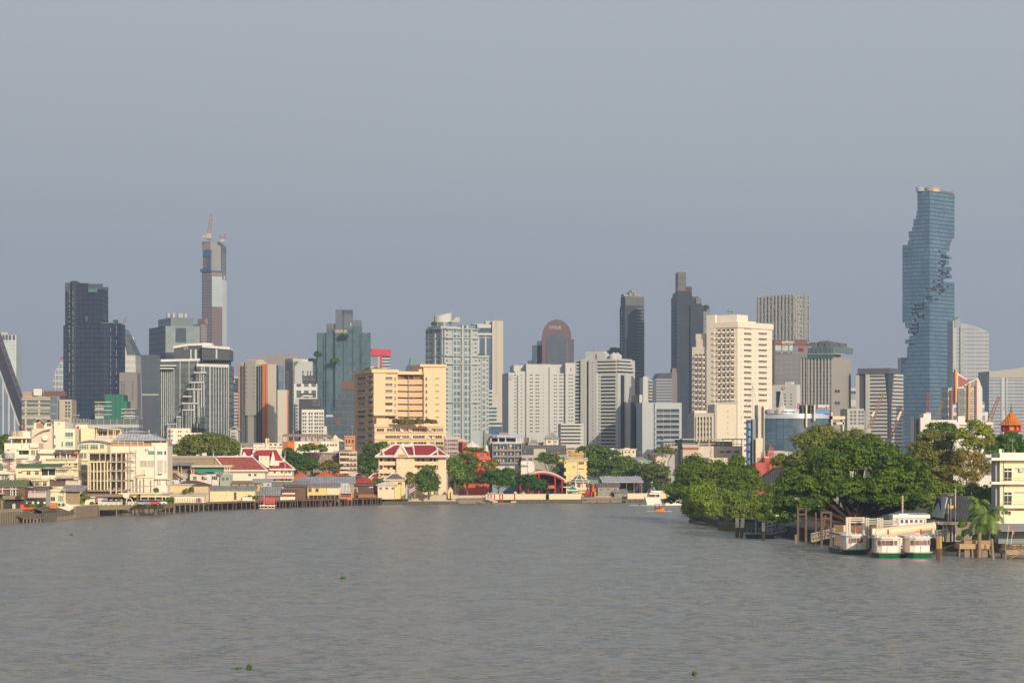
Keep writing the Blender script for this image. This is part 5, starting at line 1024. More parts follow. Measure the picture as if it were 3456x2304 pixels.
for v,row in((1250,((275,26,(0)),(377,28,1),(447,16,0),(525,16,1),(625,26,0),(690,24,1),(795,16,0),(855,24,1))),(1318,((380,40,1),(455,18,0),(515,30,1),(610,14,0),(660,34,1),(762,14,0),(800,12,1),(845,22,0))),(1380,((395,14,1),(470,24,0),(540,24,1),(620,16,0),(680,32,0),(780,16,1),(850,26,0)))):
 for xx,w_,q in row:B.wi('lower_window',(PC2,GLG if q else GL,CURT),'R',[x4(xx)],[y4(v)],w_,11,'3' if w_>20 else 'm',-4.5)
 B.x('lower_ledge',PCH,B.sR(x4(218)),B.sR(x4(890)),-5,-4.5,B.z(y4(v+26)),B.z(y4(v+20)))
 for xx in(480,560,740,775):
  b=MB();u=B.sR(x4(xx+rs.uniform(-20,20)));zz=B.z(y4(v+17));b.box(u,u+1,-5.1,-4.5,zz,zz+.75);B.pt_('air_conditioner',WHT,b)
b=MB();b.box(B.sR(x4(212)),B.sR(x4(388)),4,10,zE+1.2,B.z(y4(645)));b.box(B.sR(x4(212)),B.sR(x4(230)),2,12,zE+1.2,B.z(y4(638)));B.pt_('roof_room',Mt('olive_roof',(.26,.26,.10)),b)
b=MB();u=B.sR(x4(880));b.cyl(u,4,B.z(y4(602)),B.z(y4(592)),.5,.2,8);B.pt_('beacon',RED,b)
B.done()
TPL=leafmat('terrace_leaf',(.045,.05,.02),(.15,.13,.055));MIDL=leafmat('mid_leaf',(.022,.045,.012),(.085,.125,.03));DKL=leafmat('dark_leaf',(.010,.030,.010),(.04,.08,.02));OLV=leafmat('olive_leaf',(.04,.055,.015),(.14,.15,.045));BRL=leafmat('bright_leaf',(.03,.065,.012),(.11,.17,.03));BNL=leafmat('brown_leaf',(.07,.055,.02),(.19,.15,.06));YLL=leafmat('yellow_leaf',(.06,.075,.02),(.20,.22,.06))
tree('terrace_shrubs','row of olive shrubs growing along the terrace of the peach apartments',953,[(x4(455),y4(1165),12,8),(x4(510),y4(1165),14,9),(x4(560),y4(1162),14,11),(x4(620),y4(1168),12,7),(x4(680),y4(1165),12,9),(x4(770),y4(1165),14,8),(x4(820),y4(1172),12,7)],TPL,cat='plant',base=PZ(y4(1195),953),size=.5,cover=3,limbs=False)
d=905;XR=x4(0)
xb,yb=fr(1640,1450,10.456)
B=Bld('blue_guest_house','blue grey guest house with four columns of balconies and a roof sign',d,xb(225),xb(1255),th=3,dep=12)
BL=Mt('house_blue',(.21,.27,.33),.7,.08);BLD_=Mt('house_blue_dark',(.10,.14,.24));
B.body('wall',BL,yb(470));B.k('left_return',Mt('return_grey',(.21,.23,.24)),'b',-60,225,130,None,2.5);B.k('stair_head',MGR,'b',480,800,95,yb(180),4,6)
B.q('lower_band',BLD_,'R','b',225,1255,1225,1250,.5);B.q('upper_band',BLD_,'R','b',225,1255,510,530,.5);B.q('base_wall',Mt('base_cream',(.52,.49,.38)),'R','b',225,1255,1270,1600,.3)
for v in(545,760,1000):
 for k in range(4):
  xx=245+252*k;B.q('balcony_recess',Mt('recess_dark',(.09,.11,.12)),'R','b',xx,xx+225,v,v+150,.06)
  B.f('balcony_door',Mt('door_wood',(.26,.11,.04))if(k+v)%2 else GL,'R',xb(xx+10),xb(xx+115),yb(v+40),yb(v+150),.12);B.q('curtain',Mt('curtain_pale',(.62,.58,.48)),'R','b',xx+118,xx+140,v+40,v+150,.14)
  B.q('balcony_rail',Mt('rail_red',(.24,.09,.06)),'R','b',xx,xx+225,v+128,v+150,.9)
 B.q('balcony_slab',BL,'R','b',225,1255,v+150,v+205,1.1)
for k in range(5):xx=228+252*k;B.q('party_wall',Mt('house_blue_light',(.27,.34,.39)),'R','b',xx,xx+20,470,1240,1.1)
B.q('roof_parapet',WHT,'R','b',220,1260,430,470,1.2);B.q('parapet_band',Mt('band_blue',(.20,.26,.45)),'R','b',225,1255,470,512,.9)
for xx in(175,435,690,1070,1205):B.q('roof_post',WHT,'R','b',xx-16,xx+16,285,440,.9)
B.k('roof_bar',DGR,'b',240,1060,290,yb(440),2,5);b=MB();B.fbox(b,'R',xb(225),xb(1260),yb(170),yb(275),1.2,1.);b.box(0,B.L,0,7,B.z(yb(275)),B.z(yb(262)));B.pt_('sign_board',Mt('sign_lavender',(.25,.25,.47),.6,.06),b)
text(B.root,'sign_letters','RIVER VIEW RESIDENCE',Mt('sign_cream',(.80,.78,.72)),B.sR(xb(810)),-1.3,B.z(yb(222)),S(6.0,d),S(78,d),.12,0,.012);B.q('sign_mark',Mt('mark_red',(.55,.05,.09)),'R','b',300,380,205,255,1.3,-1.1)
B.done()
xs,ys=fr(1240,1440,4.9);d=885
B=Bld('orange_cafe','bright orange red cafe building with roof garden and white marquee on top',d,xs(1590),xs(2020),xl=xs(1515),th=14)
OR=Mt('orange_wall',(.55,.10,.03),.7,.08)
B.body('wall',OR,ys(400));b=MB();b.box(-.3,1.2,.5,B.W,B.z(ys(400)),B.z(ys(255)));b.box(0,B.L*.15,B.W-.5,B.W,B.z(ys(400)),B.z(ys(240)));B.pt_('high_wall',Mt('orange_dark',(.36,.065,.03)),b)
B.wi('window',(OR,GLG),'R',[xs(1905)],[ys(475),ys(590)],19,16,'m');B.wi('window',(OR,GL),'R',[xs(1990),xs(1790)],[ys(455)],6,10,'n');B.q('balcony_slab',OR,'R','s',1770,2025,500,545,1.3);B.q('balcony_slab',OR,'R','s',1770,2025,610,660,1.3);B.q('roof_parapet',OR,'R','s',1580,2020,395,430,.3)
B.done()
q=B;o=TH('marquee','white peaked marquee on the roof of the orange cafe','marquee',(PX(xs(1725),d),d+4,PZ(ys(400),d)))
b=MB();b.la(0,0,[(S(26,d),PZ(ys(325),d)-PZ(ys(400),d)),(S(24,d),PZ(ys(305),d)-PZ(ys(400),d)),(S(12,d),PZ(ys(275),d)-PZ(ys(400),d)),(S(3,d),PZ(ys(250),d)-PZ(ys(400),d)),(.1,PZ(ys(230),d)-PZ(ys(400),d))],8);b.bd('canopy',Mt('canvas_white',(.72,.66,.52)),o)
for sx in(-1,1):
 for sy in(-1,1):b=MB();b.tb((sx*1.8,sy*1.8,0),(sx*1.8,sy*1.8,1.6),.08);b.bd('pole',STL,o)
o=TH('statue','small white statue standing on the right roof corner of the orange cafe','statue',(PX(xs(1968),d),d+.6,PZ(ys(400),d)));b=MB();b.la(0,0,[(.75,0),(.7,.4),(.45,.7),(.55,1.1),(.6,1.5),(.32,1.75),(.34,1.95),(.2,2.1),(.1,2.3),(.02,2.4)],10);b.bd('figure',WHT,o)
tree('roof_plants','roof garden plants along the parapet of the orange cafe',d-.3,[(xs(1640),ys(370),7,6),(xs(1720),ys(372),9,6),(xs(1800),ys(375),9,5),(xs(1880),ys(375),8,5)],MIDL,cat='plant',base=PZ(ys(400),d),size=.4,limbs=False)
B=Bld('pink_flats','pale pink flats with small blue windows between peach apartments and orange cafe',940,xs(1275),xs(1620),th=3,dep=12)
PK=Mt('pink_wall',(.52,.40,.38));B.k('wall',PK,'s',1275,1540,160);B.k('step',PK,'s',1540,1625,195)
for v in(225,290,355,430):B.wi('window',(PK,glass('window_blue',(.06,.09,.17))),'R',[xs(x)for x in(1300,1342,1378,1412,1445,1480)],[ys(v)],6.2,6.5,'m',alt=(.4,(PK,GL)));B.q('ledge',PK,'R','s',1275,1540,v+20,v+26,.4)
B.done()
xm,ym=fr(1640,1440,3.92)
B=Bld('terrace_hall','low dark glazed hall with pale base behind the round tree, right of the guest house',930,xm(475),xm(1060),th=3,dep=14)
B.k('glass_storey',facade('hall_glass',(.10,.10,.11),(.03,.035,.045),(.07,.08,.095),.9,3,.2,.08,.2),'m',480,1060,240,ym(345));B.k('base',Mt('hall_base',(.36,.32,.28)),'m',475,1060,345,None,-.5);B.q('opening',DGR,'R','m',480,630,292,378,.7);B.q('red_band',BRN,'R','m',890,1060,325,360,.9);B.q('pale_wall',Mt('hall_pale',(.44,.40,.35)),'R','m',630,790,290,370,.75)
B.f('canopy',Mt('hall_canopy',(.45,.39,.32)),'R',xm(460),xm(690),ym(372),ym(408),3,0);B.done()
B=Bld('white_kiosk','plain white walled house tucked between the guest house and the round tree',900,xm(465),xm(640),th=3,dep=8)
B.body('wall',WHT,ym(452));B.q('awning',LGR,'R','m',465,560,500,515,1.2);B.wi('window',(WHT,GL),'R',[xm(520)],[ym(430)],1,1,'n')if False else None;B.k('upper_room',Mt('upper_grey',(.34,.32,.30)),'m',478,640,398,ym(452),1,6);B.wi('window',(LGR,GL),'R',[xm(505),xm(590)],[ym(428)],14,9,'m',1.);B.done()
rs=random.Random(8)
def rooftop(name,label,d,xa,xb_,yt,yw,m,rm,cat='building',wn_=3,style='g'):
 B=Bld(name,label,d,xa,xb_,th=rs.choice((3,6,9)),dep=S(xb_-xa,d)*.8)
 B.body('wall',m,yw);z0,z1=B.z(yw),B.z(yt);b=MB()
 if style=='g':b.gablex(0,B.L,0,B.W,z0,z1,.2,.4)
 elif style=='h':b.hip(0,B.L,0,B.W,z0,z1,.5)
 elif style=='y':b.gabley(0,B.L,0,B.W,z0,z1,.2,.4)
 else:b.box(-.3,B.L+.3,-.4,B.W+.3,z0,z0+.35);b.box(B.L*.2,B.L*.6,2,B.W*.7,z0+.35,z1)
 B.pt_('roof',rm,b)
 if style=='y':b=MB();b.ext([(0,z0),(B.L,z0),(B.L/2,z1)],.02,.3);B.pt_('gable',m,b)
 for r_ in range(max(1,int((B.z(yw)-1)/3.2))):
  yy=yw+8+3.1*F/d*r_
  if wn_:B.wi('window',(WHT,GL,CURT),'R',[xa+(xb_-xa)*(i+.5+rs.uniform(-.12,.12))/wn_ for i in range(wn_)],[yy],max(4,(xb_-xa)/wn_*.45),7,'m',alt=(.3,(CRM,GLG,CURT)))
 return B.done()
RFG=roofmat('grey_sheet',(.27,.265,.26),.8);RFB=roofmat('brown_sheet',(.17,.13,.105),.8);RFR=roofmat('rust_tile',(.30,.12,.07),.5);RFO=roofmat('orange_tile',(.50,.115,.03),.55);RFC=roofmat('crimson_tile',(.34,.030,.035),.45,0,.10,.6,.08);RFS=roofmat('silver_sheet',(.42,.43,.45),.9);RFT=roofmat('teal_sheet',(.24,.36,.33),.9);RFW=roofmat('white_sheet',(.60,.57,.53),1.0,0,.1);RFK=roofmat('dark_tile',(.055,.052,.06),.5)
for a in(('shophouse','pinkish roofed shophouse peeping above the trees right of the shrine tower',1000,xm(1065),xm(1240),ym(275),ym(295),Mt('w1',(.46,.36,.28)),RFR,2,'f'),('shophouse','white flat roofed shophouse above the trees under the domed tower',1010,xm(1580),xm(1800),ym(280),ym(305),WHT,WHT,4,'f'),('shophouse','cream flat roofed shophouse between two white ones at the domed tower foot',1015,xm(1815),xm(1985),ym(278),ym(300),CRM,CRM,3,'f'),('shophouse','brown walled house with rooftop poles left of the right bank trees',960,xm(2175),xm(2360),ym(345),ym(375),Mt('w2',(.33,.27,.22)),RFB,3,'f'),('shophouse','cream house with one dark window, among roofs left of the right bank trees',945,x6(385)-8,x6(385)+30,1542,1548,Mt('w3',(.58,.47,.33)),CRM,2,'f'),('shophouse','house with teal wall and white gable between the tree line and brown house',955,xm(2010),xm(2180),ym(435),ym(462),Mt('w4',(.20,.36,.30)),RFW,2,'y'),('shophouse','low house with grey sheet roof above the tree line',950,xm(1870),xm(2080),ym(405),ym(440),Mt('w5',(.48,.42,.36)),RFG,3,'g'),('shophouse','low white house with long silver roof just above the far water edge trees',940,xm(2180),xm(2352),ym(505),ym(545),WHT,RFS,3,'g'),('shophouse','small grey house with orange roof lamp under the tall hotel',990,xm(560),xm(760),ym(170),ym(215),LGR,RFG,3,'f'),('shophouse','small cream rooftop pavilion with broad grey hat roof before the twin hotel',985,xm(790),xm(960),ym(75),ym(165),CRM,RFG,2,'h'),('shophouse','cluttered grey rooftop house at the foot of the twin hotel',992,xm(480),xm(640),ym(140),ym(225),MGR,RFB,3,'f')):
 rooftop(a[0],a[1],a[2],a[3],a[4],a[5],a[6],a[7],a[8],wn_=a[9],style=a[10])
xw,yw=fr(2180,1380,3.408)
B=Bld('long_house','long cream house with open roof terrace and grey canopy, before the bright apartments',960,xw(420),xw(1110),th=4,dep=12)
HC=Mt('house_cream',(.60,.52,.42));B.k('wall',HC,'w',600,1110,425);B.k('left_house',Mt('left_cream',(.50,.42,.33)),'w',420,600,460,None,-1)
B.f('canopy',Mt('canopy_grey',(.40,.37,.34)),'R',xw(415),xw(1115),yw(352),yw(340),1.2,9)
for xx in(610,725,840,885,1000,1100):B.q('post',HC,'R','w',xx-4,xx+4,352,430,.3)
B.q('rail',HC,'R','w',600,1110,398,404,.3);B.k('terrace_room',Mt('terrace_dark',(.20,.15,.11)),'w',420,1000,372,yw(425),2,6);B.q('awning',RFO,'R','w',420,600,440,462,1.5);B.q('terrace_band',LGR,'R','w',415,600,405,440,1.2)
for xx in(875,948,1042):B.wi('window',(HC,GLG),'R',[xw(xx)],[yw(492)],17,8,'h');
B.wi('window',(HC,GL),'R',[xw(460),xw(540)],[yw(495)],18,12,'m');B.done()
B=Bld('green_framed_house','cream house with thin green frame lines in front of the long cream house',930,xw(720),xw(940),th=4,dep=8)
B.body('wall',Mt('framed_cream',(.60,.54,.34)),yw(560));
for xx in(725,805,890):B.q('green_frame',Mt('frame_green',(.16,.36,.24)),'R','w',xx-3,xx+3,560,660,.15)
B.q('green_frame',Mt('frame_green',(.16,.36,.24)),'R','w',720,940,612,617,.2);B.wi('window',(CRM,GL),'R',[xw(745)],[yw(585)],11,9,'m');B.done()
B=Bld('grey_flats','grey walled flats with slanting roof line left of the long cream house',965,xw(205),xw(420),th=4,dep=10)
B.k('block',MGR,'w',370,420,350);B.k('low_block',LGR,'w',205,372,388);B.wi('window',(LGR,GL),'R',[xw(230),xw(270),xw(310),xw(345)],[yw(410),yw(460)],9,8,'m');B.f('roof_slab',STL,'R',xw(200),xw(425),yw(352),yw(340),.6,8);B.done()
B=Bld('red_gantry','red steel gantry block with ladder and winches beside the blue office',925,xw(1262),xw(1600),th=3,dep=9)
RG=Mt('gantry_red',(.42,.075,.045),.6,.12);B.k('hull',RG,'w',1365,1600,560);B.k('left_hull',RG,'w',1262,1370,615);b=MB()
for xx in(1395,1415,1470):b.tb((B.sR(xw(1395+.0)),-.5,0),(B.sR(xw(xx)),-.5,B.z(yw(615))),.1)
for k in range(8):zz=B.z(yw(720-14*k));b.tb((B.sR(xw(1396)),-.5,zz),(B.sR(xw(1424)),-.5,zz),.08)
b.tb((B.sR(xw(1396)),-.5,B.z(yw(730))),(B.sR(xw(1396)),-.5,B.z(yw(590))),.1);b.tb((B.sR(xw(1424)),-.5,B.z(yw(730))),(B.sR(xw(1424)),-.5,B.z(yw(590))),.1);B.pt_('ladder',RG,b)
b=MB();u=B.sR
for xx in(1425,1440,1455,1470):b.box(u(xw(xx))-.15,u(xw(xx))+.15,1,1.3,B.z(yw(560)),B.z(yw(410 if xx==1440 else 440)))
for v in(500,515,530):b.box(u(xw(1370)),u(xw(1600)),1,1.2,B.z(yw(v+5)),B.z(yw(v)))
for xx in range(1375,1600,28):b.box(u(xw(xx)),u(xw(xx+4)),1,1.2,B.z(yw(560)),B.z(yw(500)))
B.pt_('railing',RG,b);b=MB();b.cyl(u(xw(1520)),2,B.z(yw(605)),B.z(yw(570)),1.6,n=12);b.cyl(u(xw(1565)),2,B.z(yw(600)),B.z(yw(580)),2.2,n=12);B.pt_('winch',Mt('winch_dark',(.10,.12,.10)),b);B.q('warning_panel',Mt('lighter_red',(.50,.11,.07)),'R','w',1500,1590,625,670,.2);B.done()
o=TH('boathouse','dark pyramid tiled roof house half hidden behind the big banyan','building',(PX(xw(1500),640),640,GZ));d=640
b=MB();X=lambda x:PX(xw(x),d)-PX(xw(1500),d);Z=lambda y:PZ(yw(y),d)-GZ;b.ext([(X(1315),Z(808)),(X(1395),Z(890)),(X(1700),Z(890)),(X(1700),Z(665)),(X(1510),Z(675))],0,9);b.bd('roof',RFK,o);bx(o,'wall',WHT,X(1400),X(1690),.6,8,0,Z(885))
xs,ys=fr(1240,1440,4.9);CW=Mt('school_cream',(.70,.56,.38),.7,.05);CTR=Mt('roof_trim',(.72,.67,.60),.6,.06)
d=858
B=Bld('red_roofed_school','cream school with open corridors and a crimson Thai roof edged in white, at the water',d,xs(185),xs(1303),th=2,dep=13)
u=lambda x:B.sR(xs(x));z=lambda y:B.z(ys(y))
ze=z(505)
b=MB();b.box(u(185),u(480),2.2,13,0,ze);b.box(u(770),u(1180),2.2,13,0,ze);b.box(u(480),u(770),-1.2,13,0,ze);b.box(u(1180),u(1303),-.2,13,0,ze);B.pt_('wall',CW,b)
B.x('left_end',Mt('end_red',(.30,.05,.04)),u(183),u(187),-.2,13,0,ze)
for v in(570,705,835):
 b=MB();b.box(u(187),u(480),-.1,.25,z(v+62),z(v));b.box(u(187),u(480),-.1,2.2,z(v+64),z(v+60));B.pt_('corridor_parapet',CW,b)
 b=MB();b.box(u(770),u(1180),-.1,.25,z(v+62),z(v));b.box(u(770),u(1180),-.1,2.2,z(v+64),z(v+60));B.pt_('corridor_parapet',CW,b)
for xx in(192,262,775,1082,1150,1176):B.x('corridor_column',CW,u(xx-5),u(xx+5),-.25,.3,0,ze)
for v in(540,672,800):
 for xx in(228,350,440,845,920,1050,1110):B.wi('corridor_door',(CW,Mt('door_dark',(.13,.075,.045))),'R',[xs(xx)],[ys(v+5)],8,10,'n',2.15)
 B.wi('corridor_recess',(CW,Mt('recess_brown',(.10,.06,.04))),'R',[xs(213),xs(1165)],[ys(v)],5.5,11,'n',1.)
b=MB();
for v in(545,680):
 for xx in(532,634,706,750):b.box(u(xx-2.5),u(xx+2.5),-1.3,-1.15,z(v+12),z(v-12))
B.pt_('wall_slots',BRN,b)
zr=z(300);x0,x1_,y0,y1_=u(130),u(1352),-2.2,15
P=[(x0,y0,ze),(x1_,y0,ze),(x1_,y1_,ze),(x0,y1_,ze)];ra,rb=(u(430),6.4,zr),(u(1090),6.4,zr)
b=MB();t=.35;b.prism([(p[0],p[1])for p in P],ze-.1,ze+t);Q=[(p[0],p[1],ze+t)for p in P]
b.face([Q[0],Q[1],rb,ra]);b.face([Q[1],Q[2],rb]);b.face([Q[2],Q[3],ra,rb]);b.face([Q[3],Q[0],ra]);B.pt_('roof',RFC,b)
def trim(pts,r=.32):
 b=MB()
 for p,q in zip(pts,pts[1:]):b.tb(p,q,r,r,4)
 return B.pt_('roof_trim',CTR,b)
trim([Q[0],Q[1]],.42);trim([Q[0],ra]);trim([ra,rb]);trim([rb,Q[1]]);trim([(u(250),-.5,z(395)),(u(278),y0,ze+.5)],.34)
trim([(u(590),2,z(318)),(u(755),2,z(318)),(u(775),y0-.1,ze+.5)],.3);trim([(u(1018),y0-.1,ze+.5),(u(1150),.6,z(395)),(u(1168),y0-.1,ze+.5)],.3);trim([(u(1120),6.,z(312)),(u(1142),3.5,z(335)),(u(1158),.9,z(400))],.34)
b=MB();g=[(u(440),z(500)),(u(562),z(312)),(u(680),z(500))];b.ext(g,-2.0,5);B.pt_('gable_roof',RFC,b)
b=MB();b.ext([(u(462),z(500)),(u(562),z(345)),(u(658),z(500))],-2.5,-2.0);B.pt_('gable_wall',CW,b)
b=MB();y_=-2.7
for p,q in(((u(440),z(505)),(u(562),z(305))),((u(562),z(305)),(u(682),z(505)))):b.tb((p[0],y_,p[1]),(q[0],y_,q[1]),.5,.36,4)
b.tb((u(562),y_,z(305)),(u(562),y_,z(285)),.25,.05,6);B.pt_('gable_trim',CTR,b)
B.x('gable_sign',Mt('sign_ochre',(.50,.27,.05)),u(515),u(632),-2.75,-2.5,z(488),z(455));b=MB();b.ext([(u(505),z(455)),(u(560),z(395)),(u(632),z(455)),(u(610),z(455)),(u(560),z(415)),(u(525),z(455))],-2.7,-2.5);B.pt_('gable_ornament',CTR,b)
B.done()
def hHs(name,label,d,xa,xb_,y_ridge,y_eave,y_base,wall,roof,trimm=None,th=3,wn_=3,ridge=None,dep=None,win=True,ov=.6,base=GZ,wy=None):
 B=Bld(name,label,d,xa,xb_,th=th,dep=dep or S(xb_-xa,d)*.7,base=base)
 B.body('wall',wall,y_eave+1);b=MB();b.hip(0,B.L,0,B.W,B.z(y_eave),B.z(y_ridge),ov,ridge);B.pt_('roof',roof,b)
 if trimm:
  lx,ly=B.L+2*ov,B.W+2*ov;r=(ly/2 if ridge is None else ridge);z0,z1=B.z(y_eave)+.18,B.z(y_ridge);ym=B.W/2
  if lx>=ly:A,C=(-ov+r,ym,z1),(B.L+ov-r,ym,z1)
  else:A=C=(B.L/2,-ov+lx/2,z1)
  b=MB();b.tb((-ov,-ov,z0),A,.2,.2,4);b.tb(A,C,.2,.2,4)if A!=C else None;b.tb(C,(B.L+ov,-ov,z0),.2,.2,4);b.tb((-ov,-ov,z0),(B.L+ov,-ov,z0),.22,.22,4);B.pt_('roof_trim',trimm,b)
 if win and wn_:B.wi('window',(CRM,GL,CURT),'R',[xa+(xb_-xa)*(i+.5)/wn_ for i in range(wn_)],[wy or y_eave+10],(xb_-xa)/wn_*.45,8,'m')
 return B.done()
xa_,ya_=fr(880,1440,4.9)
hHs('yellow_house','yellow waterside house with a grey brown hipped roof, left front of the school',845,xs(290),xs(620),ys(775),ys(885),ys(1130),Mt('house_yellow',(.70,.52,.22)),RFB,CTR,wn_=2)
hHs('small_pavilion','little house with crimson hipped roof and white ridge, far left of the school',858,xs(45),xs(235),ys(770),ys(850),ys(1130),CW,RFC,CTR,wn_=1)
hHs('small_pavilion','crimson roofed hall peak just right of the orange tiled roofs',880,xa_(1560),xa_(1690),ya_(765),ya_(830),ya_(1130),CW,RFC,CTR,wn_=0)
hHs('quay_house','low cream waterside house with pale flat eaves left of the round bush',842,xs(170),xs(470),ys(905),ys(965),ys(1130),CRM,RFW,None,wn_=3)
hHs('quay_house','low pale blue house behind the flag beside the round bush',846,xs(590),xs(720),ys(880),ys(935),ys(1130),Mt('pale_blue_wall',(.42,.45,.47)),RFG,None,wn_=2)
o=TH('flagpole','white flagpole with a small striped flag in front of the school','flag',(PX(xs(785),838),838,GZ));b=MB();b.tb((0,0,0),(0,0,PZ(ys(950),838)-GZ),.07,.04);b.bd('pole',WHT,o)
for k,mm in enumerate((RED,WHT,Mt('flag_blue',(.05,.06,.22)),WHT,RED)):
 b=MB();hh=.34;zt=PZ(ys(978),838)-GZ-hh*k;b.solid([(-2.,0,zt-hh-1.1),(-.1,0,zt-hh),(-.1,.03,zt-hh),(-2.,.03,zt-hh-1.1)],[(-2.,0,zt-1.1),(-.1,0,zt),(-.1,.03,zt),(-2.,.03,zt-1.1)]);b.bd('flag_stripe',mm,o)
o=TH('shrine_niche','small cream pointed shrine niche with dark opening beside the school','shrine',(PX(xs(1372),852),852,GZ));b=MB();k=S(1/4.9,852);b.ext([(-42*k,0),(42*k,0),(42*k,PZ(ys(1055),852)-GZ),(0,PZ(ys(990),852)-GZ),(-42*k,PZ(ys(1055),852)-GZ)],0,2);b.bd('wall',Mt('niche_yellow',(.68,.52,.27)),o);bx(o,'opening',Mt('opening_brown',(.16,.07,.02)),-10*k,12*k,-.08,0,0,PZ(ys(1085),852)-GZ)
def wall(name,label,p,q,z0,z1,t,m,cat='wall',cap=None,pil=0,capm=None):
 v=Vector((q[0]-p[0],q[1]-p[1],0));L=v.length;o=TH(name,label,cat,(p[0],p[1],0),math.atan2(v.y,v.x))
 bx(o,'wall_body',m,0,L,0,t,z0,z1)
 if cap:bx(o,'coping',capm or m,-.1,L+.1,-.15,t+.15,z1,z1+cap)
 if pil:
  n=int(L/pil)
  for k in range(n+1):bx(o,'pile',Mt('wet_pile',(.13,.115,.085)),pil*k,pil*k+.35,-.3,0,z0,z1-.5)
 return o
SQ=Mt('quay_stone',(.50,.43,.31),.8,.2,.4);WET=Mt('wet_stone',(.075,.07,.05),.6,.3,.6);TIM=Mt('timber',(.20,.135,.08),.85,.25,1.);OLD=Mt('old_timber',(.26,.20,.14),.85,.3,1.);PLK=Mt('planks',(.30,.25,.19),.85,.25,.8)
pt=lambda x,d:(PX(x,d),d)
def wl(x,y):d=WD(y);return pt(x,d)
wall('quay_wall','long plain stone quay wall below the red roofed school',wl(1296,1700.5),wl(1545,1699),.9,2.9,.5,SQ,cap=.15);wall('quay_footing','dark wet footing under the school quay wall',wl(1290,1702),wl(1548,1701),-.6,1.05,.6,WET,pil=1.6)
wall('river_wall','cream river wall running from the red posts past the parasols',wl(1640,1698),wl(1842,1697),1.2,3.,.5,Mt('wall_cream',(.66,.55,.40),.75,.1),cap=.18);wall('river_wall','short cream river wall in front of the arched red hall',wl(1853,1697),wl(1960,1696),1.2,3.,.5,MATS['wall_cream'],cap=.18,);wall('river_wall','cream river wall at the right behind the white yacht',wl(2118,1695),wl(2265,1694),1.2,3.,.5,MATS['wall_cream'],cap=.18)
wall('pile_wall','dark row of close piles under the cream river wall',wl(1738,1698.5),wl(1965,1697.5),-.6,1.35,.6,WET,pil=2.2);wall('pile_wall','dark row of piles behind the white yacht',wl(2110,1696),wl(2260,1695),-.6,1.3,.6,WET,pil=2.)
def pier(name,label,p,q,w_,zt,post=3.,m=None,rail=False,rm=None,t=.3,posts2=True,pm=None,rows=2,railh=1.):
 m=m or PLK;v=Vector((q[0]-p[0],q[1]-p[1],0));L=v.length;o=TH(name,label,'pier',(p[0],p[1],0),math.atan2(v.y,v.x))
 bx(o,'deck',m,0,L,0,w_,zt-t,zt);n=max(2,int(L/post)+1)
 for k in range(n):
  for j in range(rows):
   x=.2+(L-.4)*k/(n-1)+random.uniform(-.5,.5);b=MB();b.tb((x,.2+(w_-.4)*j/max(1,rows-1),-.8),(x+random.uniform(-.2,.2),.2+(w_-.4)*j/max(1,rows-1),zt-t),.16,.15,6);b.bd('stilt',pm or OLD,o)
 if rail:
  b=MB();nn=max(2,int(L/1.6))
  for k in range(nn+1):x=L*k/nn;b.box(x-.05,x+.05,.05,.15,zt,zt+railh)
  for hh in(railh*.5,railh):b.box(0,L,.06,.14,zt+hh-.06,zt+hh)
  b.bd('railing',rm or WHT,o)
 return o
pier('timber_jetty','brown timber jetty with pink railings between the school wall and red posts',wl(1545,1701),wl(1640,1700.5),5,1.7,5.5,TIM,True,Mt('rail_pink',(.50,.30,.22)),railh=1.2)
wall('jetty_wall','low pale wall behind the pink jetty railings',wl(1546,1697.5),wl(1640,1697),1.6,2.7,.4,SQ)
for k,(xx,yt)in enumerate(((1648,1661),(1657.5,1661),(1669,1661.5),(1687,1661),(1696,1662),(1736.5,1659))):
 d=WD(1699.5)-1.5;o=TH('mooring_post',('red mooring post, leftmost of five by the pontoon','red mooring post, second from left by the pontoon','tallest red mooring post, middle of five by the pontoon','red mooring post right of the pontoon gangway','shorter red mooring post, rightmost of the pontoon five','lone red mooring post near the parasols')[k],'post',(PX(xx,d),d,0),group='red mooring posts')
 b=MB();b.tb((0,0,-.8),(0,0,PZ(yt+4,d)),.24,.22,8);b.bd('shaft',RED,o);b=MB();b.tb((0,0,PZ(yt+4,d)),(0,0,PZ(yt,d)),.27,.2,8);b.bd('cap',WHT,o)
d=WD(1699.5);o=TH('pontoon','pale floating pontoon with gangway between the red mooring posts','pontoon',(PX(1690,d),d-2.5,0));b=MB();X=lambda x:PX(x,d)-PX(1690,d)
b.box(X(1664),X(1742),-1.5,2,-.2,.55);b.bd('float',Mt('float_dark',(.20,.15,.11)),o);b=MB();b.box(X(1664),X(1680),-1.6,1.5,.55,1.1);b.box(X(1724),X(1742),-1.6,1.5,.55,1.0);b.bd('float_box',SQ,o);b=MB();b.solid([(X(1642),0,1.6),(X(1666),0,.6),(X(1666),1.8,.6),(X(1642),1.8,1.6)],[(X(1642),0,2.8),(X(1672),0,1.4),(X(1672),1.8,1.4),(X(1642),1.8,2.8)]);b.bd('gangway',LGR,o)
for k,(xx,yy,r)in enumerate(((1764,1655,12),(1793,1654,8),(1740,1657,7))):
 d=872;o=TH('parasol',('wide cream parasol under the trees by the river wall','smaller cream parasol right of the wide one by the river wall','tilted cream parasol beside the lone red post')[k],'parasol',(PX(xx,d),d,GZ),group='parasols by the river wall');zt=PZ(yy,d)-GZ
 b=MB();b.la(0,0,[(S(r,d),zt-1.),(S(r*.5,d),zt-.4),(.05,zt)],8);e=b.bd('canopy',Mt('canvas_white',(.72,.66,.52)),o);b=MB();b.tb((0,0,0),(0,0,zt),.05);b.bd('pole',STL,o)
 if k==2:e.rotation_euler=(0,rad(3),0)
d=871
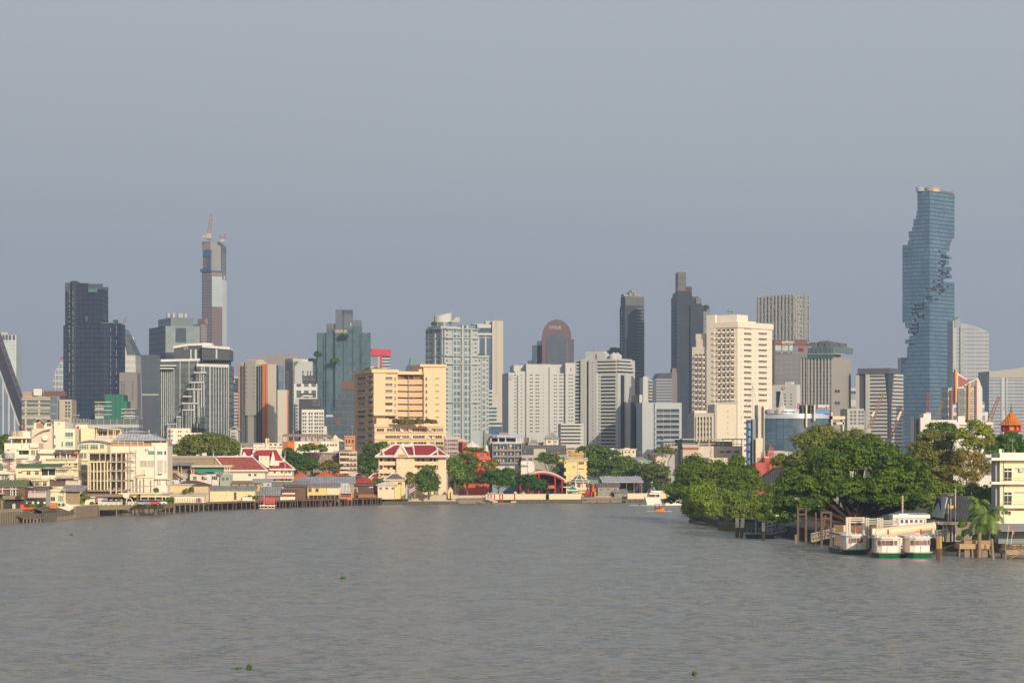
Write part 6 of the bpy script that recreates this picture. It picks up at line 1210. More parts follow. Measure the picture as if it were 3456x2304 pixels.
for k,xx in enumerate((1756,1767,1776,1728)):
 o=TH('terrace_table',('small table left under the wide cream parasol','small table in the middle under the wide cream parasol','small table right under the wide cream parasol','small white table left of the lone red post')[k],'table',(PX(xx,d),d,GZ),group='tables by the river wall');b=MB();b.cyl(0,0,1.15,1.22,.5,n=10);b.bd('table_top',WHT if k!=1 else Mt('orange_cloth',(.5,.2,.1)),o);b=MB();b.tb((0,0,0),(0,0,1.16),.08);b.bd('leg',STL,o)
xm,ym=fr(1640,1440,3.92);d=884;o=TH('arched_hall','great arched hall open to the river, dark red inside, with white ribbed roof','building',(PX(xm(760),d),d,GZ));X=lambda x:PX(xm(x),d)-PX(xm(760),d);Z=lambda y:PZ(ym(y),d)-GZ
def arch_pts(xa,xb,ye,yt,n=16):return[(X(xa+(xb-xa)*k/n),Z(ye+(yt-ye)*math.sin(math.pi*k/n)**.85))for k in range(n+1)]
op=arch_pts(440,1045,690,582);b=MB();inn=[(x,z_-.55)for x,z_ in op];b.ext(op+inn[::-1],-1.5,24);b.bd('arch_roof',Mt('arch_white',(.55,.50,.46)),o)
b=MB();b.ext([(X(455),0),(X(1040),0)]+[(x,z_-.6)for x,z_ in op[::-1]],8,8.6);b.bd('back_wall',Mt('hall_dark',(.035,.015,.015)),o)
b=MB();rim=[(x*.985,z_-.6)for x,z_ in op];b.ext(rim+[(x*.985,z_-1.15)for x,z_ in op][::-1],-1.2,-.2);b.bd('arch_rim',RED,o)
for xx in(1008,915,455,560,700):bx(o,'column',RED,X(xx-8),X(xx+8),-1,-.2,0,Z(690 if xx>900 and xx>1000 or xx<500 else 610))
for v in(650,700,745):bx(o,'beam',Mt('beam_red',(.16,.03,.03)),X(700),X(1010),2,2.4,Z(v+3),Z(v))
bx(o,'sign_board',Mt('sign_red2',(.50,.025,.02)),X(817),X(908),-1.6,-1.3,Z(815),Z(768));text(o,'sign_letters','ศาลเจ้า',Mt('sign_yellow',(.75,.50,.06)),X(862),-1.65,Z(784),S(4.2,d),S(17,d),.08,0,.01);text(o,'sign_letters','漢王廟堂',MATS['sign_yellow'],X(862),-1.65,Z(802),S(3.6,d),S(20,d),.08,0,.01)
bx(o,'hanging_lantern',ORG,X(700),X(722),1,2,Z(725),Z(685));b=MB()
for k in range(7):t=k/6;b.tb((X(590+16*k),.5,Z(690+14*math.sin(t*3.1))),(X(606+16*k),.5,Z(690+14*math.sin(min(1,t+.16)*3.1))),.35,.3,6)
b.bd('pale_streamer',Mt('streamer',(.5,.5,.55)),o)
o=TH('ribbed_roofs','two low curved grey roofs with red edges behind the arched hall','building',(PX(xm(520),905),905,GZ));d=905
X=lambda x:PX(xm(x),d)-PX(xm(520),d)
for(xa,xb,ye,yt,y0,m_)in((390,660,590,525,4,RFG),(400,850,600,560,0,Mt('roof_pale',(.46,.42,.37))),):
 op=arch_pts(xa,xb,ye,yt,12);b=MB();b.ext(op+[(x,z_-.5)for x,z_ in op][::-1],y0,y0+12);b.bd('curved_roof',m_,o);b=MB();b.ext([(x,z_-.5)for x,z_ in op]+[(x,z_-.9)for x,z_ in op][::-1],y0-.2,y0+.3);b.bd('roof_edge',RED,o)
bx(o,'wall',Mt('wall_tan',(.40,.33,.26)),X(400),X(850),2,12,0,Z(605))
xt_,yt_=fr(1880,1500,7.8375);d=893
B=Bld('yellow_tower_house','narrow yellow six storey house with a golden rooftop sign, by the shrine',d,xt_(240),xt_(775),th=3,dep=9)
YW=Mt('tower_yellow',(.72,.54,.25),.7,.05);B.body('wall',YW,yt_(425))
B.blk('roof_slab',YW,xt_(210),xt_(815),yt_(405),yt_(430),-.5,9)
for ya,yb_ in((425,610),(720,815),(910,1005)):B.blk('left_bay',YW,xt_(192),xt_(245),yt_(ya),yt_(yb_),-.2,6)
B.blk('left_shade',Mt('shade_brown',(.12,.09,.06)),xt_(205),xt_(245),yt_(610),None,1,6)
for k in range(5):B.pn('right_balcony',Mt('balcony_brown',(.22,.12,.06)),'R',xt_(775),xt_(800),yt_(430+120*k),yt_(545+120*k),-.8,4);B.pn('right_slab',YW,'R',xt_(772),xt_(808),yt_(575+120*k),yt_(600+120*k),-.5,5)
B.wi('window',(YW,Mt('window_brown',(.13,.06,.04))),'R',[xt_(640)],[yt_(488)],20,10,'3');B.wi('window',(YW,MATS['window_brown']),'R',[xt_(640)],[yt_(636)],20,3.5,'n');B.wi('window',(YW,MATS['window_brown']),'R',[xt_(232)],[yt_(470)],4,8,'n',-.25)
for v in(455,628,825):B.pn('groove',Mt('groove_tan',(.45,.32,.14)),'R',xt_(295),xt_(478),yt_(v-6),yt_(v+6),.04)
b=MB();zt=B.z(yt_(405));u=lambda x:B.sR(xt_(x))
for xx in range(290,810,52):b.box(u(xx)-.05,u(xx)+.05,-.3,-.2,zt,B.z(yt_(340)))
b.box(u(280),u(808),-.3,-.2,B.z(yt_(345)),B.z(yt_(338)));b.box(u(280),u(808),-.28,-.22,zt+.2,B.z(yt_(350)));B.pt_('roof_railing',Mt('rail_grey',(.36,.38,.36)),b)
B.x('sign_frame',Mt('sign_brown',(.30,.18,.03)),u(300),u(715),.6,.8,B.z(yt_(322)),B.z(yt_(205)))
for xx in(265,755):b=MB();b.tb((u(xx),.7,zt),(u(xx),.7,B.z(yt_(110 if xx>700 else 180))),.08,.05);B.pt_('roof_mast',STL,b)
GLD=Mt('sign_gold',(.85,.60,.06),.4,.05);text(B.root,'sign_letters','ศาลเจ้าโรงเกือก',GLD,u(507),.5,B.z(yt_(240)),S(6.4,d),S(51,d),.15,0,.018);text(B.root,'sign_letters','漢 王 廟 古 堂 宮 司'[:13],GLD,u(507),.5,B.z(yt_(295)),S(5.2,d),S(50,d),.15,0,.012)
B.done()
B=Bld('shop_back','grey shaded back of a house left of the yellow tower with golden ornament',905,xt_(0),xt_(200),th=3,dep=6);B.body('wall',Mt('shade_grey',(.22,.19,.16)),yt_(340));B.pn('teal_roof',RFT,'R',xt_(-5),xt_(255),yt_(265),yt_(340),1.5);b=MB();u_=B.sR(xt_(75));zz=B.z(yt_(500));b.la(u_,-1.6,[(.9,zz),(1.,zz+.5),(.6,zz+1.2),(.75,zz+1.6),(.3,zz+2.2),(.05,zz+2.6)],10);B.pt_('golden_ornament',Mt('ornament',(.75,.62,.25)),b);B.done()
d=886;o=TH('shrine_pavilion','two storey cream pavilion with octagonal green tiled roof, in front of the yellow tower','pavilion',(PX(xt_(585),d),d,GZ));k=S(1/7.8375,d);Z=lambda y:PZ(yt_(y),d)-GZ
GTR=roofmat('green_tile',(.07,.15,.09),.5);PCR=Mt('pavilion_cream',(.68,.57,.42))
def octa(r,z_,f=.8):return[(r*math.cos(6.2832*(q+.5)/8),f*r*math.sin(6.2832*(q+.5)/8),z_)for q in range(8)]
def octroof(o,r0,z0,r1,z1,m,tm,nm='roof'):
 b=MB();b.solid(octa(r0,z0),octa(r1,z1),0);b.bd(nm,m,o);b=MB();A,C=octa(r0,z0+.1),octa(r1,z1+.1)
 for q in range(8):b.tb(A[q],C[q],.16,.13,4);b.tb(A[q],A[(q+1)%8],.16,.16,4)
 b.bd('roof_trim',tm,o)
octroof(o,225*k,Z(925),20*k,Z(785),GTR,CTR);octroof(o,300*k,Z(985),225*k,Z(935),GTR,CTR,'lower_roof')
b=MB();b.tb((0,0,Z(790)),(0,0,Z(730)),.22,.03,8);b.bd('finial',Mt('finial',(.30,.12,.06)),o)
b=MB();b.solid(octa(260*k,Z(1150)),octa(260*k,Z(1120)));b.solid(octa(285*k,Z(1200)),octa(285*k,Z(1150)));b.bd('balcony',PCR,o);b=MB();b.solid(octa(215*k,Z(1150)),octa(215*k,Z(935)));b.bd('upper_wall',PCR,o)
b=MB();b.solid(octa(250*k,Z(1020)),octa(262*k,Z(985)));b.bd('red_frieze',RED,o)
for q in range(8):p=octa(262*k,0)[q];bx(o,'column',CTR,p[0]-.15,p[0]+.15,p[1]-.15,p[1]+.15,Z(1150),Z(970))
for xx in(580,820,375):b=MB();yy=-(215*k*.8)*.93-.1 if xx==580 else-(150*k*.8);b.box((xx-585-32)*k,(xx-585+32)*k,yy-.4,yy+.5,Z(1115),Z(1030));b.bd('window',Mt('door_brown',(.13,.075,.05)),o)
b=MB();b.solid(octa(205*k,0),octa(205*k,Z(1195)));b.bd('lower_wall',YW,o);bx(o,'red_door',RED,(-35)*k,35*k,-4.6,-4.2,Z(1345),Z(1265))
d=878;o=TH('small_green_pavilion','small open pavilion with curved green roof, nearest the water by the shrine','pavilion',(PX(xt_(405),d),d,GZ));k=S(1/7.8375,d);Z=lambda y:PZ(yt_(y),d)-GZ;TRF=roofmat('jade_tile',(.06,.24,.16),.5)
def sq(r,z_):return[(-r,-r*.7,z_),(r,-r*.7,z_),(r,r*.7,z_),(-r,r*.7,z_)]
b=MB();b.solid(sq(140*k,Z(1190)),sq(70*k,Z(1145)));b.solid(sq(70*k,Z(1145)),sq(12*k,Z(1085)));b.bd('roof',TRF,o);b=MB();b.solid(sq(205*k,Z(1250)),sq(150*k,Z(1215)));b.bd('lower_roof',TRF,o);b=MB();b.solid(sq(150*k,Z(1215)),sq(142*k,Z(1190)));b.bd('frieze',CTR,o)
b=MB()
for q in range(4):A,C=sq(140*k,Z(1188))[q],sq(12*k,Z(1083))[q];b.tb(A,C,.14,.1,4)
b.bd('roof_trim',CTR,o)
for p in sq(130*k,0):bx(o,'column',CTR,p[0]-.12,p[0]+.12,p[1]-.12,p[1]+.12,0,Z(1250))
o=TH('gate_post','thin yellow post with a white arm left of the small green pavilion','post',(PX(xt_(253),876),876,GZ));bx(o,'shaft',YW,-.13,.13,-.13,.13,0,PZ(yt_(1110),876)-GZ);bx(o,'arm',WHT,-1.2,1.2,-.1,.1,PZ(yt_(1130),876)-GZ,PZ(yt_(1105),876)-GZ)
d=880;o=TH('shrine_gate','red and orange tiered shrine tower on the water edge with open red legs','shrine',(PX(xt_(960),d),d,1.));k=S(1/7.8375,d);Z=lambda y:PZ(yt_(y),d)-1.
b=MB();b.la(0,0,[(48*k,Z(1240)),(46*k,Z(1130)),(40*k,Z(1110)),(36*k,Z(1080)),(42*k,Z(1070)),(20*k,Z(1040)),(.05,Z(1020))],8);b.bd('tower',Mt('shrine_orange',(.66,.16,.03)),o);b=MB();b.la(0,0,[(44*k,Z(1105)),(38*k,Z(1060)),(16*k,Z(1040)),(.05,Z(1015))],8);b.bd('tower_cap',Mt('shrine_red',(.55,.03,.03)),o)
for sx in(-65,40):b=MB();b.solid([((sx-28)*k,-.5,-1.5),((sx+18)*k,-.5,-1.5),((sx+18)*k,.8,-1.5),((sx-28)*k,.8,-1.5)],[((sx*.7-14)*k,-.5,Z(1240)),((sx*.7+20)*k,-.5,Z(1240)),((sx*.7+20)*k,.8,Z(1240)),((sx*.7-14)*k,.8,Z(1240))]);b.bd('leg',MATS['shrine_red'],o)
bx(o,'gold_panel',Mt('shrine_gold',(.72,.40,.04)),40*k,95*k,-.6,.2,Z(1340),Z(1235))
for lab,xa,yt,yb_ in(('narrow red gate frame left of the tiered shrine tower',815,1240,1440),('red gate frame right of the shrine, over a pale panel',1010+0,1290,1430)):
 if xa>1000:continue
 o=TH('red_gate',lab,'gate',(PX(xt_(xa),881),881,.6));b=MB();w_=42*k;hh=PZ(yt_(yt),881)-.6
 b.box(-w_,-w_+.35,0,.35,-1.2,hh);b.box(w_-.35,w_,0,.35,-1.2,hh);b.bd('post',MATS['shrine_red'],o);bx(o,'lintel',MATS['shrine_red'],-w_-.2,w_+.2,-.1,.45,hh,hh+.5)
o=TH('red_shed','open red framed shed on the water edge right of the tiered shrine','shed',(PX(xm(1655),880),880,.8));X=lambda x:PX(xm(x),880)-PX(xm(1655),880);Z=lambda y:PZ(ym(y),880)-.8
for xx in(1610,1640,1672,1698):bx(o,'post',RED,X(xx-7),X(xx+7),0,.5,-1.4,Z(855))
bx(o,'roof',RED,X(1603),X(1705),-.3,3,Z(868),Z(848));bx(o,'back_panel',Mt('shed_dark',(.20,.06,.05)),X(1615),X(1700),1.5,1.8,0,Z(868))
wall('low_rail','yellow railing on the water edge between the shrine and red shed',pt(xm(1435),878),pt(xm(1650),878),1.2,2.1,.15,Mt('rail_yellow',(.60,.40,.08)),cat='railing')
pier('shrine_deck','dark timber deck on stilts below the shrine and red shed',wl(xm(1330),1697),wl(xm(1880),1696),5,1.15,4,TIM);wall('pale_panel','pale wall panel behind the yellow railing',pt(xm(1432),884),pt(xm(1525),884),1.2,2.9,.3,MATS['wall_cream'])
def shed(name,label,d,xa,xb_,yr,ye,yb_,wall_m,roof_m,style='x',dep=None,th=3,posts=0,open_=False,base=GZ,cat='shed',ov=.6,wn_=0,ww=8,wh=7,wy=None,gm=None):
 B=Bld(name,label,d,xa,xb_,th=th,dep=dep or S(xb_-xa,d)*.6,base=base)
 ze,zr=B.z(ye),B.z(yr)
 b=MB()
 if open_:b.box(0,B.L,B.W*.75,B.W,0,ze)
 else:b.box(0,B.L,0,B.W,0,ze)
 B.pt_('wall',wall_m,b);b=MB()
 if style=='x':b.gablex(0,B.L,0,B.W,ze,zr,.15,ov)
 elif style=='y':b.gabley(0,B.L,0,B.W,ze,zr,.15,ov)
 elif style=='m':b.extx([(-ov,ze),(B.W+ov,zr),(B.W+ov,zr+.15),(-ov,ze+.15)],-ov,B.L+ov)
 elif style=='h':b.hip(0,B.L,0,B.W,ze,zr,ov)
 B.pt_('roof',roof_m,b)
 if style=='x':
  for q in(0,B.L-.2):b=MB();b.extx([(0,ze),(B.W,ze),(B.W/2,zr-.1)],q,q+.2);B.pt_('gable',gm or wall_m,b)
 if style=='y':b=MB();b.ext([(0,ze),(B.L,ze),(B.L/2,zr-.1)],.05,.3);B.pt_('gable',gm or wall_m,b)
 for k in range(posts):q=B.L*k/(posts-1);B.x('post',OLD,q-.09,q+.09,.05,.25,0,ze)
 if wn_:B.wi('window',(WHT,GL,CURT),'R',[xa+(xb_-xa)*(i+.5)/wn_ for i in range(wn_)],[wy or(ye+9)],ww,wh,'m')
 return B
BRW=Mt('brown_timber',(.16,.10,.065),.85,.25,.8);GTW=Mt('grey_timber',(.27,.25,.23),.85,.2,.8)
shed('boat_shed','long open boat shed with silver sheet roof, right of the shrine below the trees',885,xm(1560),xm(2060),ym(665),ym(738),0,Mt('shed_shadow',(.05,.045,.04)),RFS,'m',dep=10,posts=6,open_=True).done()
shed('waterside_house','weathered grey waterside house with brown roof left of the boat shed',878,xm(1480),xm(1760),ym(752),ym(790),0,GTW,RFB,'x',dep=7,wn_=3,ww=10,wh=8).done();shed('waterside_house','teal and grey roofed house behind the red shed',890,xm(1400),xm(1580),ym(705),ym(750),0,Mt('house_grey2',(.33,.30,.27)),RFT,'x',dep=7,wn_=2).done();shed('stilt_shack','small stained shack over the water below the boat shed',876,xm(1700),xm(1860),ym(830),ym(872),0,GTW,RFG,'m',dep=5,base=1.0,wn_=2,ww=7,wh=6).done()
tree('round_bush','big round leafy bush right in front of the school corner',846,[(xs(1010),ys(720),28,20),(xs(1000),ys(1000),36,26),(xs(1090),ys(920),24,28),(xs(900),ys(880),26,26),(xs(940),ys(780),22,18),(xs(860),ys(800),14,12)],leafmat('bush_leaf',(.022,.050,.015),(.075,.125,.035)),trunk=xs(1010))
tree('thin_tree','thin tree with reddish withered leaves left of the round bush',844,[(xs(745),ys(850),9,16),(xs(700),ys(800),13,12),(xs(690),ys(890),9,10)],leafmat('mixed_leaf',(.05,.06,.02),(.17,.12,.06)),cover=2.5)
tree('leafy_tree','dense dark tree between the peach apartments and the school, tallest there',930,[(1255,1520,34,26),(1230,1555,32,34),(1270,1560,30,36),(1290,1505,26,18),(1240,1590,34,24)],MIDL)
for a in(('leafy_tree','light green drooping tree just right of the school wall',870,[(xs(1400),ys(570),18,24),(xs(1440),ys(720),24,34),(xs(1360),ys(640),12,28),(xs(1500),ys(560),20,24),(xs(1520),ys(760),24,34)],leafmat('light_leaf',(.035,.065,.015),(.12,.17,.045)),.3),('leafy_tree','tree with pale blossom in front of the orange cafe',874,[(xs(1640),ys(520),26,22),(xs(1740),ys(560),22,24),(xs(1680),ys(680),30,26),(xs(1600),ys(870),26,30),(xs(1720),ys(880),26,26),(xs(1480),ys(960),24,24)],MIDL,0.),('leafy_tree','olive brown tree below the blue guest house',876,[(xs(2080),ys(620),20,18),(xs(2040),ys(700),20,20),(xs(1960),ys(640),14,16)],BNL,0.),('leafy_tree','spreading layered tree in front of the guest house by the river wall',868,[(xs(2060),ys(800),34,18),(xs(2200),ys(800),38,22),(xs(2330),ys(780),26,24),(xs(2150),ys(900),40,22),(xs(2290),ys(930),36,22),(xs(1960),ys(880),26,26)],leafmat('layer_leaf',(.015,.045,.010),(.05,.10,.02)),0.),('leafy_tree','dark rounded tree left of the arched hall by the parasols',869,[(xm(560),ym(690),34,18),(xm(700),ym(770),30,22),(xm(600),ym(780),30,16),(xm(450),ym(720),26,20),(xm(740),ym(800),20,18)],DKL,0.),('leafy_tree','tall round headed tree behind the arched hall',898,[(xm(790),ym(390),26,14),(xm(900),ym(410),22,14),(xm(740),ym(440),20,14),(xm(850),ym(460),24,14),(xm(950),ym(580),20,16)],MIDL,0.)):
 tree(a[0],a[1],a[2],a[3],a[4],droop=a[5])
tree('potted_bush','upright bush on the river wall by the arched hall',866,[(xm(815),ym(900),7,9),(xm(822),ym(930),6,6)],MIDL,cat='plant',limbs=False)
big=[(xm(1300),ym(300),28,14),(xm(1430),ym(310),36,20),(xm(1560),ym(330),30,18),(xm(1400),ym(450),36,30),(xm(1520),ym(470),36,28),(xm(1400),ym(600),30,26),(xm(1560),ym(580),36,26),(xm(1680),ym(380),30,22),(xm(1680),ym(500),34,26),(xm(1700),ym(610),34,20)]
tree('rain_tree','broad mass of tall green trees right of the yellow tower',912,big[:7],MIDL,trunk=xm(1450));tree('rain_tree','rounded tree right of the broad tree mass, above the boat shed',910,big[7:]+[(xm(1820),ym(450),28,20),(xm(1830),ym(560),32,26),(xm(1950),ym(520),28,24),(xm(1960),ym(610),34,22)],MIDL,trunk=xm(1800));tree('rain_tree','dull tree at the right end of the far bank by the yacht',900,[(xm(2080),ym(560),30,24),(xm(2200),ym(570),34,26),(xm(2300),ym(600),34,34),(xm(2150),ym(650),36,26),(xm(2290),ym(720),40,30),(xm(2330),ym(800),30,24)],leafmat('dull_leaf',(.03,.045,.018),(.09,.11,.04)),trunk=xm(2200))
tree('city_tree','green treetop over the roofs left of the long cream house',948,[(xw(235),yw(470),26,14),(xw(160),yw(485),18,9),(xw(300),yw(500),20,9)],OLV)
palm('coconut_palm','leaning coconut palm beside the white yacht on the far bank',884,xm(2130),ym(745),ym(910),26,MIDL,14,3,2.2)
o=TH('lamp_post','thin white lamp post standing beside the leaning palm','lamp',(PX(xm(2195),880),880,GZ));b=MB();b.tb((0,0,0),(0,0,PZ(ym(735),880)-GZ),.08,.05);b.bd('pole',STL,o);b=MB();b.cyl(0,0,PZ(ym(738),880)-GZ,PZ(ym(726),880)-GZ,.4,.3,10);b.bd('lamp_head',WHT,o)
xa,ya=fr(0,1380,3.921);xb,yb=fr(0,1560,7.1267);xc,yc=fr(260,1500,6.532);xd,yd=fr(440,1420,4.9);xe,ye=fr(880,1440,4.9)
CRW=Mt('house_white',(.74,.66,.54),.75,.08);CRY=Mt('house_cream2',(.72,.61,.41),.75,.08);PKW=Mt('house_pinkish',(.66,.54,.46),.75,.08);MAU=roofmat('mauve_sheet',(.33,.28,.29),.7);CONC=Mt('bare_concrete',(.40,.35,.28),.85,.22,.6);TWN=(CRW,glass('teal_pane',(.13,.22,.20)),CURT);DWN=(CRW,glass('green_black',(.03,.045,.035)),CURT)
def plain(name,label,d,x0,x1_,yt,m,dep=8,th=3,wins=(),roof=None,cat='building',base=GZ,xl=None):
 B=Bld(name,label,d,x0,x1_,th=th,dep=dep,base=base,xl=xl);B.body('wall',m,yt)
 if roof is not None:B.x('roof_slab',roof,-.4,B.L+.4,-.6,B.W+.2,B.z(yt),B.z(yt)+.3)
 for(mm,x,y,w_,h_,st)in wins:B.wi('window',mm,'R',[x],[y],w_,h_,st)
 return B
wall('quay_wall','pale stained quay wall at the far left edge',wl(-30,1769),wl(78,1762),-.6,3.4,.6,Mt('stained_quay',(.34,.27,.18),.85,.3,.8),cap=.25,pil=1.3)
def ramp(name,label,p,q,run,z1,z0,m,piles=True):
 v=Vector((q[0]-p[0],q[1]-p[1],0));L=v.length;o=TH(name,label,'ramp',(p[0],p[1],0),math.atan2(v.y,v.x));n=int(L/.9)
 b=MB()
 for k in range(n):x0=L*k/n;b.solid([(x0,0,z0),(x0+L/n*.86,0,z0),(x0+L/n*.86,0,z0+.25),(x0,0,z0+.25)],[(x0,run,z1),(x0+L/n*.86,run,z1),(x0+L/n*.86,run,z1+.2),(x0,run,z1+.2)])
 b.bd('slope_boards',m,o)
 bx(o,'back_wall',WET,0,L,run,run+.5,-.6,z1-.05)
 for k in range(int(L/1.4)+1):b=MB();b.tb((1.4*k+.1,.2,-.8),(1.4*k+.1,.2,z0),.2,.18,6);b.bd('pile',OLD,o)
 return o
RB_=Mt('ramp_boards',(.16,.12,.085),.85,.3,.8)
ramp('timber_ramp','dark sloping timber apron with drain opening, left of the pile wall',wl(80,1764),wl(148,1761),7,3.2,1.,RB_);ramp('timber_ramp','dark sloping timber apron right of the bare piles',wl(190,1756),wl(256,1749),6,3.2,1.2,RB_)
wall('pile_wall','row of bare grey brown piles between the two sloping aprons',wl(148,1760),wl(192,1756),-.6,2.7,.6,WET,pil=1.5);wall('quay_wall','smooth curved brown quay wall just left of the restaurant pier',wl(256,1748),wl(331,1741),-.6,3.1,.6,Mt('brown_quay',(.27,.20,.14),.85,.25,.5),cap=.3,capm=SQ)
B=shed('mossy_house','low waterside house with mossy green and brown roof, at the far left edge',668,xb(-120),xb(600),yb(440),yb(590),0,BRW,roofmat('mossy_tile',(.17,.17,.085),.7),'x',dep=12,wn_=0)
for xx in(70,265,310,385):B.q('veranda_post',WHT,'R','b',xx-9,xx+9,600,810,.9)
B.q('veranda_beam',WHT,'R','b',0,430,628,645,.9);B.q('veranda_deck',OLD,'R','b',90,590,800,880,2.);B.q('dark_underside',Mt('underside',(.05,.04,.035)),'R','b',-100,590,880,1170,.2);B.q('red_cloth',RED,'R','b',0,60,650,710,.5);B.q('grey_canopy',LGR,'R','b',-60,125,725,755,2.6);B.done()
tree('veranda_plants','green plants on the veranda edge of the mossy house',664,[(xb(480),yb(790),9,4)],MIDL,cat='plant',base=PZ(yb(810),664),size=.3,limbs=False)
B=shed('lattice_house','waterside house with brown roof, white lattice windows and dark boat store below',674,xb(560),xb(1110),yb(590),yb(660),0,Mt('lattice_wall',(.52,.43,.40)),RFB,'x',dep=9)
for k,xx in enumerate((680,790,885,950,1010,1065)):B.wi('lattice_window',(WHT,Mt('mauve_pane',(.20,.14,.14))),'R',[xb(xx)],[yb(700 if k>1 else 695)],9,9 if k>1 else 12,'m')
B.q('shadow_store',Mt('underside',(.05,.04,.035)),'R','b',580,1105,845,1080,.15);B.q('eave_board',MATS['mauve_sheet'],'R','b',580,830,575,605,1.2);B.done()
for k in range(3):
 o=TH('kayak',('dark upturned kayak, left of three racked under the lattice house','dark upturned kayak, middle of three racked under the lattice house','dark upturned kayak, right of three racked under the lattice house')[k],'kayak',(PX(xb(640+100*k),673),672.2,PZ(yb(890),673)),group='racked kayaks')
 b=MB();b.la(0,0,[(.02,-2),(.3,-1.3),(.38,0),(.3,1.3),(.02,2)],10);e=b.bd('hull',Mt('kayak_black',(.03,.025,.03),.4),o);e.rotation_euler=(rad(90),0,0);bx(o,'rack_bar',WHT,-.5,.5,-2.15,-2.0,-.5,-.42)
for k,(xx,rr)in enumerate(((640,.34),(790,.42),(915,.38),(1068,.36))):
 o=TH('lantern',('small round white lantern, leftmost below the lattice house','largest round white lantern below the lattice house','round white lantern third along below the lattice house','round white lantern beside the green awning')[k],'lantern',(PX(xb(xx),671),671,PZ(yb(970),671)),group='round lanterns');b=MB();b.la(0,0,[(.02,-rr),(rr*.7,-rr*.7),(rr,0),(rr*.7,rr*.7),(.02,rr)],10);b.bd('shade',Mt('lantern_white',(.8,.78,.7)),o);b=MB();b.tb((0,0,rr),(0,0,rr+.7),.02);b.bd('cord',DGR,o)
tree('quay_bushes','bright green bushes on the quay behind the orange arm',671,[(xb(720),yb(1040),9,7),(xb(820),yb(1050),8,6),(xb(1050),yb(1065),6,6),(xb(620),yb(1060),6,5)],BRL,cat='plant',base=2.5,size=.3,limbs=False)
d=668;o=TH('digger_arm','bright orange red machine arm with upright end lying on the quay','machine',(PX(xb(520),d),d,PZ(yb(1150),d)-.1));k=S(1/7.1267,d);OR2=Mt('machine_orange',(.72,.085,.02),.5,.08)
b=MB();b.la(0,0,[(48*k,0),(46*k,70*k),(50*k,100*k),(46*k,150*k),(30*k,155*k)],14);b.bd('upright_drum',OR2,o);b=MB();b.tb((30*k,0,52*k),(330*k,0,48*k),38*k,30*k,10);b.tb((330*k,0,48*k),(385*k,0,52*k),34*k,8*k,10);b.bd('boom',OR2,o);bx(o,'skid',DGR,-60*k,300*k,-.8,.8,-.15,.06)
o=TH('water_tank','pale grey upright cylinder tank left of the orange machine arm','tank',(PX(xb(330),667),667,2.2));b=MB();zt=PZ(yb(990),667)-2.2;b.cyl(0,0,0,zt*.96,S(6.3,667),n=18);b.cyl(0,0,zt*.96,zt,S(5.2,667),n=18);b.bd('tank_body',Mt('tank_grey',(.52,.48,.40)),o);bx(o,'plinth',CONC,-.8,.8,-.8,.8,-.3,.05)
o=TH('canopy_posts','weathered timber frame leaning at the far left edge of the quay','frame',(PX(xb(20),664),664,1.9));b=MB()
for xx in(0,20,40):b.tb((S((xx)/7.1*1.,664),0,0),(S((xx+8)/7.1,664),0,PZ(yb(880+xx),664)-1.9),.16,.14)
b.tb((-1,0,2.2),(1.2,0,3.6),.12);b.bd('poles',OLD,o)
B=Bld('bamboo_house','small cream waterside house with bamboo screened porch and mauve sheet roof',690,xb(1105),xb(1580),th=3,dep=9)
B.k('wall',CRY,'b',1105,1580,690);b=MB();u0,u1=B.sR(xb(1095)),B.sR(xb(1580));b.ext([(u0,B.z(yb(720))),(u1,B.z(yb(720))),(u1,B.z(yb(640))),(B.sR(xb(1200)),B.z(yb(640)))],0,9);B.pt_('upper_wall',CRY,b)
B.wi('window',DWN,'R',[xb(1275)],[yb(875)],16,16,'m');B.wi('window',TWN,'R',[xb(1455)],[yb(870)],18,22,'3');B.wi('window',DWN,'R',[xb(1130)],[yb(875)],5,16,'n');B.q('porch_pier',CRY,'R','b',1540,1575,690,1000,.5)
b=MB();n=26
for k in range(n):u=B.sR(xb(1590+325*k/n));b.box(u,u+.17,.2+.06*(k%2),.4,B.z(yb(1010)),B.z(yb(680)))
B.pt_('bamboo_screen',Mt('bamboo',(.34,.25,.15),.8,.3,2.),b)
b=MB();u0,u1=B.sR(xb(1480)),B.sR(xb(2060));b.extx([(-1.6,B.z(yb(690))),(6,B.z(yb(575))),(6,B.z(yb(575))+.15),(-1.6,B.z(yb(690))+.15)],u0,u1);B.pt_('roof',MAU,b)
B.k('base',CRW,'b',1105,1650,985,None,-.6,4);B.k('base_right',CRW,'b',1640,1910,1010,None,-.4,6)
for xx in(1320,1435,1535):b=MB();u=B.sR(xb(xx));b.box(u-.8,u+.8,-1.,-.6,B.z(yb(1045)),B.z(yb(980)));b.cyl(0,0,0,0,0)if False else None;e=B.pt_('air_conditioner',CRW,b);b=MB();b.cyl(0,0,0,.06,.42,n=14);f=b.bd('fan',DGR,e);f.location=(u,-1.,B.z(yb(1010)));f.rotation_euler=(rad(90),0,0)
B.done()
tree('porch_tree','olive tree between the bamboo porch and the restaurant',700,[(xb(2010),yb(800),10,8),(xb(1970),yb(930),8,10),(xb(2080),yb(850),12,6)],OLV,size=.4)
o=TH('orange_crate','orange brown crate standing on the right sloping apron','crate',(PX(xb(1275),672),672,3.1));b=MB();b.box(-.9,.9,0,1.2,0,1.3);b.box(-.95,.95,-.06,1.26,1.25,1.4);b.bd('crate_body',ORG,o);bx(o,'batten',OLD,-.95,.95,-.05,0,.5,.7)
B=Bld('green_roofed_house','three storey cream house with green roof strip, green windows and stacked balconies',706,xb(380),xb(1190),th=3,dep=10)
B.k('wall',CRY,'b',380,1000,120);B.k('lower_wall',CRY,'b',380,1190,370);B.k('left_wing',Mt('wing_pink',(.70,.57,.44)),'b',200,385,300,None,2)
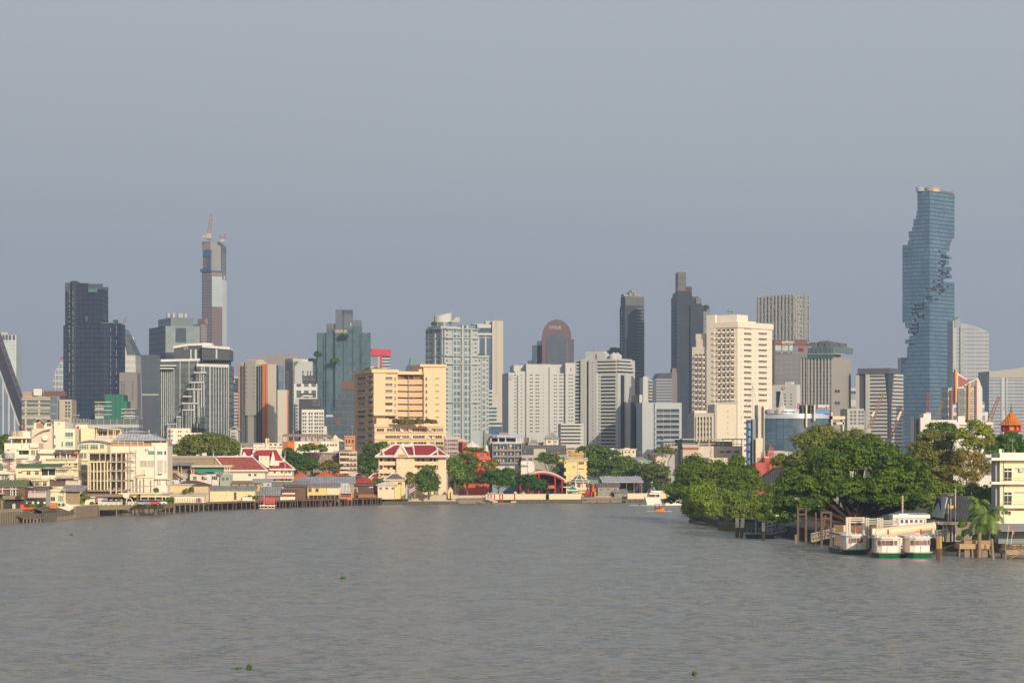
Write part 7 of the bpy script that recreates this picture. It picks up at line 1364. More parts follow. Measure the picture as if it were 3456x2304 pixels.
b=MB();u0,u1=B.sR(xb(385)),B.sR(xb(1480));b.extx([(-.8,B.z(yb(118))),(4,B.z(yb(42))),(4,B.z(yb(42))+.15),(-.8,B.z(yb(118))+.15)],u0,u1);B.pt_('roof',roofmat('green_sheet',(.075,.17,.075),.9),b);B.x('roof_coping',CRW,u0,u1,3.9,4.2,B.z(yb(48)),B.z(yb(30)))
for(x,y,w_,h_)in((490,235,13,6),(690,250,14,14),(890,250,14,14),(490,490,12,5),(690,510,14,16),(890,510,14,16),(1080,510,14,16)):B.wi('window',DWN,'R',[xb(x)],[yb(y)],w_,h_,'mc')
B.q('eave_ledge',CRY,'R','b',540,980,180,195,.6);B.q('mid_ledge',CRY,'R','b',600,1180,415,440,.7)
B.q('balcony_recess',glass('green_black',(.03,.045,.035)),'R','b',1000,1335,150,305,-.6,.9);B.k('balcony_block',CRY,'b',1335,1700,320,None,1.5,6);
for xx in(1165,1335):B.q('balcony_post',CRW,'R','b',xx-8,xx+8,150,400,.2)
B.q('balcony_parapet',CRW,'R','b',985,1345,310,400,.5);B.f('awning',MAU,'R',xb(1010),xb(1680),yb(150),yb(128),2.,4);B.f('awning',MAU,'R',xb(1340),xb(1920),yb(385),yb(350),1.5,5)
B.q('lower_recess',Mt('recess_brown2',(.12,.085,.07)),'R','b',1195,1570,425,570,-.6,1);B.q('lower_parapet',CRW,'R','b',1200,1590,575,620,.6)
b=MB()
for r_ in range(6):
 zz=B.z(yb(190+24*r_));b.box(B.sR(xb(1345)),B.sR(xb(1690)),.9,1.1,zz,zz+.2)
 zz=B.z(yb(430+22*r_));b.box(B.sR(xb(1580)),B.sR(xb(1920)),.4,.6,zz,zz+.2)
for q in range(7):
 u=B.sR(xb(1345+57*q));b.box(u-.06,u+.06,.9,1.1,B.z(yb(320)),B.z(yb(170)));u=B.sR(xb(1580+57*q));b.box(u-.06,u+.06,.4,.6,B.z(yb(570)),B.z(yb(420)))
B.pt_('lattice_screen',CRW,b);B.k('lower_right',Mt('screen_wall',(.50,.40,.30)),'b',1575,1925,560,None,1.2,5);B.k('screen_back',Mt('screen_wall',(.50,.40,.30)),'b',1575,1920,420,yb(560),1.,4)
B.wi('air_conditioner',(CRW,LGR),'R',[xb(1215)],[yb(360)],6,5,'n',-.5)
for xx,mm in((1250,Mt('pink_cloth',(.62,.20,.20))),(1345,Mt('pale_cloth',(.58,.50,.50)))):b=MB();u=B.sR(xb(xx));zz=B.z(yb(590));b.la(u,-.9,[(.02,zz-.9),(.35,zz-.6),(.5,zz),(.02,zz+.3)],8);B.pt_('hanging_bag',mm,b)
B.done()
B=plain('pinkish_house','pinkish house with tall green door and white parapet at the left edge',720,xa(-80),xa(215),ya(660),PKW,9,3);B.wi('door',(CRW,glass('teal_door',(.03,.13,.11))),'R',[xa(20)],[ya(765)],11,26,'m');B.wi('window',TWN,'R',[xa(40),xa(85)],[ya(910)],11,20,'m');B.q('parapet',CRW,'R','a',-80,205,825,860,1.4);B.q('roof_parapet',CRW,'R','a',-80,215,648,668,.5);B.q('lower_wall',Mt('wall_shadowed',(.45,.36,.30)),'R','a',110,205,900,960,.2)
b=MB();u=B.sR(xa(138));zz=B.z(ya(820));
for k in range(16):a=k*.8;b.box(u-.1+1.2*math.cos(a)-.5,u+.1+1.2*math.cos(a)+.5,-2+1.2*math.sin(a)-.2,-2+1.2*math.sin(a)+.2,zz+.42*k,zz+.42*k+.08)
b.tb((u,-2,zz),(u,-2,B.z(ya(580))),.12);B.pt_('spiral_stair',Mt('stair_iron',(.20,.16,.13)),b)
b=MB();b.cyl(u,-2,B.z(ya(650)),B.z(ya(580)),1.5,n=14);B.pt_('roof_tank',LGR,b);B.done()
B=plain('stained_house','stained white house with open roof room and two steel tanks, upper left',735,xa(60),xa(515),ya(450),CRW,10,3)
B.wi('shaded_opening',(CRW,Mt('void_black',(.02,.015,.015))),'R',[xa(318)],[ya(573)],34,14,'n');B.q('opening_hood',CRW,'R','a',235,395,515,545,.9);B.wi('window',DWN,'R',[xa(v)for v in(425,452,490)],[ya(572)],5,17,'n');B.wi('window',DWN,'R',[xa(110)],[ya(540)],9,4,'n');B.q('bay',CRW,'R','a',400,515,450,510,1.);B.q('balcony_rail',CRW,'R','a',170,380,610,650,1.);B.q('orange_stain',Mt('rust_stain',(.55,.36,.18)),'R','a',55,62,450,640,.2)
B.f('roof_slab',CRW,'R',xa(118),xa(410),ya(388),ya(365),.8,8)
for xx in(150,290,345):B.k('roof_post',CRW,'a',xx-7,xx+7,388,ya(450),.2,.5)
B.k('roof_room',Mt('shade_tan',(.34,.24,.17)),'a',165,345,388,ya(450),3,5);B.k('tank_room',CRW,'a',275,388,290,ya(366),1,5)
for xx in(182,242):b=MB();u=B.sR(xa(xx));b.cyl(u,2,B.z(ya(366)),B.z(ya(295)),1.55,n=14);b.cyl(u,2,B.z(ya(295)),B.z(ya(288)),1.0,n=14);B.pt_('steel_tank',Mt('steel_tank',(.50,.42,.36),.3,.15,.6,.5),b)
b=MB();u=B.sR(xa(275));b.tb((u,6,B.z(ya(366))),(u,6,B.z(ya(120))),.14,.07);b.box(u-.3,u+.3,5.7,6.3,B.z(ya(290)),B.z(ya(190)));B.pt_('roof_mast',Mt('mast_red',(.20,.085,.06)),b);B.done()
tree('corner_tree','green tree at the left edge beside the stained white house',738,[(xa(30),ya(430),14,22),(xa(20),ya(560),10,22),(xa(80),ya(370),10,12)],MIDL)
B=Bld('vaulted_house','tall white house with two barrel vaulted roofs and teal windows, upper left',765,xa(410),xa(992),th=3,dep=11)
B.k('tower',CRW,'a',712,858,158);B.k('right_wing',CRW,'a',855,992,262,None,.6);B.k('left_wing',PKW,'a',410,715,262,None,1.5);B.k('upper_room',CRW,'a',435,712,175,ya(265),2,8)
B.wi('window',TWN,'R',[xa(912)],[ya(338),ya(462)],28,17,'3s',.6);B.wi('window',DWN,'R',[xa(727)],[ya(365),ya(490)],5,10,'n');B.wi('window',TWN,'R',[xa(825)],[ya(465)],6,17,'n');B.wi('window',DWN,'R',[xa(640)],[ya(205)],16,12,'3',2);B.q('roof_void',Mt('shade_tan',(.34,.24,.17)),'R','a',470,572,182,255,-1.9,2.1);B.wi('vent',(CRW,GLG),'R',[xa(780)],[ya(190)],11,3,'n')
VR=Mt('vault_sheet',(.33,.28,.24),.6)
for(x0,x1_,yo,yt,y0)in((430,590,178,128,1),(575,720,178,128,1),(455,660,345,262,.5)):
 pts=[(B.sR(xa(x0+(x1_-x0)*k/12)),B.z(ya(yo+(yt-yo)*math.sin(math.pi*(k/12 if x0!=455 else.5*k/12)))))for k in range(13)]
 b=MB();b.ext(pts+[(p[0],p[1]-.3)for p in pts][::-1],y0-.5,9);B.pt_('vault_roof',VR,b)
B.f('roof_slab',VR,'R',xa(715),xa(860),ya(158),ya(140),.3,9);b=MB();u=B.sR(xa(600));b.la(0,0,[(.03,0),(.7,.12),(1.1,.4)],14);e=B.pt_('satellite_dish',CRW,b);e.location=(u,1,B.z(ya(385)));e.rotation_euler=(rad(60),0,0)
B.q('band',LGR,'R','a',700,1000,552,570,.4);B.done()
B=plain('terrace_house','cream house with pale blue balcony rails and tiled roof terrace, mid left bank',728,xa(515),xa(1035),ya(655),CRY,8,3);
for k in range(4):B.q('blue_rail',Mt('rail_blue',(.42,.46,.52)),'R','a',620+100*k,705+100*k,650,672,.8)
for k in range(4):B.wi('window',DWN,'R',[xa(845),xa(922)],[ya(745+45*k)],6,9,'s')
B.wi('window',DWN,'R',[xa(1003)],[ya(748)],12,14,'m');B.wi('air_conditioner',(CRW,LGR),'R',[xa(1003)],[ya(808)],9,7,'n',-.4)
for k in range(3):B.q('ledge',CRY,'R','a',800,1040,705+40*k,716+40*k,.8)
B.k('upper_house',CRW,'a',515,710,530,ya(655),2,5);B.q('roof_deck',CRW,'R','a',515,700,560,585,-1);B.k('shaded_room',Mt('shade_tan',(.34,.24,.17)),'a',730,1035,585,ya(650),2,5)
for xx in(790,875,920,1025):B.q('terrace_post',CRW,'R','a',xx-6,xx+6,575,655,-.9,1.3)
b=MB();u0,u1=B.sR(xa(700)),B.sR(xa(1040));b.extx([(.2,B.z(ya(592))),(6,B.z(ya(545))),(6,B.z(ya(545))+.15),(.2,B.z(ya(592))+.15)],u0,u1);B.pt_('roof',RFB,b);B.x('orange_cloth',ORG,B.sR(xa(985)),B.sR(xa(1035)),-.2,.1,B.z(ya(592)),B.z(ya(566)))
B.f('awning',MAU,'R',xa(345),xa(560),ya(700),ya(682),1.2,4);B.done()
B=Bld('canopy_house','cream house with large roof terrace canopy on slanting posts, behind the glazed attic',775,xa(985),xa(1440),th=3,dep=12)
B.k('stair_block',CRY,'a',1070,1255,235);B.k('red_walled_room',CRW,'a',985,1140,205,None,3);B.k('wall',CRW,'a',1250,1600,390);B.q('red_sheet',RED,'R','a',1000,1030,222,262,-2.8,3.1)
b=MB();u0,u1=B.sR(xa(1180)),B.sR(xa(1600));b.ext([(u0,B.z(ya(236))),(u1,B.z(ya(275))),(u1,B.z(ya(265))),(u0,B.z(ya(226)))],-.8,9);B.pt_('canopy',CRY,b)
for xx in(1280,1430,1500,1525,1595):B.q('canopy_post',CRY,'R','a',xx-5,xx+5,262,390,.3)
b=MB()
for q in range(24):u=B.sR(xa(1270+14*q));b.box(u-.06,u+.1,-.4,-.25,B.z(ya(390)),B.z(ya(352)))
b.box(B.sR(xa(1265)),B.sR(xa(1600)),-.45,-.2,B.z(ya(356)),B.z(ya(350)));B.pt_('balustrade',CRW,b);B.k('terrace_back',Mt('terrace_wall',(.52,.43,.33)),'a',1255,1600,285,ya(390),4,5);B.wi('window',DWN,'R',[xa(1310),xa(1370)],[ya(325)],14,16,'m',4);B.done()
B=Bld('glazed_attic_house','house with curved grey roof over a glazed teal attic, beside the bare concrete frame',742,xa(1040),xa(1445),th=3,dep=9)
B.k('attic_wall',CRY,'a',1040,1420,455);pts=[(B.sR(xa(1020+410*k/12)),B.z(ya(452-62*math.sin(math.pi*(.12+.76*k/12))+18)))for k in range(13)];b=MB();b.ext(pts+[(p[0],p[1]-.35)for p in pts][::-1],-.8,9);B.pt_('roof',RFG,b)
b=MB();b.ext(pts[1:-1]+[(pts[-2][0],B.z(ya(458))),(pts[1][0],B.z(ya(458)))],.05,.4);B.pt_('gable',LGR,b)
B.wi('glazing',TWN,'R',[xa(1095),xa(1245)],[ya(500)],27,18,'3c');B.wi('glazing',TWN,'R',[xa(1160)],[ya(500)],6,18,'n');B.wi('glazing',TWN,'R',[xa(1350)],[ya(495)],14,16,'m');B.wi('vent',(LGR,GL),'R',[xa(1240),xa(1298),xa(1358)],[ya(432)],8,4,'n',.05)
B.k('strip_wall',CRY,'a',1045,1165,560,None,-.6,3);
for v in(615,765,885,1010):B.wi('window',TWN,'R',[xa(1090),xa(1132)],[ya(v)],9.5,20,'m',-.6);B.q('strip_ledge',CRY,'R','a',1045,1165,v+55,v+68,1.1)
B.done()
B=Bld('concrete_frame','unfinished concrete frame building with bare columns, slabs and scaffold poles',722,xa(1160),xa(1735),th=3,dep=10)
B.pt_('back_wall',Mt('block_wall',(.30,.25,.21),.9,.25,.8),(lambda b:(b.box(0,B.L*.82,5,5.4,0,B.z(ya(575))),b)[1])(MB()))
for k,v in enumerate((575,690,810,940,1070)):
 ul=B.sR(xa((1170,1130,1165,1165,1160)[k]));ur=B.sR(xa((1735,1720,1740,1735,1690)[k]));B.x('floor_slab',CONC,ul,ur,-.7 if k in(1,2,3)else-.2,9,B.z(ya(v+16)),B.z(ya(v)))
for xx in(1465,1540,1612,1690):B.q('column',Mt('column_pale',(.56,.48,.38)),'R','a',xx-9,xx+9,575,1120,.3,.4)
for xx in(1320,1395):B.q('column',MATS['column_pale'],'R','a',xx-5,xx+5,585,690,.3,.4)
for xx in(1172,1197,1245,1290,1335,1385,1425):B.q('tall_pier',CRY,'R','a',xx-7,xx+7,700,1070,.9,.3)
for v in(825,945):B.q('pier_tie',CRY,'R','a',1165,1430,v,v+8,.5)
B.q('pier_head',CRY,'R','a',1160,1400,690,706,1.1)
for(xx,v,w_)in((1228,760,9),(1270,760,9),(1366,760,9),(1410,760,9),(1228,880,9),(1270,880,9),(1366,880,9),(1410,880,9),(1228,1005,9),(1270,1005,9),(1366,1005,9),(1410,1005,9)):B.wi('tall_window',(CRY,glass('green_black',(.03,.045,.035))),'R',[xa(xx)],[ya(v)],w_,25,'n',.3)
rs=random.Random(2)
for(xa0,xb0,v0,v1)in((1470,1535,600,690),(1470,1535,710,810),(1545,1605,830,940),(1470,1535,830,940),(1545,1610,620,690)):B.q('infill_wall',Mt('block_wall',(.30,.25,.21),.9,.25,.8),'R','a',xa0,xb0,v0,v1,-2.5,2.8)
for xx in(1630,1690,1735,1800):b=MB();u=B.sR(xa(xx));b.tb((u,-1,0),(u,-1,B.z(ya(560+rs.uniform(-10,20)))),.09,.09,5);B.pt_('scaffold_pole',Mt('scaffold_wood',(.25,.15,.09)),b)
for v in(585,650,770,840):b=MB();b.tb((B.sR(xa(1610)),-1,B.z(ya(v))),(B.sR(xa(1810)),-1,B.z(ya(v))),.07,.07,5);B.pt_('scaffold_rail',Mt('scaffold_wood',(.25,.15,.09)),b)
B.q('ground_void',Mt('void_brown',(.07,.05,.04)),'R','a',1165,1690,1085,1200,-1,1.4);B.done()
o=TH('open_frame','small two level open timber frame tower in front of the big white building','frame',(PX(xc(1230),720),720,GZ));X=lambda x:PX(xc(x),720)-PX(xc(1230),720);Z=lambda y:PZ(yc(y),720)-GZ
for xx in(1230,1315,1385,1465,1620):bx(o,'post',OLD,X(xx)-.16,X(xx)+.16,0,.3,0,Z(720 if xx in(1315,1465)else 780))
for v in(735,910):bx(o,'platform',CONC,X(1215),X(1650),-.3,2.5,Z(v+16),Z(v))
b=MB();b.ext([(X(1240),Z(715)),(X(1475),Z(690)),(X(1475),Z(655)),(X(1290),Z(672))],-.6,3);b.bd('canopy',Mt('canopy_tan',(.42,.33,.24)),o)
B=Bld('white_house','big plain white house with low grey hipped roof and roof terrace',755,xc(700),xc(1995),th=2,dep=15)
B.body('wall',CRW,yc(28));B.k('right_bay',Mt('white_cool',(.72,.69,.63)),'c',1720,1990,28,None,-.5,4)
for(x,y,w_,h_,mm,st)in((1635,178,22,13,TWN,'n'),(1830,180,20,13,TWN,'3'),(1950,180,6,13,DWN,'n'),(1465,420,24,23,(CRW,CURT),'m'),(1625,420,23,23,(CRW,CURT),'m'),(1835,480,20,44,(CRW,CURT),'3c'),(1955,480,7,44,(CRW,CURT),'n'),(1830,655,16,5,DWN,'m')):B.wi('window',mm,'R',[xc(x)],[yc(y)],w_,h_,st,-.5 if x>1750 else 0)
B.q('porch_roof',CRY,'R','c',1730,2060,740,760,1.6);B.q('porch_screen',CURT,'R','c',1800,2060,770,870,.3)
for xx in(1800,1850,1995):B.q('porch_post',CRW,'R','c',xx-5,xx+5,760,880,1.3)
B.q('blank_panel',Mt('panel_tan',(.66,.55,.43)),'R','c',1410,1500,555,660,.08);B.q('wall_frame',Mt('frame_pink',(.58,.44,.36)),'R','c',1190,1325,130,140,.1)
zt=B.z(yc(28));hx=lambda x:B.sR(440+x/4.9);hz_=lambda y:B.z(1420+y/4.9)
B.x('roof_room',Mt('roof_room_tan',(.50,.36,.22)),hx(-340),hx(615),2,13,zt,hz_(330))
b=MB();z0,z1=hz_(325),hz_(215);e=1.2;x0,x1_=hx(-300),hx(615)
P=[(x0,-e+1,z0),(x1_,-e+1,z0),(x1_,15+e,z0),(x0,15+e,z0)];Q=[(hx(-180),4,z1),(hx(300),4,z1),(hx(300),10,z1),(hx(-180),10,z1)];b.solid(P,Q);b.bd('roof',RFS,B.root)
b=MB();P=[(hx(-190),3.5,z1),(hx(290),3.5,z1),(hx(290),10.5,z1),(hx(-190),10.5,z1)];z2=hz_(148);Q=[(hx(-20),6.5,z2),(hx(40),6.5,z2),(hx(40),7.5,z2),(hx(-20),7.5,z2)];b.solid([(x,y,z+.5)for x,y,z in P],Q);b.bd('upper_roof',RFS,B.root)
for xx in(10,120,215,-100,-200,505,600):B.pn('terrace_post',CRW,'R',440+(xx-4)/4.9,440+(xx+4)/4.9,1420+335/4.9,1420+410/4.9,.1)
B.pn('terrace_rail',CRW,'R',440-320/4.9,440+220/4.9,1420+345/4.9,1420+352/4.9,.1);B.blk('terrace_block',CRW,440+350/4.9,440+612/4.9,1420+362/4.9,1420+412/4.9,0,2);b=MB();u=hx(278);b.tb((u,5,z1),(u,5,hz_(145)),.22);B.pt_('chimney_pipe',LGR,b);B.pn('orange_sill',Mt('sill_orange',(.50,.25,.13)),'R',440-320/4.9,440+335/4.9,1420+378/4.9,1420+405/4.9,-.3,.6);B.done()
B=Bld('restaurant_shed','long open riverside restaurant with brown fascia, banners and arched doorway',712,xc(240),xc(1330),th=3,dep=7,base=2.6)
B.f('fascia_roof',Mt('fascia_brown',(.24,.17,.12)),'R',xc(230),xc(1330),yc(1150),yc(1090),1.2,6);B.q('back_wall',Mt('void_brown',(.07,.05,.04)),'R','c',400,1330,1150,1345,-3,3.3)
B.q('white_wall',CRW,'R','c',130,400,1180,1340,.2);B.q('white_strip',CRW,'R','c',300,415,1145,1165,1.4)
for xx in(795,925,1065,1330):B.q('post',OLD,'R','c',xx-6,xx+6,1150,1340,.5)
for xa0,xb0,mm in((430,470,Mt('banner_red',(.55,.22,.20))),(470,580,Mt('banner_pale',(.58,.53,.55))),(582,680,Mt('banner_blue',(.13,.15,.42)))):B.q('banner',mm,'R','c',xa0,xb0,1160,1270,.3)
for k in range(3):B.q('banner_stripe',Mt('banner_pale',(.58,.53,.55)),'R','c',590,672,1182+32*k,1192+32*k,.4)
b=MB();u=B.sR(xc(1155));rr=S(62/6.532,712)
for k in range(12):a,c=math.pi*k/12,math.pi*(k+1)/12;zc=B.z(yc(1240));b.tb((u+rr*math.cos(a),-.6,zc+rr*math.sin(a)),(u+rr*math.cos(c),-.6,zc+rr*math.sin(c)),.14,.14,5)
for sx in(-1,1):b.tb((u+sx*rr,-.6,B.z(yc(1340))),(u+sx*rr,-.6,B.z(yc(1240))),.14)
B.pt_('arched_doorway',CRW,b)
b=MB();u=B.sR(xc(1095));zz=B.z(yc(1125));b.ext([(u-1.2*S(90/6.532,712)*.8,zz+.5),(u-.6,zz+.45),(u,zz+.8),(u+.6,zz+.45),(u+S(72/6.532,712),zz+.5),(u+.7,zz-.5),(u,zz-.75),(u-.7,zz-.5)],-1.4,-1.25);B.pt_('winged_emblem',Mt('emblem_pale',(.66,.60,.52)),b);B.q('yellow_sign',Mt('sign_lemon',(.75,.58,.04)),'R','c',1252,1310,1122,1160,1.4)
for k in range(3):B.wi('wall_lamp',(CRW,LGR),'R',[xc(745+118*k)],[yc(1215)],7,4,'n',.0)
B.done()
B=Bld('long_terrace','long cream terrace roof with dark openings, right end of the restaurant pier',716,xc(920),xc(2060),th=3,dep=8,base=2.6)
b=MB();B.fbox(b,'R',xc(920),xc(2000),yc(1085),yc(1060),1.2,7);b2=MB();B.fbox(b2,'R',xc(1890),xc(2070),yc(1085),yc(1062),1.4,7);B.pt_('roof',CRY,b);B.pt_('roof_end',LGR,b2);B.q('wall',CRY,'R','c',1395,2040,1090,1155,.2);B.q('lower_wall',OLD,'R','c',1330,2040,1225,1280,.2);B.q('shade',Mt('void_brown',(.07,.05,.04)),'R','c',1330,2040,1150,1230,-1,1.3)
for xx in(1330,1410,1570,1725,1880,1955,2040):B.q('post',CRW,'R','c',xx-7,xx+7,1085,1280,.4)
B.done()
o=pier('restaurant_pier','long olive pier with pale blue railing panels below the riverside restaurant',wl(333,1741),wl(530,1737),9,3.,5,Mt('pier_olive',(.22,.18,.10),.8,.25,.6),t=1.3)
b=MB();L_=(Vector((*wl(530,1737),0))-Vector((*wl(333,1741),0))).length;q=0;n=12
for k in range(n):
 if k==5:continue
 bx(o,'rail_panel',Mt('rail_pale_blue',(.44,.50,.47)),L_*k/n+.15,L_*(k+1)/n-.15,.1,.2,3.1,3.75);b=MB();b.box(L_*k/n-.1,L_*k/n+.15,.02,.3,3.,4.);b.box(L_*k/n,L_*(k+1)/n,.02,.3,3.85,4.);b.bd('rail_post',CRW,o)
pier('side_pier','short pier with solid cream parapet, right end of the restaurant',wl(530,1737),wl(590,1731),8,2.9,4,Mt('pier_olive',(.22,.18,.10)),t=1.2);wall('parapet','solid cream parapet on the short pier',wl(530,1736.5),wl(589,1730.5),2.9,4.5,.3,CRY,cap=.15)
def car(label,x,d,m,z,yaw=0.,kind='car'):
 o=TH('parked_car',label,'car',(PX(x,d),d,z),yaw,'cars parked by the restaurant')
 b=MB();b.ext([(-2.1,.35),(2.1,.35),(2.15,.75),(1.9,.95),(1.05,1.0),(-1.6,1.0),(-2.1,.92)],-.85,.85);b.bd('body',m,o)
 b=MB();b.ext([(-1.5,1.0),(1.05,1.0),(.45,1.5),(-1.1,1.5)],-.75,.75);b.bd('cabin',GL,o);b=MB();b.ext([(-1.12,1.5),(.46,1.5),(.4,1.56),(-1.05,1.56)],-.74,.74);b.bd('roof_panel',m,o)
 for sx in(-1.35,1.35):
  for sy in(-.85,.85):b=MB();b.cyl(0,0,-.11,.11,.34,n=14);w_=b.bd('wheel',Mt('tyre',(.02,.02,.02),.9),o);w_.location=(sx,sy,.34);w_.rotation_euler=(rad(90),0,0);b=MB();b.cyl(0,0,-.12,.12,.18,n=10);b.bd('rim',STL,w_)
 return o
car('white car parked behind the pier railing, left of the arched doorway',xc(640),709,Mt('car_white',(.70,.68,.66),.3,.04,.2,.1),2.95,.25);car('silver car parked under the terrace, right of the arched doorway',xc(1440),707,Mt('car_silver',(.50,.49,.48),.3,.05,.2,.3),2.95,-.2);car('red car at the right end of the restaurant pier',xc(1680),709,Mt('car_red',(.50,.05,.03),.3,.04,.2,.1),2.95,.1);car('second white car, furthest right under the terrace',xc(1820),712,MATS['car_white'],2.95,.05);car('white car right next to the silver car under the terrace',xc(1530),711,MATS['car_white'],2.95,-.6)
tree('planter_bush','round yellow green bush left of the banners',706,[(xc(330),yc(1305),8,6)],BRL,cat='plant',base=3.,size=.3,limbs=False);tree('pier_bush','big dark bush at the right end of the long terrace',714,[(xc(2040),yc(1240),13,10),(xc(1970),yc(1260),9,7),(xc(2090),yc(1200),8,6)],MIDL,cat='plant',base=2.6,size=.35,limbs=False)
B=Bld('low_white_flats','low white flats of two heights with a blue tank, behind the large spreading tree',885,xd(665),xd(985),th=5,dep=12)
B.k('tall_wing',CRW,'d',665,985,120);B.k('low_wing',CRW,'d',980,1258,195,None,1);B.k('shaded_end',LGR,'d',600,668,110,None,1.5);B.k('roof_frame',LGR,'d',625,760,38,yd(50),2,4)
for xx in(632,700,752):B.k('frame_post',LGR,'d',xx-4,xx+4,50,yd(115),2.2,.4)
for v in(175,242,315):B.wi('window',DWN,'R',[xd(x)for x in(690,798,835)],[yd(v)],5,6,'n');B.wi('window',DWN,'R',[xd(635)],[yd(v)],5,6,'n',1.5)
B.wi('window',DWN,'R',[xd(937)],[yd(175)],5,5,'n');B.wi('window',DWN,'R',[xd(922),xd(990)],[yd(246)],10,5.5,'n',-.05);b=MB();b.cyl(B.sR(xd(755)),-3,B.z(yd(455)),B.z(yd(380)),2.,n=16);B.pt_('blue_tank',Mt('tank_blue',(.05,.22,.52),.4),b);B.done()
sp=[(xd(900),yd(430),30,30),(xd(1050),yd(340),40,26),(xd(1250),yd(310),44,24),(xd(1450),yd(320),46,24),(xd(1620),yd(390),38,28),(xd(1100),yd(450),46,32),(xd(1350),yd(440),50,36),(xd(1560),yd(480),44,32),(xd(1760),yd(500),26,26),(xd(760),yd(500),26,22),(xd(950),yd(530),34,22)]
tree('rain_tree','wide spreading olive green rain tree behind the temple roof, widest on the left bank',862,sp,OLV,trunk=xd(1300))
THW=Mt('temple_wall',(.72,.64,.52),.7,.06)
def thai(name,label,d,x0,x1_,yr,ye_,wall_m,roof_m,dep,gl=True,base=GZ,th=2,hip=.0,skirt=0):
 B=Bld(name,label,d,x0,x1_,th=th,dep=dep,base=base);z0,z1=B.z(ye_),B.z(yr)
 B.x('wall',wall_m,0,B.L,0,B.W,0,z0);W=B.W;ov=1.
 b=MB();hx_=hip;A=[(-ov,-ov,z0),(B.L+ov,-ov,z0),(B.L+ov-hx_,W/2,z1),(-ov+(0 if gl else hx_),W/2,z1),(-ov,W+ov,z0),(B.L+ov,W+ov,z0)]
 b.face([A[0],A[1],A[2],A[3]]);b.face([A[5],A[4],A[3],A[2]]);b.face([A[1],A[5],A[2]]);b.face([A[4],A[0],A[3]]);b.face([A[0],A[4],A[5],A[1]])
 B.pt_('roof',roof_m,b);b=MB();b.tb(A[3],A[2],.3,.3,4);b.tb(A[1],A[2],.28,.28,4);b.tb(A[0],A[1],.35,.35,4);b.tb(A[0],A[3],.4,.4,4);b.tb(A[3],(A[3][0]-.2,A[3][1],A[3][2]+1.6),.2,.04,5);b.tb(A[2],(A[2][0]+.2,A[2][1],A[2][2]+1.2),.2,.04,5);B.pt_('roof_trim',CTR,b)
 return B
B=thai('temple_hall','long Thai temple hall with dusty red roof before the spreading tree',822,xd(1400),xd(2225),yd(595),yd(825),THW,roofmat('dusty_red',(.36,.09,.065),.5,0,.1),14,hip=5.5)
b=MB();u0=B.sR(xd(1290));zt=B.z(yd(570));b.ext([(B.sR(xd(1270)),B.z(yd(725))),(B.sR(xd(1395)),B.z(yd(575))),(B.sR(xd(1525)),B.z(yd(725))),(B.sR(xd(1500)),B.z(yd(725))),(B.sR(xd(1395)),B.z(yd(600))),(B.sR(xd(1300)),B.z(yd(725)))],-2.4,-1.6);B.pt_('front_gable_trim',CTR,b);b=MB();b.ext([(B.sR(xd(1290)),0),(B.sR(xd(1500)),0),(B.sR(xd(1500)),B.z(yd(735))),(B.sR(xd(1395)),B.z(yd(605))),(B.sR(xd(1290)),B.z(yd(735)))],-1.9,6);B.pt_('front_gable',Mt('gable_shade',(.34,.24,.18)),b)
B.wi('window',DWN,'R',[xd(1975),xd(2065)],[yd(890)],10,9,'m');B.done()
B=thai('temple_pavilion','tall Thai hall with tiered crimson roofs and white finials, right of the dusty red roof',838,xe(60),xe(520),ye(470),ye(705),THW,RFC,13,hip=6)
P_=lambda x,y:(B.sR(xe(x)),B.z(ye(y)))
B.x('upper_wall',THW,B.sR(xe(-150)),B.sR(xe(300)),1,11,B.z(ye(705)),B.z(ye(560)))
b=MB();b.ext([P_(-110,460),P_(-80,380),P_(250,368),P_(380,575),P_(120,575)],2.2,9);B.pt_('upper_roof',RFC,b);b=MB();pr=[P_(-110,380),P_(255,368),P_(378,578),P_(120,575)]
for p,q in zip(pr,pr[1:]):b.tb((p[0],2.,p[1]),(q[0],2.,q[1]),.28,.28,4)
for p in(P_(255,368),P_(378,578)):b.tb((p[0],2,p[1]),(p[0]+.2,2,p[1]+2.2),.22,.03,5)
B.pt_('upper_trim',CTR,b)
b=MB();b.ext([P_(-60,470),P_(60,430),P_(195,440),P_(150,560),P_(-20,540)],1.2,2.2);B.pt_('mid_roof',RFC,b);B.x('front_bay',THW,B.sR(xe(-30)),B.sR(xe(145)),-.6,1.,B.z(ye(670)),B.z(ye(480)));b=MB();b.ext([P_(150,640),P_(205,640),P_(240,540),P_(205,400),P_(165,560)],-1.2,-.5);B.pt_('white_gable',CTR,b)
for xx in(20,95):B.wi('window',(CRW,CURT),'R',[xe(xx)],[ye(520)],6,10,'m',-.6)
b=MB();u0,u1=B.sR(xe(75)),B.sR(xe(555));b.solid([(u0,-2.2,B.z(ye(840))),(u1,-2.2,B.z(ye(840))),(u1,.2,B.z(ye(840))),(u0,.2,B.z(ye(840)))],[(u0+.6,-.4,B.z(ye(812))),(u1-1,-.4,B.z(ye(812))),(u1-1,.1,B.z(ye(812))),(u0+.6,.1,B.z(ye(812)))]);B.pt_('skirt_roof',RFC,b);b=MB();b.tb((u0,-2.2,B.z(ye(842))),(u1,-2.2,B.z(ye(842))),.3,.3,4);B.pt_('skirt_trim',CTR,b)
for xx in(232,350,418,478):B.wi('window',DWN,'R',[xe(xx)],[ye(745)],8,9,'m');B.wi('window',DWN,'R',[xe(xx)],[ye(872)],7,8,'n');
b=MB();u=B.sR(xe(405));b.tb((u,-1,0),(u,-1,B.z(ye(380))),.1,.06);B.pt_('flagpole',CRW,b);B.done()
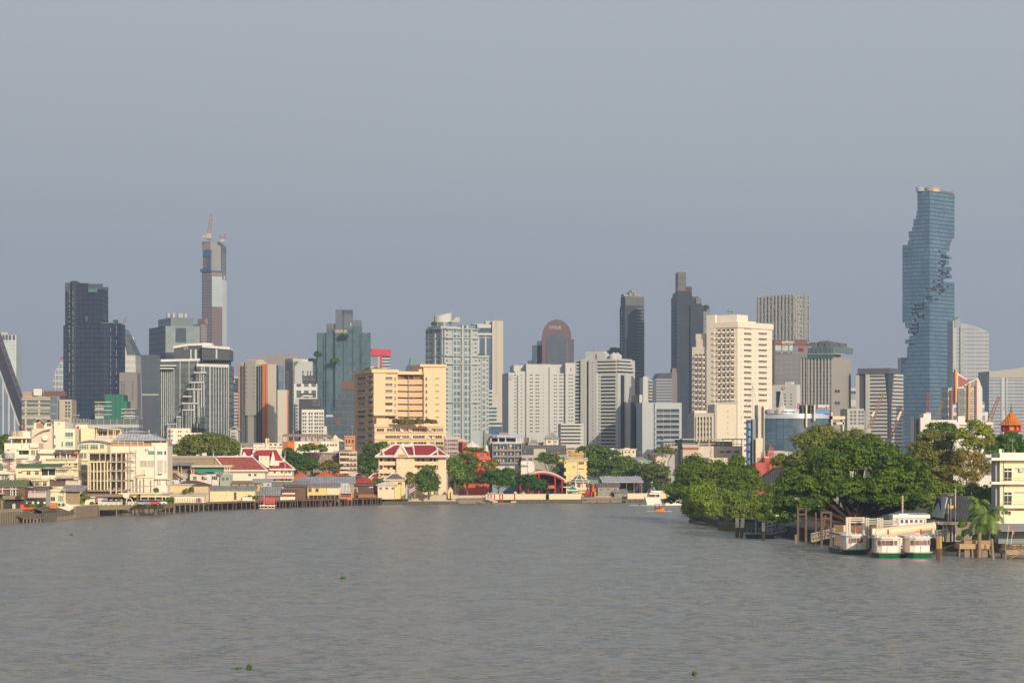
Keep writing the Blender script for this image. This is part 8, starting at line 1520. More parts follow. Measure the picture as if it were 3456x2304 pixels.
o=thai('temple_gate','white temple gable with small crimson roof peeping behind the dusty red roof',845,xd(1870),xd(2200),yd(455),yd(600),THW,RFC,9,hip=1);b=MB();b.ext([(o.sR(xd(1985)),o.z(yd(600))),(o.sR(xd(2060)),o.z(yd(435))),(o.sR(xd(2150)),o.z(yd(600)))],-1.6,-.9);o.pt_('gable_trim',CTR,b);b=MB();b.ext([(o.sR(xd(1840)),o.z(yd(590))),(o.sR(xd(1885)),o.z(yd(510))),(o.sR(xd(1935)),o.z(yd(590)))],-1.6,3);o.pt_('small_gable',CTR,b);b=MB();b.box(o.sR(xd(2120)),o.sR(xd(2300)),-1.5,4,o.z(yd(770)),o.z(yd(570)));o.pt_('open_bay',THW,b);o.wi('window',(CRW,CURT),'R',[xd(2160),xd(2250)],[yd(640)],10,16,'m',-1.5);o.done()
B=Bld('awning_house','white house with wide green shade cloth under its flat roof, before the temple hall',800,xd(985),xd(1655),th=2,dep=10)
B.body('wall',Mt('wall_lilac',(.60,.55,.54)),yd(880));B.f('flat_roof',Mt('roof_cream',(.50,.43,.33)),'R',xd(1020),xd(1690),yd(762),yd(730),1.5,9);B.q('shade_cloth',Mt('cloth_green',(.02,.26,.17)),'R','d',1065,1540,765,840,-.3,.8);B.k('upper_wall',Mt('wall_tan2',(.52,.40,.28)),'d',1000,1060,765,yd(880),.5,6);b=MB();q=[(1080,850),(1180,835),(1290,860),(1180,870)];b.ext([(B.sR(xd(x)),B.z(yd(y)))for x,y in q],-1.3,0);B.pt_('upturned_boat',Mt('boat_brown',(.22,.14,.11)),b);b=MB();b.ext([(B.sR(xd(x)),B.z(yd(y)))for x,y in((1435,880),(1480,845),(1540,825),(1520,890),(1480,905))],-1.4,-.2);B.pt_('mauve_sack',Mt('sack_mauve',(.26,.15,.17)),b)
for xx,w_ in((1068,13),(1222,20),(1396,19)):B.wi('window',DWN,'R',[xd(xx)],[yd(942)],w_,14,'3')
B.q('terrace_rail',Mt('rail_green',(.26,.36,.28)),'R','d',1500,1650,870,912,1.2);B.k('porch',Mt('porch_green',(.30,.34,.28)),'d',1490,1655,915,None,-1.3,2);B.wi('window',DWN,'R',[xd(1545),xd(1610)],[yd(955)],10,13,'m',-1.3);B.q('orange_panel',ORG,'R','d',1035,1055,770,860,.2)
for xx in(1565,1605,1648):B.q('roof_post',CRW,'R','d',xx-4,xx+4,762,870,1.2)
B.done()
B=Bld('balcony_house','brown balcony house between the white house and the green awning house',804,xd(605),xd(1000),th=2,dep=8)
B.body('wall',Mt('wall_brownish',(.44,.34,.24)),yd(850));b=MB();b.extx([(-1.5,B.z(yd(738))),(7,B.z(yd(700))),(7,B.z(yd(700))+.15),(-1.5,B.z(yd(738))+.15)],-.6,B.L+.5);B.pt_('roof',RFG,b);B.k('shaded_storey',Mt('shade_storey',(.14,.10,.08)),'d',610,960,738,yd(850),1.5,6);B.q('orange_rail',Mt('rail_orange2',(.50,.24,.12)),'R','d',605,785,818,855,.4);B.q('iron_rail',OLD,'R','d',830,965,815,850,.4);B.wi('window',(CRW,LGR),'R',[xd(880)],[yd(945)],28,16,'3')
for xx in(612,795,845):B.q('post',CRW,'R','d',xx-4,xx+4,738,1000,.5)
B.done()
shed('pergola_house','roof terrace with pale canopy and planters behind the balcony house',815,xd(610),xd(1380),yd(585),yd(612),0,Mt('shade_storey2',(.30,.22,.15)),Mt('canopy_cream',(.58,.50,.38)),'m',dep=9).done()
shed('gabled_house','small house with crimson roof and white barge boards right of the white house',772,xd(605),xd(810),yd(880),yd(975),0,Mt('wall_lilac2',(.52,.50,.56)),roofmat('maroon_tile',(.17,.06,.045),.5),'y',dep=7,gm=BRW,wn_=1).done()
hHs('brown_roofed_house','house with low brown hipped roof in front of the green awning house',777,xd(720),xd(1290),yd(985),yd(1070),yd(1200),Mt('wall_tan3',(.56,.43,.27)),roofmat('umber_tile',(.14,.075,.05),.5),None,wn_=0,dep=8)
plain('long_peach_wall','long plain peach wall building with grey eave, right of the white house',765,xd(465),xd(1015),yd(1058),Mt('wall_peach',(.62,.44,.25),.75,.06),7,1.5,roof=LGR).done()
palm('fan_palm','low bushy palm in front of the long peach wall',761,xd(900),yd(1150),yd(1200),17,OLV,16,5,0.)
tree('palm_bush','small green bush at the right of the low bushy palm',762,[(xd(1010),yd(1140),7,10)],MIDL,cat='plant',size=.35);tree('corner_bush','feathery green shrub at the lower right corner of the white house',750,[(xd(425),yd(1150),8,9)],MIDL,cat='plant',size=.35)
B=shed('white_shed','pale low riverside shed with dark doorway, on a deck with brown railing',758,xd(655),xd(1230),yd(1200),yd(1240),0,CRW,Mt('shed_roof_pale',(.60,.53,.43)),'m',dep=6);B.wi('doorway',(CRW,DGR),'R',[xd(1125)],[yd(1310)],18,16,'3');B.done()
pier('railed_deck','brown deck with iron railing below the pale low shed',wl(592,1731),wl(690,1725),7,2.6,3.2,TIM,True,Mt('rail_brown',(.30,.17,.11)),railh=1.5)
B=shed('yellow_shed','long pale yellow green shed with narrow door over the water',792,xd(1240),xd(2060),yd(1080),yd(1150),0,Mt('wall_lemon',(.66,.58,.34),.75,.06),RFG,'m',dep=7);B.wi('doorway',(CRY,DGR),'R',[xd(1735)],[yd(1240)],9,26,'n');B.q('wall_post',CRY,'R','d',1600,1620,1150,1320,.2);B.q('wall_post',CRY,'R','d',1925,1945,1150,1300,.2);B.q('base_stain',Mt('stain_tan',(.50,.36,.18)),'R','d',1250,2060,1330,1390,.4);B.done()
pier('stilt_deck','stilted deck with zigzag braces below the yellow green shed',wl(690,1725),wl(862,1717),6,2.5,2.6,TIM,rows=2,pm=BRW);
tree('deck_plants','potted shrubs on the stilted deck right of the yellow green shed',788,[(xd(1900),yd(1280),12,6),(xd(2050),yd(1275),12,8),(xd(1980),yd(1260),9,6)],MIDL,cat='plant',base=3,size=.3,limbs=False)
wall('white_balustrade','short white balustrade beside the potted shrubs',pt(xd(1850),787),pt(xd(2015),787),2.5,3.7,.12,CRW,cat='railing')
shed('planter_house','yellow walled house with row of timber planters, behind the yellow green shed',802,xd(1600),xd(2140),yd(1000),yd(1040),0,Mt('wall_ochre',(.58,.36,.12)),OLD,'m',dep=6,wn_=4,wy=yd(1055)).done()
shed('blue_roof_house','low house with lilac sheet roof under the temple hall',806,xd(2040),xd(2330),yd(965),yd(1010),0,Mt('wall_lilac3',(.46,.46,.50)),Mt('roof_lilac',(.36,.36,.42)),'m',dep=5,wn_=3).done()
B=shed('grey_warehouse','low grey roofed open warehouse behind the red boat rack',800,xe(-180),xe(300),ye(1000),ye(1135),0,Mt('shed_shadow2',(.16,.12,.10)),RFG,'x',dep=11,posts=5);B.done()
B=shed('white_signed_house','long brown stilt house with two white boards, right of the red boat rack',812,xe(285),xe(570),ye(1040),ye(1082),0,BRW,RFB,'m',dep=7);B.q('white_board',CRW,'R','e',330,570,1088,1112,.3);B.q('white_board',CRW,'R','e',255,570,1155,1215,.4);B.q('red_board',Mt('board_red',(.30,.07,.05)),'R','e',310,560,1115,1150,.2);B.q('red_board',Mt('board_red',(.30,.07,.05)),'R','e',300,560,1216,1245,.3);B.done()
d=786;o=TH('boat_rack','red steel rack with hanging red life vests on the water edge','rack',(PX(xe(130),d),d,.8));X=lambda x:PX(xe(x),d)-PX(xe(130),d);Z=lambda y:PZ(ye(y),d)-.8
for xx in(40,55,150,230):bx(o,'post',CRW if xx in(55,)else RED,X(xx)-.12,X(xx)+.12,0,.24,-1.3,Z(1140))
bx(o,'beam',RED,X(30),X(240),0,.2,Z(1165),Z(1155))
for k in range(6):x=50+31*k;b=MB();b.solid([(X(x),-.15,Z(1270)),(X(x+24),-.15,Z(1270)),(X(x+24),.15,Z(1270)),(X(x),.15,Z(1270))],[(X(x+3),-.1,Z(1170)),(X(x+20),-.1,Z(1170)),(X(x+20),.1,Z(1170)),(X(x+3),.1,Z(1170))]);b.bd('life_vest',Mt('vest_red',(.60,.10,.06))if k!=2 else Mt('vest_violet',(.30,.16,.30)),o)
b=MB();b.box(X(-20),X(240),-.5,1.2,Z(1310),Z(1290));b.box(X(-20),X(235),-.5,-.4,Z(1350),Z(1340));
for xx in(0,60,120,180,230):b.box(X(xx)-.07,X(xx)+.07,-.5,-.36,-1.3,Z(1300))
b.bd('white_frame',CRW,o)
shed('steel_warehouse','blue grey steel roofed warehouse, long ridge in front of the orange roofs',842,xe(640),xe(1540),ye(835),ye(935),0,Mt('warehouse_tan',(.38,.26,.17)),roofmat('blue_steel',(.28,.30,.34),.9,0,.14,.45),'x',dep=14,gm=Mt('gable_timber',(.40,.22,.11))).done()
shed('long_grey_shed','long low grey sheet shed running left of the yellow stilt house',830,xe(110),xe(790),ye(900),ye(975),0,Mt('corrugated_grey',(.38,.37,.36)),RFG,'m',dep=10).done()
shed('brown_stilt_house','brown timber house on stilts left of the yellow stilt house',818,xe(380),xe(740),ye(965),ye(990),0,BRW,RFB,'m',dep=6,wn_=0).done()
B=shed('yellow_stilt_house','yellow timber house on stilts with two small brown windows and grey roof',824,xe(770),xe(1290),ye(940),ye(1000),0,Mt('wall_corn',(.72,.52,.24),.75,.06),roofmat('worn_grey',(.25,.22,.19),.8),'x',dep=8);
for xx in(815,932):B.wi('window',(OLD,Mt('pane_brown',(.12,.07,.05))),'R',[xe(xx)],[ye(1045)],11,12,'m')
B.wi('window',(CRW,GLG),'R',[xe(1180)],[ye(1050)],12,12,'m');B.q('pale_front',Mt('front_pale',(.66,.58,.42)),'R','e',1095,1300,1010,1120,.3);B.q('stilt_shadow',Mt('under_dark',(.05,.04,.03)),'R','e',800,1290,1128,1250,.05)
for k in range(8):b=MB();u=B.sR(xe(800+70*k));b.tb((u,-1.2,-2.5),(u,-1.2,B.z(ye(1125))),.17,.15,6);B.pt_('stilt',OLD,b)
B.f('stilt_platform',OLD,'R',xe(740),xe(1300),ye(1225),ye(1212),1.6,0);B.done()
o=TH('sheet_awning','white corrugated awning sloping down over an orange hut, right of the yellow stilt house','awning',(PX(xe(1240),828),828,GZ));X=lambda x:PX(xe(x),828)-PX(xe(1240),828);Z=lambda y:PZ(ye(y),828)-GZ
b=MB();b.solid([(X(1290),-1.2,Z(1100)),(X(1500),-1.2,Z(1095)),(X(1500),-1.2,Z(1088)),(X(1290),-1.2,Z(1092))],[(X(1235),5,Z(945)),(X(1440),5,Z(942)),(X(1440),5,Z(936)),(X(1235),5,Z(939))]);b.bd('sheet',RFW,o);bx(o,'hut_wall',Mt('hut_shadow',(.20,.10,.07)),X(1325),X(1510),0,4,-.6,Z(1100));b=MB();b.box(X(1325),X(1515),-1.2,-.9,Z(1205),Z(1160));b.box(X(1490),X(1525),-.6,3,Z(1170),Z(1075));b.bd('orange_boarding',Mt('boarding_orange',(.55,.20,.10)),o)
for xx in(1335,1390,1450,1500):bx(o,'stilt',BRW,X(xx)-.15,X(xx)+.15,-1,-.7,-2.5,Z(1200))
hHs('red_hip_house','house with bright red hipped roof right of the steel warehouse',848,xe(1520),xe(1870),ye(825),ye(925),ye(1060),BRW,roofmat('bright_red_tile',(.42,.055,.025),.5),None,wn_=0,dep=9)
B=shed('dark_house','dark brown waterside house with small white sign, right of the red hipped roof',845,xe(1530),xe(1900),ye(935),ye(970),0,Mt('dark_timber',(.10,.055,.045)),RFB,'m',dep=7);B.q('door_frame',CRW,'R','e',1535,1600,1000,1075,.1);B.q('door_void',DGR,'R','e',1545,1592,1008,1075,.15);B.q('white_board',CRW,'R','e',1795,1865,990,1003,.3);B.wi('window',DWN,'R',[xe(1760),xe(1830)],[ye(1030)],7,8,'n');B.done()
shed('tan_awning_hut','waterside hut with orange tan roof and blue edge, left of the quay wall',842,xe(1640),xe(1890),ye(1085),ye(1160),0,Mt('hut_orange',(.42,.20,.08)),Mt('awning_tan',(.50,.26,.09)),'m',dep=6).done();shed('thatched_hut','small dark gabled hut with mossy roof at the end of the stilt houses',847,xe(1895),xe(2035),ye(1050),ye(1110),0,BRW,roofmat('mossy_brown',(.14,.12,.05),.6),'y',dep=5).done()
tree('hut_tree','thin sparse tree over the huts at the left end of the quay wall',852,[(xe(1980),ye(920),16,16),(xe(1900),ye(880),12,12),(xe(2040),ye(900),12,12)],OLV,cover=2.2)
for a in((770,960,1722.5,1711),):
 pass
wall('shade_backing','added dark backing imitating shade behind the stilts under the yellow sheds',wl(690,1720.5),wl(1080,1706),-.6,2.,.4,WET);wall('shade_backing','added dark backing imitating shade behind the stilts under the awning hut',wl(1080,1706),wl(1290,1700.3),-.6,2.,.4,WET)  # dark walls added to paint in the shade beneath the decks
pier('stilt_row','crowded dark stilts and deck under the yellow stilt house',wl(862,1717),wl(1080,1708.5),6,2.3,1.7,BRW,rows=2,pm=BRW);pier('stilt_row','crowded dark stilts under the awning and tan huts',wl(1080,1708.5),wl(1290,1702),6,2.3,1.5,BRW,rows=2,pm=BRW)
hHs('orange_roof_hall','orange roofed temple hall, left one of the orange roofs',866,xe(470),xe(850),ye(738),ye(900),ye(960),BRW,RFO,None,wn_=0,dep=16,ridge=2.5);hHs('orange_roof_hall','orange roofed temple hall, wider right one of the orange roofs',868,xe(850),xe(1270),ye(733),ye(860),ye(960),BRW,RFO,None,wn_=0,dep=16,ridge=3);hHs('orange_roof_hall','small orange ridge behind the brown roofed long hall',884,xe(1170),xe(1370),ye(745),ye(800),ye(960),BRW,RFO,None,wn_=0,dep=9)
hHs('brown_roof_hall','long brown tiled roof between the orange and crimson roofs',872,xe(1230),xe(1570),ye(782),ye(870),ye(960),BRW,roofmat('brown_tile',(.20,.09,.06),.5),None,wn_=0,dep=10)
B=Bld('rooftop_pavilion','long building with open roof pavilion under a worn brown roof, behind the trees',905,xe(350),xe(1290),th=3,dep=12)
B.k('wall',CRW,'e',560,1290,240);B.k('orange_block',Mt('block_orange',(.60,.16,.03)),'e',355,560,240,None,-.6);B.k('orange_flank',Mt('flank_brown',(.36,.13,.06)),'e',350,450,250,None,-1,3);b=MB();u0,u1=B.sR(xe(345)),B.sR(xe(1185));b.ext([(u0,B.z(ye(160))),(B.sR(xe(1190)),B.z(ye(170))),(B.sR(xe(1110)),B.z(ye(120))),(B.sR(xe(385)),B.z(ye(115)))],0,9);B.pt_('roof',roofmat('worn_brown',(.24,.18,.14),.8),b)
for k in range(9):B.k('roof_post',Mt('post_purple',(.28,.22,.22)),'e',355+100*k,363+100*k,160,ye(245),.4,.4)
B.k('pavilion_wall',Mt('pavilion_lilac',(.38,.34,.36)),'e',660,1180,190,ye(240),1.5,6);B.q('orange_panel',Mt('panel_orange',(.66,.36,.12)),'R','e',865,960,240,270,.2);B.q('orange_sign',Mt('block_orange',(.60,.16,.03)),'R','e',450,560,235,250,.9)
B.wi('window',DWN,'R',[xe(v)for v in(640,700,760,1060,1110,1160,1200,1250)],[ye(300)],7,8,'m');B.wi('slot',DWN,'R',[xe(830),xe(980)],[ye(258)],8,3,'n');b=MB();u=B.sR(xe(1230));z0=B.z(ye(240));b.la(u,3,[(3.6,z0),(2.2,z0+.8),(1.2,z0+1.1),(.7,z0+1.8),(.05,z0+2.4)],10);B.pt_('roof_finial',CRY,b);B.done()
B=Bld('low_red_lined_house','low white house with a red lined roof edge and orange pylon sign',880,xe(-120),xe(350),th=3,dep=9);B.body('wall',CRW,ye(265));B.q('red_line',ORG,'R','e',-120,350,330,345,.4);B.wi('window',DWN,'R',[xe(v)for v in(165,245,330)],[ye(292)],9,6,'n');B.k('pylon',CRW,'e',82,140,190,None,-1,2);B.q('pylon_panel',ORG,'R','e',110,134,195,272,1.15,-1);B.q('lilac_band',Mt('band_lilac',(.40,.42,.52)),'R','e',-130,40,265,280,.5);B.done()
B=Bld('orange_arcade_house','narrow orange house with arched top windows left of the peach apartments',930,xe(1385),xe(1560),th=3,dep=8);B.body('wall',Mt('arcade_orange',(.50,.20,.09)),ye(150));
for xx in(1420,1465,1525):B.wi('arch_window',(Mt('arcade_trim',(.60,.30,.16)),GL),'R',[xe(xx)],[ye(240)],6,13,'n')
B.wi('window',(CRW,CURT),'R',[xe(1455)],[ye(350)],22,9,'3');B.q('ledge',Mt('arcade_trim',(.60,.30,.16)),'R','e',1380,1560,285,300,.6);B.q('ledge',Mt('arcade_trim',(.60,.30,.16)),'R','e',1380,1560,375,390,.6);B.q('cornice',Mt('arcade_trim',(.60,.30,.16)),'R','e',1380,1562,145,160,.5);B.done()
B=Bld('corrugated_hall','long hall with grey brown corrugated wall behind the dark trees',892,xe(690),xe(1290),th=3,dep=9);B.body('wall',roofmat('corrugated_brown',(.30,.235,.19),1.2),ye(430));B.f('roof_edge',RFG,'R',xe(690),xe(1290),ye(440),ye(422),.4,8);B.k('end_wall',LGR,'e',1200,1290,395);B.done()
B=Bld('balconied_shophouse','cluttered cream shophouse with awnings and stacked balconies, below the orange arcade house',886,xe(1300),xe(1590),th=3,dep=9);B.body('wall',Mt('shop_cream',(.58,.48,.36)),ye(400))
for v in(475,570,660,730):B.q('balcony',Mt('shop_cream2',(.66,.56,.43)),'R','e',1305,1470,v,v+38,1.1);B.q('balcony_void',Mt('void_brown',(.07,.05,.04)),'R','e',1310,1460,v-45,v,.1);B.q('awning',OLD,'R','e',1430,1590,v-30,v-15,1.)
B.wi('window',DWN,'R',[xe(1500),xe(1560)],[ye(v)for v in(450,540,620,700)],8,9,'m');
for xx in(1350,1420,1480):B.k('roof_post',OLD,'e',xx-3,xx+3,385,ye(440),.3,.3)
B.q('roof_slab',OLD,'R','e',1290,1500,380,395,.8);B.done()
tree('dark_tree','dark spreading tree right of the tiered temple hall',874,[(xe(470),ye(430),22,18),(xe(420),ye(540),18,30),(xe(560),ye(520),34,24),(xe(700),ye(570),36,26),(xe(820),ye(620),28,22),(xe(500),ye(650),26,22),(xe(640),ye(680),30,18),(xe(800),ye(690),26,16)],leafmat('dark_leaf2',(.014,.038,.010),(.05,.095,.022)),trunk=xe(620))
tree('round_tree','low olive treetop in front of the rooftop pavilion',884,[(xe(700),ye(370),24,12),(xe(820),ye(340),28,14),(xe(950),ye(350),28,14),(xe(1040),ye(380),14,10)],OLV,trunk=xe(840));tree('faded_tree','faded brownish tree between the dark tree and the balconied shophouse',878,[(xe(1030),ye(670),22,16),(xe(1130),ye(650),26,20),(xe(1230),ye(680),20,18),(xe(1150),ye(570),14,6)],leafmat('faded_leaf',(.05,.05,.025),(.12,.12,.05)),trunk=xe(1120))
xr,yr=fr(2720,1580,4.6125);xq,yq=fr(2820,1700,6.533);xp,yp=fr(3160,1640,5.601);xk,yk=fr(3020,1380,2.9037);xg,yg=fr(2180,1380,3.408);xf,yf=fr(2300,1650,4.704);xh,yh=fr(2180,1640,7.84)
BAN=leafmat('banyan_leaf',(.020,.045,.004),(.075,.115,.010))
bl=[(2760,1540,50,34),(2850,1500,50,28),(2930,1500,52,30),(3000,1530,50,34),(3060,1570,48,40),(3110,1630,44,40),(2700,1590,48,40),(2790,1600,60,44,6),(2890,1570,60,44,5),(2980,1600,60,46,6),(3050,1660,56,40,4),(2680,1660,48,40,2),(2760,1680,52,36,6),(2960,1680,56,32,7),(3120,1690,36,30),(2650,1720,44,30),(2830,1660,30,30),(3060,1710,34,18),(2740,1735,40,16),(2870,1640,60,38,7),(2940,1640,60,40,8),(2810,1650,56,40,8),(2990,1690,54,30,8),(2720,1700,52,34,6),(2650,1640,46,44,3),(2640,1690,40,36,3),(3020,1620,56,44,7),(3090,1580,40,40,3),(2890,1535,60,40,6),(2800,1555,60,40,6),(2970,1550,56,40,6),(2720,1640,56,44,6),(3080,1690,46,34,7),(2660,1745,36,22,4),(3130,1660,40,40,4),(2890,1680,50,22,6)]
o=tree('banyan_tree','huge dark green banyan tree with hanging reddish roots, dominating the right bank',520,bl,BAN,trunk=2880,size=.30,cover=5.5,clump=.24,tr=1.3,bark=Mt('banyan_bark',(.055,.032,.02),.9,.3,1.))
rs=random.Random(12);b=MB()
for k in range(26):x=rs.uniform(-7,7);y=rs.uniform(-3,3);b.tb((x,y,-.2),(x*.75,y*.7,rs.uniform(6,9)),rs.uniform(.08,.35),rs.uniform(.05,.2),5)
b.bd('aerial_root',Mt('root_red',(.17,.075,.045),.9,.3,1.),o)['kind']='stuff'
for nm,lab,d,bb,lm,tx,kw in(('rain_tree','tall olive round topped tree directly before the blue office',640,[(2770,1460,46,34),(2830,1480,40,34),(2710,1490,44,32),(2700,1550,48,34),(2790,1520,50,40),(2680,1590,40,30),(2840,1540,36,30),(2740,1500,50,44),(2800,1500,50,40),(2640,1560,36,30),(2740,1570,50,40)],OLV,2770,{}),('rain_tree','smaller olive tree right of the round topped one, by the grey hotel foot',650,[(2890,1465,30,24),(2930,1480,26,20),(2880,1500,36,24),(2960,1500,22,16)],OLV,2900,{}),('leafy_tree','leafy tree at the left of the point, reaching over the water by the yacht',655,[(2345,1560,40,30),(2320,1600,46,36),(2390,1590,44,34),(2300,1640,36,32),(2270,1660,26,30),(2370,1640,46,34),(2260,1690,20,16),(2420,1620,34,30),(2340,1610,56,44),(2300,1670,36,34),(2390,1640,50,40),(2420,1580,34,30),(2440,1660,40,34)],leafmat('point_leaf',(.028,.052,.008),(.095,.13,.014)),2350,{}),('leafy_tree','leafy tree with pointed crown in the middle of the point',615,[(2490,1555,30,22),(2480,1590,46,30),(2530,1600,34,34),(2450,1620,34,30),(2500,1640,50,30),(2520,1640,46,36),(2550,1640,36,34),(2460,1600,36,36)],MATS['point_leaf'],2490,{}),('weeping_tree','yellow green weeping tree hanging over the mud at the tip of the point',645,[(2340,1655,34,28),(2390,1650,36,28),(2330,1700,32,32),(2390,1700,40,34),(2440,1680,34,34),(2420,1725,34,24),(2350,1730,26,22),(2370,1690,50,44),(2420,1690,40,40),(2390,1740,36,22),(2340,1720,36,34)],leafmat('weep_leaf',(.05,.085,.012),(.16,.20,.03)),2385,dict(droop=.5,cover=6)),('hanging_bush','mixed green and brown bushes hanging over the old sheet pile wall',585,[(2480,1680,40,30),(2540,1690,42,36),(2600,1690,44,36),(2520,1730,32,22),(2580,1735,36,20),(2640,1720,40,26),(2470,1720,26,20),(2620,1650,40,26),(2510,1700,48,36),(2570,1700,50,36),(2630,1690,46,36),(2480,1740,34,22),(2540,1745,34,18),(2610,1755,40,18)],leafmat('hang_leaf',(.04,.065,.015),(.13,.16,.035)),2560,dict(droop=.3)),('brown_tree','large olive brown tree behind the banyan, right of the office cranes',585,[(3140,1480,44,30),(3110,1520,44,36),(3180,1520,46,36),(3150,1570,56,40),(3210,1560,40,36),(3100,1570,34,34),(3170,1610,44,30),(3230,1590,44,40),(3080,1600,36,40),(3130,1540,50,40),(3190,1480,36,30),(3200,1640,50,30)],leafmat('drab_leaf',(.055,.062,.022),(.145,.14,.055)),3150,{}),('dark_topped_tree','dark green tree top just above the large olive brown tree',610,[(3160,1440,34,18),(3200,1445,34,22),(3140,1460,30,18),(3230,1470,26,20)],BAN,3180,{}),('light_tree','feathery yellow green tree, lightest of the right bank trees',575,[(3290,1440,36,26),(3320,1460,36,28),(3250,1470,34,26),(3340,1490,26,26),(3290,1500,44,30)],YLL,3285,dict(cover=4.5)),('bare_tree','pale brown half bare tree with visible branches beside the yellow white building',560,[(3250,1540,36,34),(3300,1560,34,40),(3280,1610,40,30),(3330,1590,24,40),(3220,1590,30,24)],BNL,3270,dict(cover=2.6,bark=Mt('pale_bark',(.42,.33,.24),.9,.2,1.))),('pagoda_tree','dense green tree below the orange pagoda',520,[(3410,1480,46,24),(3440,1500,40,26),(3390,1510,40,26),(3460,1520,36,22),(3350,1520,26,26)],leafmat('pagoda_leaf',(.016,.05,.010),(.06,.12,.022)),3420,{}),('hedge_tree','flowering green tree behind the dark roofed landing house',490,[(3160,1650,30,30),(3220,1650,36,26),(3280,1655,36,26),(3330,1660,30,26),(3190,1690,34,24),(3350,1690,24,22),(3250,1690,40,30),(3310,1690,40,30),(3140,1690,34,34),(3160,1730,30,20)],MATS['hang_leaf'],3240,{}),('low_shrub','green shrubs on the bank left of the coconut palm',452,[(3265,1800,20,18),(3250,1770,16,16),(3300,1815,18,14),(3240,1815,12,10)],MIDL,3265,dict(limbs=False,cat='plant')),('wall_shrub','hanging shrub covering the end of the stone wall by the dark frames',540,[(2640,1760,22,12),(2600,1750,16,12)],MATS['hang_leaf'],2620,dict(limbs=False,cat='plant')),('banana_plant','bright yellow green upright plant by the thin grey posts',556,[(2592,1710,7,9),(2598,1728,8,9),(2604,1748,8,9),(2588,1740,6,6)],leafmat('lime_leaf',(.12,.22,.02),(.26,.38,.04)),2597,dict(limbs=False,cat='plant',size=.4))):
 tree(nm,lab,d,bb,lm,trunk=tx,**kw)
wall('sheet_pile_wall','dark rusty sheet pile wall curving round the point beneath the hanging bushes',wl(2426,1782),wl(2560,1797),-.6,2.7,.6,Mt('rusty_pile',(.06,.05,.04),.9,.35,.6),cap=.2,pil=1.2);wall('sheet_pile_wall','dark retaining wall behind the tall timber frames',wl(2560,1797),wl(2800,1838),-.6,2.3,.6,MATS['rusty_pile'],cap=.2)
wall('timber_fence','brown leaning timber fence at the corner of the sheet pile wall',wl(2440,1778),wl(2466,1780),2.4,5.,.3,BRW,cat='fence');wall('stone_wall','brown rubble stone wall behind the white dock frames',wl(2815,1842),wl(2990,1845),.2,4.2,.6,Mt('rubble',(.27,.18,.09),.9,.4,1.2))
b=MB();p=[shore(x,y)for x,y in((2325,1762),(2360,1771),(2430,1776),(2440,1745),(2330,1742))];b.prism(p,-.3,.55);struct(b.bd('mud_bank',Mt('mud',(.16,.11,.055),.8,.3,.3,streak=False)))
def post(lab,x,yb_,yt,r=.28,m=None,cap=None,lean=0,name='mooring_post',cat='post',group=None):
 d=WD(yb_);o=TH(name,lab,cat,(PX(x,d),d,0),group=group);zt=PZ(yt,d);m=m or OLD
 if cap:b=MB();b.tb((0,0,-.6),(lean*.5,0,zt*.5),r,r,8);b.bd('lower_shaft',m,o);b=MB();b.tb((lean*.5,0,zt*.5),(lean,0,zt),r,r,8);b.bd('upper_shaft',cap,o)
 else:b=MB();b.tb((0,0,-.6),(lean,0,zt),r,r,8);b.bd('shaft',m,o)
 return o
RST=Mt('rust_post',(.15,.085,.05),.9,.35,1.2);GRP=Mt('grey_post',(.30,.31,.31))
post('left one of two white topped posts off the sheet pile wall',2488,1812,1747,.42,RST,CRW);post('right one of two white topped posts off the sheet pile wall',2502,1813,1747,.40,RST,CRW,.35);post('single white topped post right of the low dark raft',2577,1822,1763,.38,Mt('algae_post',(.20,.17,.07)),CRW);post('stained triple mooring pile right of the ferries',3166,1890,1812,.36,RST,Mt('pile_yellow',(.48,.30,.11),.85,.3,1.));post('second stained pile tight against the triple one',3173,1892,1808,.30,RST,MATS['pile_yellow']);post('brown post standing before the timber jetty left of the palm',3306,1880,1797,.30,OLD);post('leaning grey brown post right below the palm',3353,1888,1817,.24,OLD,None,-.3);post('short pale stump left of the tallest frame',2686,1832,1803,.3,OLD);post('isolated cream post left of the white dock frames',2850,1848,1772,.33,CRY)
for k,(x,yt)in enumerate(((2551,1755),(2573,1748),(2591,1750),(2606,1752))):post(('thin grey post, leftmost behind the raft','thin grey post behind the white topped single post','thin grey post beside the bright upright plant','thin grey post, rightmost at the gangway foot')[k],x,1806,yt,.13,GRP,group='thin grey posts')
def frame(lab,xs_,yb_,yt,beams,m=OLD,r=.22):
 d=WD(yb_);o=TH('timber_gantry',lab,'frame',(PX(xs_[0],d),d,0));zt=PZ(yt,d)
 for x in xs_:b=MB();q=PX(x,d)-PX(xs_[0],d);b.box(q-r,q+r,-r,r,-.6,zt);b.bd('upright',m,o)
 for y in beams:b=MB();z=PZ(y,d);b.box(PX(xs_[0],d)-PX(xs_[0],d),PX(xs_[-1],d)-PX(xs_[0],d),-.15,.15,z-.18,z+.18);b.bd('beam',m,o)
 return o
FBR=Mt('frame_brown',(.13,.085,.065),.85,.3,1.);frame('tall brown timber goalpost frame with two crossbeams, left of the banyan roots',(2693,2720),1832,1713,(1714,1735),FBR);frame('brown timber goalpost frame nearest the ferries',(2773,2804),1848,1725,(1728,1748),FBR);post('slim brown pole between the two timber goalpost frames',2753,1838,1728,.2,FBR,name='timber_pole')
d=WD(1817);o=TH('raft','low dark floating raft beside the single white topped post','raft',(PX(2565,d),d,0));X=lambda x:PX(x,d)-PX(2565,d);bx(o,'float',Mt('raft_dark',(.055,.045,.04),.9,.4,.8),X(2523),X(2612),0,5,-.3,.85);b=MB()
for k in range(7):q=X(2530+13*k);b.box(q-.05,q+.05,4.8,4.9,.85,2.2)
